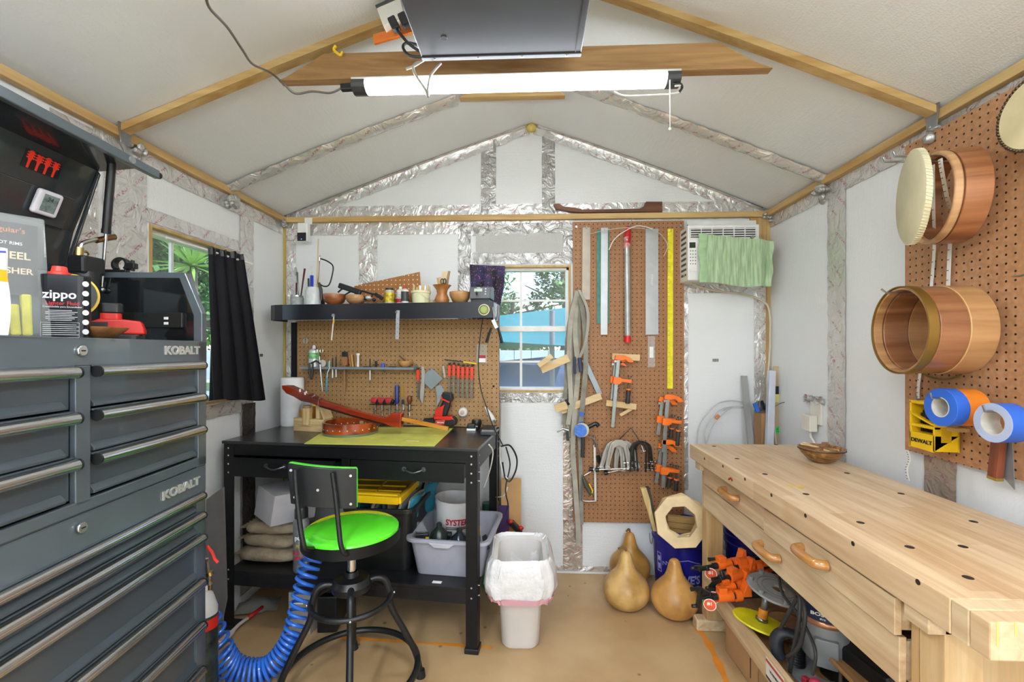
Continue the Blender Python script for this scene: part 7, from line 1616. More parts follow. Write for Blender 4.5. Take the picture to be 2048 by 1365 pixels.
# ------------------------------ under the shelf on the floor
def carton(M, w, d, h, lb, flap=True):
    g = thing('cardboard_box', lb, 'box', M, None); CBM = mat('#b08a60', .7, 0, .06, 8)
    mb = MB(M); t = .004
    for lo, hi in (((0, 0, 0), (w, d, t)), ((0, 0, 0), (w, t, h)), ((0, d - t, 0), (w, d, h)), ((0, 0, 0), (t, d, h)), ((w - t, 0, 0), (w, d, h))): mb.bx(lo, hi)
    mb.build('carton_body', CBM, g)
    if flap: MB(M).bar((-.002, .0, h), (-.002, d, h), .003, .05, (.2, 0, 1)).build('side_flap', CBM, g)
    return g
p = R.hz(1432, 1325, 0); q0 = R.hz(1406, 1296, 0)
M = FM((p.x - .005, p.y + .0, 0), -.0); g = carton(FM((.868, 1.78, 0), .04), .28, .27, .165, 'open brown cardboard box under the low shelf, beside the far bench leg')
mb = MB(); 
for i, x in enumerate((0, 1, 2, 3)): mb.bx((.8655, 1.835 + i * .018, .03 + (i % 2) * .02), (.8672, 1.845 + i * .018, .11))
mb.build('printed_marks', mat('#3a2c20', .6), g)
MB(FM((1.0, 1.9, .12), .3, .2, .1)).box((0, 0, 0), (.16, .12, .06)).build('foil_package', mat('#4b3f3e', .25, .3, .5, 30), bev=.008, label='dark shiny wrapped package lying in the open cardboard box', cat='package')
g = carton(FM((.89, 1.38, 0), .0), .26, .34, .15, 'second cardboard box on the floor under the nearer part of the low shelf', False)
MB().bx((.893, 1.384, .146), (1.146, 1.716, .15)).build('closed_flaps', mat('#b08a60', .7, 0, .06, 8), g)
# ================================================================ BUCKETS, GOURDS, FRAMES
NV = mat('#1e1e86', .32, 0, .06)
def bucket(M, lb, arc=True):
    g = thing('blue_bucket', lb, 'bucket', M)
    MB(M).lathe([(0, 0), (.128, 0), (.132, .006), (.146, .285), (.152, .29), (.153, .30), (.148, .305), (.149, .325), (.155, .328), (.1555, .342), (.150, .346), (.151, .36), (.156, .363), (.156, .37), (.147, .37), (.143, .345), (.126, .01), (0, .01)], n=56).build('bucket_body', NV, g)
    MB(M).tube([(.152 * math.cos(t), .152 * math.sin(t), .315) if 0 else (-.157 - .004, -.03 * math.cos(t), .30 - .045 * math.sin(t)) for t in [k * PI / 8 for k in range(9)]], .0025, 6).build('bail_handle', STEEL, g)
    return g
q0 = R.hz(1370, 1185, 0); bc = Vector((.895, 2.48, 0))
w1 = R.hy(1302, 1060, 2.54).x; bc = Vector((w1 + .165, 2.555, 0)); M = Matrix.Translation(bc)
g = bucket(M, 'blue plastic bucket holding wooden frames, left of the bench leg')
def bwrap(tx, size, z, a0, mt, Mx, g, rad0=.133, k=.047, nm='bucket_lettering', sx=1, polys=None):
    mb = MB()
    if tx: mb.text(tx, size, Matrix.Identity(4), .0004, .03, sx=sx)
    if polys:
        for P_ in polys: mb.ext(P_, 0, .0006)
    vs = []
    for v in mb.v:
        zz = z + v.y; rad = rad0 + k * zz + .0012 + v.z; vs.append((math.sin(v.x / .14 + a0) * rad, -math.cos(v.x / .14 + a0) * rad, zz))
    return MB(Mx).add(vs, mb.f).build(nm, mt, g)
PW = mat('#9fa4e0', .4); Mf = facing(M)
bwrap("LOWE'S", .06, .12, .12, PW, Mf, g, sx=.85)
S_ = lambda x0, y0, x1, y1, w=.003: [(x0, y0), (x1, y1), (x1, y1 + w), (x0, y0 + w)]
roof = [(-.11, .06), (-.085, .075), (-.085, .066), (-.06, .082), (-.06, .072), (-.035, .088), (-.035, .078), (-.01, .092), (.04, .11), (.09, .09), (.09, .087), (.04, .106), (-.008, .088)]
pl = []
zz_ = [(-.11, .055), (-.11, .075), (-.09, .062), (-.09, .082), (-.07, .069), (-.07, .088), (-.05, .076), (-.05, .093), (.02, .108), (.09, .085)]
for a_, b_ in zip(zz_[:-1], zz_[1:]):
    d_ = Vector((b_[0] - a_[0], b_[1] - a_[1])); n_ = Vector((-d_.y, d_.x)).normalized() * .0018; k_ = 4
    for i in range(k_):
        p_ = Vector(a_) + d_ * i / k_; r_ = Vector(a_) + d_ * (i + 1) / k_; pl.append([tuple(p_ - n_), tuple(r_ - n_), tuple(r_ + n_), tuple(p_ + n_)])
bwrap(None, 0, .12, .12, PW, Mf, g, polys=pl, nm='roof_logo')
bwrap(None, 0, .18, -.85, PW, Mf, g, polys=[[(-.015, -.05), (.015, -.05), (.015, -.046), (-.015, -.046)], [(-.015, .05), (.015, .05), (.015, .054), (-.015, .054)], [(-.015, -.05), (-.012, -.05), (-.012, .05), (-.015, .05)], [(.012, -.05), (.015, -.05), (.015, .05), (.012, .05)], [(-.008, .01), (.008, .01), (.008, .035), (-.008, .035)], [(-.008, -.035), (.008, -.035), (.008, -.005), (-.008, -.005)]], nm='warning_label')
M2_ = Matrix.Translation((1.20, 2.50, 0)); g2_ = bucket(M2_, 'second blue plastic bucket, behind the bench leg under the drawers')
for i, (dx, dy, lb) in enumerate(((-.05, -.04, 'wooden strip leaning in the right blue bucket, left one'), (.03, .0, 'wooden strip leaning in the right blue bucket, right one'))):
    MB().bar((1.2 + dx, 2.5 + dy, .02), (1.2 + dx * 2.0 - .02, 2.5 + dy * 1.5, .50), .03, .01, (0, 1, 0)).build('wood_strip', PINE[2], label=lb, cat='wood strip')
# octagonal frame stack leaning in the first bucket
def ngon(n, r, a0=0): return [(r * math.cos(a0 + 2 * PI * k / n), r * math.sin(a0 + 2 * PI * k / n)) for k in range(n)]
def ngring(mb, n, r0, r1, t, M):
    O, I = ngon(n, r1, .4), ngon(n, r0, .4); vs = [(x, y, z) for z in (0, t) for x, y in O] + [(x, y, z) for z in (0, t) for x, y in I]; fs = []
    for k in range(n):
        j = (k + 1) % n; fs += [(k, j, n + j, n + k), (2 * n + k, 3 * n + k, 3 * n + j, 2 * n + j), (n + k, n + j, 3 * n + j, 3 * n + k), (k, 2 * n + k, 2 * n + j, j)]
    return mb.add(vs, fs, False, M)
fc = R.hy(1357, 1040, 2.38); Mn = Matrix.Translation((fc.x, 2.355, fc.z)) @ Matrix.Rotation(-.12, 4, 'Z') @ Matrix.Rotation(1.28, 4, 'X') @ Matrix.Rotation(.1, 4, 'Z')
MP = mat('#dcc193', .5, 0, .1, 14)
for i in range(3):
    Mi = Mn @ Matrix.Translation((.006 * i, .004 * i, -.031 * i)) @ Matrix.Rotation(.1 * i, 4, 'Z')
    ngring(MB(), 8, .078, .132, .03, Mi).build('segmented_ring', MP, bev=.001, label=['front eight-sided pale wooden ring leaning on the blue bucket', 'middle eight-sided wooden ring of the stack in the blue bucket', 'rear eight-sided wooden ring of the stack in the blue bucket'][i], cat='wooden ring', group='eight-sided wooden rings')
for i in range(3): a, b = R.hy(1334, 1036 + i * 12, 2.5), R.hy(1392, 1042 + i * 12, 2.5); MB().bar(a, b, .03, .03, (0, 1, 0)).build('wood_offcut', PINE[0], bev=.001, label=['top', 'middle', 'bottom'][i] + ' wooden offcut seen through the eight-sided ring', cat='wood strip', group='offcuts behind the wooden rings')
a, b = R.hy(1285, 975, 2.50), R.hy(1316, 1085, 2.42); g = thing('neck_blank', 'pale neck shaped wood blank with a dark edge standing in the blue bucket', 'neck blank', b)
P_ = [R.hy(x, y, 2.44) for x, y in ((1281, 977), (1292, 975), (1300, 1000), (1303, 1020), (1314, 1062), (1306, 1062), (1294, 1020), (1288, 1003))]; MB().exty([(p.x, p.z) for p in P_], 2.43, 2.455).build('blank', wood('#d9bf86', '#b08f56', 2), g)
P_ = [R.hy(x, y, 2.43) for x, y in ((1292, 975), (1299, 976), (1318, 1062), (1313, 1062), (1303, 1020), (1300, 1000))]; MB().exty([(p.x, p.z) for p in P_], 2.428, 2.452).build('dark_edge', mat('#34342c', .5), g)
# gourds
def gourd(px, base_y, s, lb, stem, tint, lean=0, h=1.0):
    p = R.hz(px, base_y, 0); M = FM((p.x, p.y + .05 * s, 0), rnd.uniform(0, 3), 0, lean) @ Matrix.Scale(s, 4); g = thing('dried_gourd', lb, 'gourd', M, 'dried gourds on the floor')
    pr = [(0, 0), (.05, .003), (.09, .022), (.118, .06), (.124, .10), (.113, .14), (.085, .175), (.058, .205), (.042, .24), (.033, .275), (.026, .295), (.014, .306), (0, .309)]
    pr = [(v.x, v.y) for v in sm_path([Vector((a, b * h, 0)) for a, b in pr], 4)]; MB(M).lathe(pr, n=44).build('gourd_body', tint, g)
    if stem: MB(M).tube(sm_path([(0, 0, .30 * h), (-.004, 0, .322 * h), (-.02, .0, .332 * h), (-.05, 0, .330 * h)], 5), .006, 8, rs=None).build('stem', mat('#7d6238', .8), g)
    return g
def gm(c1, c2, seed):
    m, N, L, P = newmat('gourd_skin'); v = coord(N, L); n1 = N.new('ShaderNodeTexNoise'); n1.inputs['Scale'].default_value = 7 + seed; n1.inputs['Detail'].default_value = 6; L.new(v, n1.inputs[0])
    r = N.new('ShaderNodeValToRGB'); e = r.color_ramp.elements; e[0].color = lin(c2); e[1].color = lin(c1); e[0].position = .33; e[1].position = .58; L.new(n1.outputs[0], r.inputs[0]); L.new(r.outputs[0], P.inputs['Base Color']); P.inputs['Roughness'].default_value = .35; return m
gourd(1263, 1172, .92, 'dried gourd with a bent stem standing behind the other two', True, gm('#c9974f', '#9c6f30', 0))
gourd(1256, 1224, .95, 'dried gourd with a short stem standing in front at the left', True, gm('#d2ab6c', '#a67c3e', 1), h=.98)
gourd(1355, 1242, .92, 'stemless smooth dried gourd standing next to the bench foot', False, gm('#d09c58', '#a8773a', 2), h=1.0)
# ================================================================ RIGHT WALL PEGBOARD AND THINGS ON IT
RP = XR - .026
PBR = pegmat('#b58560', '#a5764f', '#2b160c', 1, 2, .0254, .0034)
MB().bx((RP, .45, .967), (RP + .005, 1.714, 2.07)).build('pegboard', PBR, label='wide brown pegboard hung on the right wall above the wooden bench', cat='pegboard')
def q_(px, py, o=0): return R.hx(px, py, RP - o)
MO = lambda p: axes(p, (0, -1, 0), (0, 0, 1), (-1, 0, 0))       # local x = to the viewer's right, y = up, z = out of the wall
def hookout(p, out, nm=None): return MB().tube([p + Vector((.02, 0, 0)), p + Vector((-out, 0, 0)), p + Vector((-out - .004, 0, .016))], .003, 8)
SHELLW = wood('#cf9d70', '#a06a42', 2, .35, 1, .2)
def on(px, py, o): return R.hx(px, py, RP - o)
# frame drum shells: axis out of the wall
def circ_fit(l, r, t, b, o):        # centre and radius of a hoop whose outline spans these pixels at distance o from the board
    c = on((l + r) / 2, (t + b) / 2, o); rad = (on((l + r) / 2, t, o).z - on((l + r) / 2, b, o).z) / 2; return c, rad
def MOr(p, a): return MO(p) @ Matrix.Rotation(a, 4, 'Y')
def hoop(M, o0, o1, r0, r1, mt, nm, par, n=64, **k): return MB(M).ring(r0, r1, o0, o1, n=n).build(nm, mt, par, **k)
MW1 = wood('#a87450', '#764628', 2, .3, 1, .3); MW2 = wood('#c69868', '#9c6e42', 2, .35, 1, .3)
c = on(1795, 661, .21); r_ = (on(1797, 574, .21).z - on(1797, 748, .21).z) / 2; M = MOr(c, -.13)
g = thing('drum_shell', 'lower pair of brown wooden drum shells with a brass rim hung on the right pegboard', 'drum shell', M)
hoop(M, -.175, -.105, r_ - .012, r_, MW2, 'pale_shell', g, bev=.002); hoop(M, -.103, -.03, r_ - .014, r_ - .001, MW1, 'brown_shell', g, bev=.002); hoop(M, -.028, -.004, r_ - .010, r_ - .003, MW2, 'inner_ply', g, bev=.001)
hoop(M, -.026, .0, r_ - .002, r_ + .0015, mat('#96783a', .35, .7), 'brass_rim', g); hoop(M, -.105, -.103, r_ - .006, r_ + .0005, mat('#d6ac74', .4), 'glue_line', g)
MB().tube([M @ Vector((0, r_ - .018, -.24)), M @ Vector((0, r_ - .018, .03)), M @ Vector((0, r_ - .006, .045))], .003, 8).build('long_hook', STEEL, g)
c4 = on(1880, 672, .008); MB(MO(c4)).tube([((r_ + .008) * math.cos(t), (r_ + .008) * math.sin(t), 0) for t in [k * 2 * PI / 48 for k in range(48)]], .003, 6, True).build('metal_hoop', mat('#7d6f3c', .4, .6), label='thin brass hoop hanging flat on the pegboard behind the lower drum shells', cat='hoop')
# upper drum shell and a skinned hoop in front of it
c = on(1888, 396, .10); ru = (on(1888, 305, .10).z - on(1888, 487, .10).z) / 2; M = MOr(c, -.30)
g = thing('tambour_shell', 'upper reddish wooden drum shell hung on the right pegboard under the rail', 'drum shell', M)
hoop(M, -.05, .012, ru - .011, ru, wood('#b5784e', '#7d4a2a', 2, .35, 1, .2), 'shell', g, bev=.002); hoop(M, .014, .035, ru - .014, ru - .002, wood('#d9ad80', '#b98a5c', 2, .35), 'pale_edge', g, bev=.004)
for dx in (-.02, .02): MB().tube([Vector((RP, c.y + dx, c.z + ru - .018)), Vector((RP - .26, c.y + dx, c.z + ru - .018)), Vector((RP - .265, c.y + dx, c.z + ru - .004))], .003, 8).build('long_hook', STEEL, g)
c = on(1817, 397, .25); rs_ = (on(1817, 306, .25).z - on(1817, 488, .25).z) / 2; Mh = MOr(c, -.43)
g = thing('skinned_drum_hoop', 'round cream skin drum head on a hoop hanging in front of the upper shell', 'drum head', Mh)
MB(Mh).lathe([(0, .0), (rs_ - .006, .0), (rs_, -.004), (rs_, -.018), (rs_ - .004, -.018), (rs_ - .006, -.004), (0, -.003)], n=64).build('skin', mat('#cfc6a2', .5, 0, .08, 7), g)
mb = MB(Mh)
for k in range(90): t = k * 2 * PI / 90; mb.cyl(((rs_ + .001) * math.cos(t), (rs_ + .001) * math.sin(t), -.018), ((rs_ + .001) * math.cos(t + .05), (rs_ + .001) * math.sin(t + .05), -.003), .0011, n=5)
mb.build('lacing', mat('#e0d8bc', .6), g)
# tape measures
TMM = mat('#e6e3da', .5, 0, .05)
def tapem(pts, lb, w=.014, o=.01):
    g = thing('tape_measure', lb, 'tape measure', on(pts[0][0], pts[0][1], o)); P = sm_path([on(x, y, oo) for x, y, oo in pts], 8); MB().rib(P, w, (0, -1, .05), .0008).build('tape', TMM, g)
    for i in range(2, len(P) - 1, 2):
        mb = MB().box(P[i] + Vector((-.0016, .002, 0)), (.0006, w * .5, .0022)); 
        mb.build('numeral', mat('#4a4a48', .5), g)
    return g
tapem([(1880, 318, .16), (1884, 345, .15), (1894, 395, .10), (1903, 430, .03), (1899, 500, .012), (1896, 574, .012)], 'white cloth tape measure with a brass end hanging through the upper drum shell')
tapem([(1866, 330, .13), (1867, 420, .08), (1868, 500, .012), (1860, 600, .01), (1855, 665, .01), (1838, 760, .01), (1836, 800, .01)], 'white cloth tape measure hanging behind both drum shells', .012)
tapem([(1815, 902, .035), (1819, 920, .035), (1813, 940, .035), (1817, 962, .035)], 'end of a white tape measure dangling below the yellow drill bit case', .010)
# hide disc with studs, top right
c = on(2060, 238, .12); M = MO(Vector((RP - .1, c.y, c.z))); rr_ = c.z - on(2060, 300, .12).z + .0
rr_ = .088
c = on(2070, 222, .10); M = MO(Vector((RP - .08, c.y, c.z)))
g = thing('studded_drum', 'cream skin banjo head with a ring of dark studs at the top right edge', 'drum', Vector((RP - .1, c.y, c.z))); MB(M).lathe([(0, .02), (rr_, .02), (rr_ + .003, .012), (rr_, 0), (0, 0)], n=56).build('skin', mat('#c9bb92', .5, 0, .12, 9), g)
for k in range(64):
    t = k * 2 * PI / 64; MB(M).sph(((rr_ + .004) * math.cos(t), (rr_ + .004) * math.sin(t), .018), .0052, 8).build('stud', mat('#5a4f3c', .3, .8), g)
# drill bit case
DY = mat('#e6b912', .4, 0, .04)
a, b = on(1797, 800, .12), on(1846, 905, .12)
w = abs(a.y - b.y); h = a.z - b.z; cc = Vector((RP - .085, (a.y + b.y) / 2, b.z)); M = axes(cc, Vector((0, -1, 0)), Vector((0, 0, 1)), Vector((-1, 0, 0))) 
M = MO(cc); g = thing('drill_bit_case', 'yellow DEWALT drill bit case hanging on the right pegboard', 'case', M); w2 = w / 2
mb = MB(M)
for lo, hi in (((-w2, 0, -.075), (w2, .052, .0)), ((-w2, h - .010, -.075), (w2, h, .0)), ((-w2, 0, -.075), (-w2 + .007, h, .0)), ((w2 - .007, 0, -.075), (w2, h, .0)), ((-w2, 0, -.077), (w2, h, -.070)), ((-w2, .07, -.02), (w2, .08, .001))): mb.bx(lo, hi)
mb.build('case_body', DY, g, bev=.002); MB(M).bx((-.02, h, -.06), (.03, h + .014, -.03)).build('hang_tab', DY, g, bev=.004); MB(M).bar((-w2 + .004, h - .04, -.002), (w2 - .004, h - .07, -.002), .006, .010, (0, 0, 1)).build('diagonal_rail', DY, g)
for i in range(10):
    x = -w2 + .012 + (w - .024) * i / 9; hh_ = .055 + .05 * (1 - abs(i - 4.5) / 5); 
    mb = MB(M).cyl((x, .054, -.03), (x, min(h - .012, .054 + hh_), -.03), .0022 + .00012 * i, n=8); 
    for j in range(5): mb.bar((x - .003, .066 + j * .009, -.0275), (x + .003, .07 + j * .009, -.0275), .002, .002, (0, 0, 1))
    mb.build('drill_bit', mat('#4c4640', .3, .8), g)
MB().text('DEWALT', .0175, M @ axes((0, .025, .0008), X, Y, Z), .0006, .03, sx=w * .8 / .068).build('brand_lettering', BLK, g)
MB(M).bx((w2, .03, -.05), (w2 + .002, .075, -.02)).build('side_recess', mat('#c79c10', .4), g)
hookout(Vector((RP, cc.y, cc.z + h + .006)), .10).build('long_hook', STEEL, g)
# tape rolls
def roll(px, py, o0, o1, r0, r1, mt, lb, c=None, name='tape_roll'):
    c = c or on(px, py, o1); M = MO(Vector((RP, c.y, c.z))); g = thing(name, lb, 'tape roll', Vector((RP - o1, c.y, c.z)))
    MB(M).ring(r0, r1, o0, o1, n=48).build('tape', mt, g, bev=.001); MB(M).ring(r0 - .003, r0, o0, o1, n=40).build('cardboard_core', mat('#c6c2b8', .6, 0, .06, 60), g)
    return g, M, c
BT = mat('#2c63c6', .5, 0, .04); rb = (on(1884, 778, .14).z - on(1884, 853, .14).z) / 2
g, M, c = roll(1880, 815, .10, .136, .03, rb + .001, BT, 'blue masking tape roll with a wide core hanging beside the yellow case')
g2, M, c3 = roll(0, 0, .04, .098, .03, rb - .001, mat('#d97a1f', .5, 0, .04), 'orange tape roll hung on the same hook behind the blue masking tape roll', c)
hookout(Vector((RP, c.y, c.z + .027)), .16).build('long_hook', STEEL, g)
rb2 = (on(1992, 812, .14).z - on(1992, 883, .14).z) / 2
g, M, c = roll(1985, 846, .08, .13, .034, .052, BT, 'blue masking tape roll with a pale paper side, at the right end of the pegboard'); MB(M).ring(.034, .052, .1302, .131, n=48).build('paper_side', mat('#a9b3cf', .6), g)
hookout(Vector((RP, c.y, c.z + .03)), .15).build('long_hook', STEEL, g)
# sheet of brass/wood scrap under the orange roll
MB().bx((RP - .05, on(1900, 855, .04).y - .03, on(1900, 862, .04).z), (RP - .008, on(1900, 855, .04).y + .04, on(1900, 855, .04).z)).build('wood_shim', PINE[1], label='thin wooden shim sticking out under the orange tape roll', cat='shim')
# try square
p0, p1 = on(1993, 872, .07), on(1993, 960, .07)
g = thing('try_square', 'try square with a reddish wooden handle and steel blade hanging through the right tape roll', 'square', p0)
a, b = on(1998, 880, .06), on(1990, 960, .06); MB().bar(a, b, .026, .02, (1, 0, 0)).build('wooden_stock', wood('#8f4a2c', '#5e2a16', 2, .35, 1, .3), g, bev=.001); MB().bar(a.lerp(b, .93), b, .0265, .0205, (1, 0, 0)).build('brass_tip', mat('#b39a4a', .3, .8), g)
P_ = [on(x, y, .045) for x, y in ((2006, 862), (2024, 860), (2030, 980), (2008, 955))]; mb = MB(); mb.extx([(p.y, p.z) for p in P_], RP - .047, RP - .044); mb.build('steel_blade', mat('#8f9498', .3, .6), g)
cq = on(1994, 853, .075); MB(MO(cq)).lathe([(0, 0), (.013, 0), (.013, .006), (.009, .009), (0, .009)], n=24).build('brass_knob', mat('#c9bf8a', .3, .6), g); MB().cyl(on(1993, 825, .08), on(1993, 850, .08), .006).build('steel_rod', STEEL, g)
# pointed tool at right edge
MB().tube([on(2022, 553, .08), on(2040, 552, .07), on(2060, 548, .07)], .003, 8, rs=[.0008, .003, .004]).build('scriber', CHROME, label='pointed steel scriber sticking in at the right edge of the picture', cat='scriber')
a = on(2038, 868, .03); MB().tube([on(2030, 864, .03), on(2060, 866, .03)], .002).tube([on(2032, 874, .03), on(2060, 875, .03)], .003).build('small_hooks', DSTEEL, label='pair of small metal pins at the right edge beside the try square', cat='hook')
# ================================================================ CEILING THINGS
FY = 1.545
a, b = R.hy(735, 171, FY), R.hy(1330, 171, FY); e0, e1 = R.hy(708, 171, FY).x, R.hy(1358, 171, FY).x; fz = R.hy(1024, 171, FY).z
def ledm(st):
    m, N, L, P = newmat('led_diffuser'); P.inputs['Emission Color'].default_value = (.90, .955, 1, 1); P.inputs['Emission Strength'].default_value = st; P.inputs['Base Color'].default_value = (1, 1, 1, 1); return m
LEDM = ledm(23)
def fixture(x0, x1, a_, b_, y, z, lb, FMx=Matrix.Identity(4)):
    g = thing('led_light', lb, 'light fixture', FMx @ Matrix.Translation(((x0 + x1) / 2, y, z)))
    prof = [(-.028, .0), (-.032, -.012), (-.028, -.024), (-.014, -.033), (0, -.036), (.014, -.033), (.028, -.024), (.032, -.012), (.028, .0)]
    mb = MB(FMx); mb.extx([(y + p, z + .018 + q) for p, q in prof], a_, b_); mb.build('diffuser', LEDM, g)
    MB(FMx).bx((x0, y - .029, z + .0185), (x1, y + .029, z + .026)).build('backing', mat('#cfcfcd', .5), g, bev=.002)
    for u, v_ in ((x0, a_), (b_, x1)): mb = MB(FMx); mb.extx([(y + p * 1.06, z + .0185 + q * 1.08) for p, q in prof], u, v_); mb.build('end_cap', mat('#3c3d3f', .4), g, bev=.002)
    return g
g = fixture(e0, e1, a.x, b.x, FY, fz, 'long glowing LED tube light mounted under the front ceiling beam')
LEDM = ledm(74)  # stronger glow for the two out-of-view fill fixtures below
fixture(-.66, .66, -.6, .6, 0, 2.22, 'added fill light shaped as an LED tube, running lengthwise on the left roof slope behind the camera', FM((-.72, -.4, 0), PI / 2))  # unseen fixture added to lift the side walls
fixture(-.66, .66, -.6, .6, 0, 2.22, 'added fill light shaped as an LED tube, running lengthwise on the right roof slope behind the camera', FM((.62, -.4, 0), PI / 2))  # matching unseen fill fixture added over the right side
# pull cord
p = R.hy(1340, 183, FY - .03); MB().tube([(p.x, FY - .03, fz - .012), (p.x, FY - .03, R.hy(1340, 255, FY - .03).z)], .0017, 6).build('pull_cord', WHT, g); mb = MB(); z1_ = R.hy(1340, 258, FY - .03).z; mb.sph((p.x, FY - .03, z1_), .005, 8); mb.build('cord_bead', WHT, g)
MB().tube(sm_path([R.hy(x, y, FY - .02) for x, y in ((1350, 172), (1364, 172), (1362, 182), (1345, 188), (1300, 191), (1250, 192), (1228, 184))], 6), .0035).build('white_cable', mat('#c8c6c2', .5), g)
MB().tube(sm_path([R.hy(x, y, FY - .02) for x, y in ((1346, 168), (1360, 168), (1364, 176), (1358, 185))], 6), .0045).build('loop_cable', BLK, g)
MB().bar(R.hy(682, 176, FY), R.hy(712, 174, FY), .02, .022).build('plug_connector', BLK, g, bev=.003)
MB().tube(sm_path([R.hy(412, -20, 1.0), R.hy(418, 14, 1.05), R.hy(455, 55, 1.15), R.hy(485, 100, 1.25), R.hy(505, 128, 1.35), R.hy(540, 145, 1.45), R.hy(565, 165, 1.5), R.hy(590, 187, 1.53), R.hy(625, 183, 1.54), R.hy(660, 186, 1.54), R.hy(684, 176, 1.54)], 7), .0035).build('light_cord', mat('#6b6460', .3, .3), label='dark shiny cord running down the ceiling to the left end of the tube light', cat='cord')
# hanging black box
by1 = 1.44; a, b = R.hy(845, 121, by1), R.hy(1162, 110, by1); bz = (a.z + b.z) / 2
g = thing('hanging_air_filter', 'large black metal box hanging from the ceiling in front of the beam', 'air filter', ((a.x + b.x) / 2, 1.1, bz))
BB = mat('#4a4a50', .35, .4, .06, 4); mb = MB(); mb.extx([(.75, bz), (by1, bz), (by1, bz + .17), (.75, bz + .17)], a.x, b.x); mb.build('box_body', BB, g, bev=.003)
MB().bx((a.x, by1 - .014, bz - .003), (b.x, by1 + .002, bz + .004)).build('front_lip', mat('#5a5a5e', .35, .4), g)
MB().bx((b.x - .02, .76, bz - .002), (b.x - .018, by1 - .02, bz)).build('side_seam', BLK, g)
for px in (870, 957, 1044, 1133): p = R.hy(px, 118, by1); MB().sph((p.x, by1 - .006, bz - .003), (.004, .004, .002), 8).build('screw', mat('#a8a8a6', .3, .8), g)
p = R.hz(888, 76, bz); MB().lathe([(0, bz - .001), (.009, bz - .0012), (.01, bz), (0, bz)], (p.x, p.y, 0), 20).build('round_mark', BLK, g)
for x in (a.x + .05, b.x - .05): MB().cyl((x, 1.1, bz + .17), (x, 1.1, zc(x)), .004).build('hanging_rod', STEEL, g)
# power strip with plugs on the left rafter beside the box
Yp = 1.50; g = thing('rafter_outlet', 'white outlet box with black plugs fixed on the left rafter beside the black box', 'outlet', R.hy(795, 40, Yp))
P4 = [R.hy(x, y, Yp) for x, y in ((757, 25), (803, 5), (812, 42), (770, 60))]; MB().exty([(p.x, p.z) for p in P4], Yp - .02, Yp + .03).build('outlet_box', mat('#dedbd2', .4), g, bev=.002)
MB().bar(R.hy(756, 24, Yp - .0), R.hy(803, 2, Yp), .012, .04, (0, 0, 1)).build('dark_bracket', DSTEEL, g)
for x, y, n_ in ((788, 48, 0), (808, 40, 1)): MB().bar(R.hy(x - 5, y - 10, Yp - .03), R.hy(x + 6, y + 12, Yp - .04), .026, .024, (0, 1, 0)).build('black_plug', BLK, g, bev=.004)
MB().tube(sm_path([R.hy(x, y, yy) for x, y, yy in ((796, 62, 1.46), (815, 85, 1.46), (835, 100, 1.46), (848, 108, 1.46), (850, 114, 1.47), (820, 112, 1.47), (806, 95, 1.47), (815, 86, 1.47), (842, 92, 1.48))], 6), .0048).build('plug_cord', BLK, g)
MB().bar(R.hy(748, 80, 1.53), R.hy(828, 56, 1.50), .03, .012, (0, 1, 0)).build('orange_strap', mat('#e0782a', .5), bev=.001, label='orange painted wooden strip under the left rafter near the black box', cat='wood strip')
for i, pts in enumerate((((848, 120), (828, 132), (812, 138)), ((845, 122), (828, 130), (830, 148), (850, 178), (855, 192)), ((882, 126), (862, 150), (856, 175), (856, 194)))):
    MB().tube(sm_path([R.hy(x, y, 1.475) for x, y in pts], 6), .0042).build('cable_end', mat('#98948e', .4), label=['stub of grey cable pointing left behind the black box', 'grey cable drooping in front of the tube light, left strand', 'grey cable drooping in front of the tube light, right strand'][i], cat='cable', group=None)
MB().tube(sm_path([R.hy(x, y, 1.53) for x, y in ((672, 92), (668, 100), (680, 110), (685, 104))], 5), .005).build('yellow_strap', YEL, label='small yellow strap around the left rafter', cat='strap')
# ================================================================ THINGS ON THE BLACK BENCH'S TOP SHELF
ZT = zt_
def tsh(px, y=.10): p = D.hy(px, 605, PY - y); return (p.x, PY - y, ZT + .0005)
def jar(px, r, h, lb, body, y=.1, lid=None, name='glass_jar', cat='jar'):
    M = DM(tsh(px, y)); g = thing(name, lb, cat, M); MB(M).lathe([(0, 0), (r, 0), (r, h * .8), (r * .85, h * .9), (r * .85, h), (r * .78, h), (r * .78, h * .88), (r * .92, h * .78), (r * .92, .004), (0, .004)], n=28).build('jar_body', body, g)
    if lid: MB(M).ring(r * .82, r * .92, h * .86, h, n=28).build('rim', lid, g)
    return g, M
def sticks(g, M, L_, mt=None):
    for i, (x, y, dx, dy, l, r, m_, nm) in enumerate(L_): MB(M).tube([(x, y, .012), (x + dx * .5, y + dy * .5, l * .5), (x + dx, y + dy, l)], r, 8).build(nm, m_, g)
jg = mat('#b8bcb8', .1, 0, .2, 50, alpha=.6)
g, M = jar(594, .036, .058, 'short glass jar of small parts at the left end of the top shelf', jg, .11, STEEL)
for i, (lb, x, dx, l, mt, c2) in enumerate((('brown handled brush standing in the left jar', -.006, .004, .13, wood('#6b3a26', '#3d1d10', 2), 'brush'), ('palette knife with a leaf shaped tip standing in the left jar', .01, -.012, .19, STEEL, 'palette knife'), ('dark red handled knife leaning right in the left jar', .012, .03, .21, wood('#6b2a1e', '#3d1410', 2), 'knife'))):
    MB(M).tube([(x, .004 * i, .012), (x + dx, .004 * i, l)], .004, 8, rs=[.003, .0055]).build(('brush', 'palette_knife', 'carving_knife')[i], mt, label=lb, cat=c2)
MB(M).grid(lambda u, v: (-.012 + (u - .5) * .022 * math.sin(PI * (v * .8 + .1)), .005, .17 + v * .05), 4, 6, .001).build('palette_knife', STEEL, label='leaf shaped steel blade tip above the left jar', cat='blade')
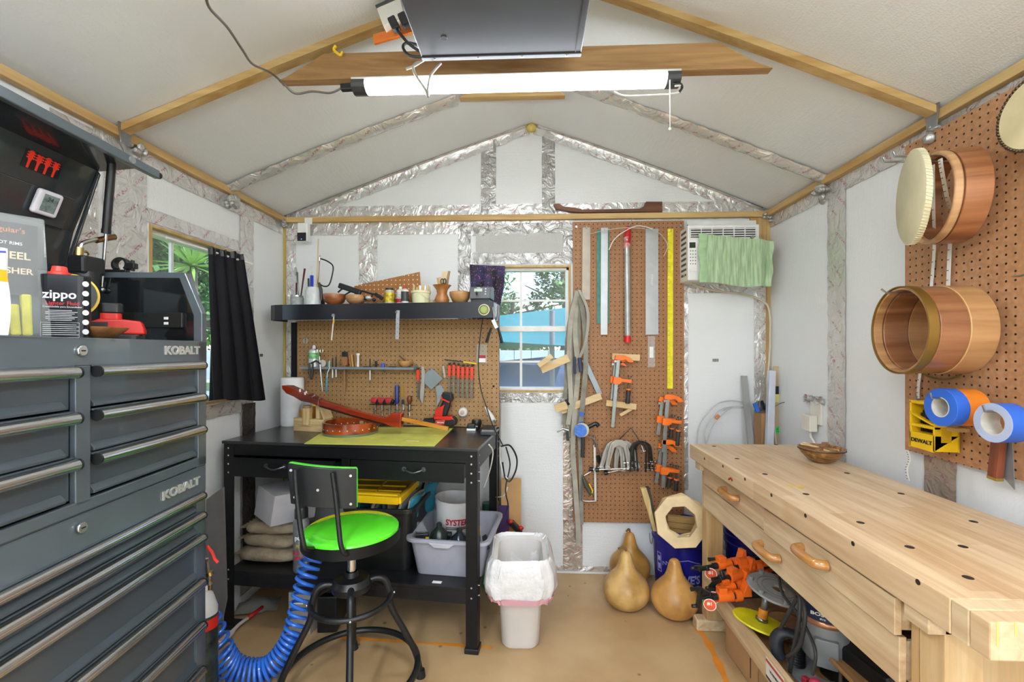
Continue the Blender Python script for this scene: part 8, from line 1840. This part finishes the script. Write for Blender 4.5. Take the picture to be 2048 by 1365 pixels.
g, M = jar(626, .041, .10, 'glass jar with a white label holding pens and brushes on the top shelf', mat('#dfe2e4', .2, 0, .06, 50, alpha=.85), .12)
for i, (lb, x, dx, l, mt, r_, c2) in enumerate((('blue cap marker standing in the labelled jar', .0, .001, .165, mat('#1c3fc4', .3), .009, 'marker'), ('grey handled brush in the labelled jar', -.02, -.003, .15, DSTEEL, .005, 'brush'), ('brown pencil beside the blue marker', -.012, .0, .145, wood('#a08060', '#70503a', 2), .004, 'pencil'), ('long thin wooden dowel standing highest in the labelled jar', .018, .012, .37, PINEL[2], .003, 'dowel'), ('second thin wooden dowel in the labelled jar', .02, .016, .28, PINE[2], .003, 'dowel'), ('clear plastic strip leaning in the labelled jar', -.025, .006, .22, CLEAR, .007, 'strip'))):
    MB(M).tube([(x, .005 * i - .012, .012), (x + dx, .005 * i - .012, l)], r_, 8).build(('marker', 'brush', 'pencil', 'dowel', 'dowel', 'plastic_strip')[i], mt, label=lb, cat=c2)
cp_ = M @ Vector((.03, -.01, 0)); dl_ = lambda px, py: D.M @ D.hy(px, py, PY - .13)
g = thing('coping_saw', 'coping saw frame standing in the jar, curving to the right', 'saw', dl_(650, 600)); MB().tube(sm_path([dl_(x, y) for x, y in ((642, 518), (655, 523), (666, 533), (664, 552), (658, 570), (648, 573), (637, 567))], 5), .0038).build('frame', mat('#2d2e30', .35, .6), g); MB().tube([dl_(640, 517), dl_(635, 568)], .0012).build('blade', STEEL, g); MB().cyl(dl_(639, 515), dl_(639, 522), .006).build('pivot', CHROME, g)
MB().tube([dl_(638, 566), dl_(642, 580), dl_(643, 600)], .01, rs=[.007, .009, .006]).build('handle', mat('#2a2422', .4), g)
g, M = jar(642, .022, .052, 'small dark bottle beside the labelled jar', mat('#3c2a26', .3), .05, name='small_bottle', cat='bottle')
def bowl(px, r, h, lb, mt, y=.1, open_=True):
    M = DM(tsh(px, y)); MB(M).lathe([(0, 0), (r * .45, 0), (r * .85, h * .35), (r, h * .7), (r * .95, h), (r * .9, h), (r * .93, h * .7), (r * .75, h * .35), (0, h * .12)], n=36).build('wooden_bowl', mt, label=lb, cat='bowl'); return M
bowl(669, .062, .062, 'reddish brown turned wooden bowl on the black top shelf', wood('#b56f42', '#7a3f22', 0, .35, 1.2, .3), .1)
Mq = bowl(712, .055, .052, 'light brown wooden bowl holding black straps on the top shelf', wood('#cf9f6c', '#96683c', 0, .35, 1.2, .3), .12)
g = thing('headlamp', 'tangle of black elastic straps with a silver headlamp hanging from the light brown bowl', 'headlamp', Mq)
BL2 = mat('#1c2024', .5)
MB().tube(sm_path([dl_(x, y) for x, y in ((676, 585), (690, 576), (715, 580), (740, 587), (760, 592), (765, 598))], 5), .005).build('strap', BL2, g); MB().tube(sm_path([dl_(x, y) for x, y in ((690, 590), (705, 583), (722, 590), (735, 600), (720, 596), (700, 592))], 5), .0045).build('strap', BL2, g); MB().bar(dl_(678, 571), dl_(722, 586), .022, .03).build('strap_bundle', BL2, g, bev=.006); MB().tube(sm_path([dl_(x, y) for x, y in ((680, 572), (700, 578), (725, 583), (745, 590), (738, 596))], 5), .004).build('strap', BL2, g)
MB().bar(dl_(682, 575), dl_(712, 583), .014, .02).build('buckle', BL2, g, bev=.003); MB().bar(dl_(750, 588), dl_(765, 598), .016, .02).build('black_housing', BLK, g, bev=.004); MB().sph(dl_(737, 596), (.018, .014, .012), 14).build('lamp_head', mat('#c9cbcc', .3, .3), g); MB().sph(dl_(748, 600), (.01, .01, .01), 10).build('knob', BLK, g)
# pegboard offcut leaning on the wall
P_ = [D.hy(x, y, PY + .02) for x, y in ((714, 606), (714, 574), (843, 546), (845, 572), (845, 606))]
MB(D.M).exty([(p.x, max(p.z, ZT + .001)) for p in P_], PY - .012, PY - .008).build('pegboard_offcut', pegmat('#a9713c', '#99642f', '#e8e4dc', 0, 2, .0254, .003), label='triangular brown pegboard offcut with white holes standing behind the jars', cat='pegboard')
# glue bottles
def bot(px, r, h, body, lab, capm, lb, y=.1, ncap=(.5, .12), labz=(.15, .7)):
    M = DM(tsh(px, y)); g = thing('glue_bottle', lb, 'bottle', M); MB(M).lathe([(0, 0), (r, 0), (r, h * .78), (r * ncap[0], h * .88), (0, h * .88)], n=24).build('bottle_body', body, g); MB(M).lathe([(r * 1.02, h * labz[0]), (r * 1.02, h * labz[1])], n=24).build('bottle_label', lab, g); MB(M).cyl((0, 0, h * .88), (0, 0, h), r * ncap[0]).build('cap', capm, g); return g, M
g, M = bot(779, .025, .088, mat('#b9b29a', .3), mat('#d9b81c', .4, 0, .5, 60), BLK, 'jar with a yellow label and black lid standing left of the glue bottles', .11, (.9, .1))
MB(DM(tsh(785, .06))).bx((-.008, -.006, 0), (.008, .006, .045)).build('clear_vial', mat('#a8a59a', .2, alpha=.7), label='small clear vial in front of the yellow labelled jar', cat='vial')
g, M = bot(801, .023, .10, mat('#e0dfdd', .4), mat('#d5d3d1', .4, 0, .3, 70), WHT, 'white glue bottle with a red and white label on the top shelf', .08, (.35, .1))
MB(M).lathe([(.0237, .012), (.0237, .032)], n=24).build('red_label', mat('#b3202c', .4), g); MB().text('GLUE', .011, facing(M) @ axes((0, -.0245, .052), X, Z, (0, -1, 0)), .0008, .02) if 0 else None
g, M = bot(810, .02, .095, mat('#dcdad6', .4), mat('#3a3a3c', .4), mat('#c4242a', .4), 'white glue bottle with a red spout and a dark label', .12, (.35, .1))
# cream tub with sticks
M = DM(tsh(842, .09)); g = thing('cream_tub', 'cream plastic tub full of wooden sticks on the top shelf', 'tub', M); CR = mat('#ded9b0', .45); MB(M).lathe([(0, 0), (.046, 0), (.05, .058), (.053, .06), (.053, .072), (.048, .072), (.044, .005), (0, .005)], n=36).build('tub_body', CR, g)
MB(M).tube(sm_path([(.0, -.053, .062), (.03, -.05, .045), (.048, -.03, .03), (.052, 0, .045)], 5), .0018).build('bail_handle', CR, g)
q = random.Random(5)
for i in range(12): x, y = q.uniform(-.038, .038), q.uniform(-.03, .03); MB(M).bar((x, y, .01), (x * 1.1, y, .095 + q.uniform(0, .014)), .009, .006, (0, 1, 0)).build('craft_stick', WHT if i % 4 == 1 else PINEL[2], label=['pale stick standing in the cream tub, number %d from the left' % 1][0] if 0 else 'short square pale stick standing among others in the cream tub', cat='stick', group='sticks in the cream tub')
# vase with tools
VW = wood('#c98a4c', '#9c5c28', 0, .35, 1, .2); M = DM(tsh(884, .1)); g = thing('wooden_vase', 'flared turned wooden vase holding sticks and scissors on the top shelf', 'vase', M)
MB(M).lathe([(0, 0), (.032, 0), (.04, .02), (.034, .038), (.026, .055), (.030, .075), (.044, .094), (.05, .1), (.045, .1), (.028, .078), (.02, .05), (0, .01)], n=36).build('vase_body', VW, g)
for i, (dx, l, w_, mt, lb) in enumerate(((-.022, .14, .012, PINE[2], 'short brown wooden slat in the vase, leftmost'), (-.01, .145, .012, PINEL[2], 'second wooden slat in the vase'), (.012, .175, .022, PINEL[2], 'wide pale wooden paddle standing in the vase'), (.036, .178, .014, wood('#b08f66', '#8a6a44', 2), 'tall narrow stir stick leaning right in the vase'))): MB(M).bar((dx * .2, -.005 + i * .006, .015), (dx, -.005 + i * .006, l), w_, .002, (0, 1, 0)).build('stir_stick', mt, label=lb, cat='stick')
g = thing('scissors', 'scissors with black loop handles standing in the vase', 'scissors', M)
for dx in (.006, .02): MB(M).tube([(dx + .007 * math.cos(t), -.018, .118 + .014 * math.sin(t)) for t in [k * PI / 7 for k in range(14)]], .003, 8, True).build('black_loop', BLK, g)
MB(M).tube([(.01, -.018, .104), (.004, -.01, .03)], .004).build('blade', STEEL, g)
for px, r_, h_, lb in ((862, .02, .028, 'low round pale box with a dark band, left of two'), (881, .018, .026, 'low round pale box with a brown band in front of the vase')):
    M = DM(tsh(px, .045)); g = thing('round_box', lb, 'box', M); MB(M).lathe([(0, 0), (r_, 0), (r_, h_ * .45), (r_ * .96, h_ * .5), (r_, h_ * .55), (r_, h_), (0, h_)], n=28).build('box_body', mat('#d9c8a2', .5), g); MB(M).lathe([(r_ * 1.01, h_ * .3), (r_ * 1.01, h_ * .42)], n=28).build('dark_band', mat('#5a3420', .5), g)
M = DM(tsh(920, .09)); g = thing('wooden_bowl', 'tan turned wooden bowl on the top shelf beside the soldering station', 'bowl', M); MB(M).lathe([(0, 0), (.026, 0), (.04, .012), (.055, .042), (.056, .062), (.053, .062), (.05, .042), (.03, .012), (0, .008)], n=40).build('bowl_body', wood('#d0a066', '#b07c42', 0, .35, 1.2, .2), g); MB(M).ring(.053, .0562, .060, .0625, n=40).build('bowl_rim', wood('#b5824a', '#8f5f2e', 0, .35), g)
# soldering station
M = DM(tsh(964, .1)); g = thing('soldering_station', 'dark grey soldering station with a pale display at the right end of the top shelf', 'soldering station', M); SG = mat('#55585b', .4)
MB(M).extx([(-.06, .018), (-.045, .082), (.06, .09), (.06, .018)], -.055, .055).build('housing', SG, g, bev=.005); MB(M).bx((-.045, -.05, 0), (.045, .055, .018)).build('foot', BLK, g, bev=.002)
Mp_ = M @ axes((0, -.0535, .05), X, Vector((0, .015, .064)).normalized(), X.cross(Vector((0, .015, .064)).normalized()) if 0 else Vector((1, 0, 0)).cross(Vector((0, .015, .064)).normalized()))
MB(Mp_).bx((-.03, .006, -.001), (.012, .022, .0022)).build('display', mat('#b5c4b2', .3), g)
for i in range(3): MB(Mp_).cyl((.03, .02 - i * .014, .0), (.03, .02 - i * .014, .0025), .004, n=12).build('button', mat('#c9cbcc', .4), g)
MB().text('Weller', .007, Mp_ @ Matrix.Translation((-.008, .027, .0012)), .0004, .02).build('brand_lettering', WHT, g)
MB().tube([Mp_ @ Vector((-.018, .006, 0)), Mp_ @ Vector((-.014, -.008, .012)), Mp_ @ Vector((-.012, -.014, .018))], .005, rs=[.003, .006, .004]).build('cord_plug', BLK, g)
# box behind on the right end with a dark picture
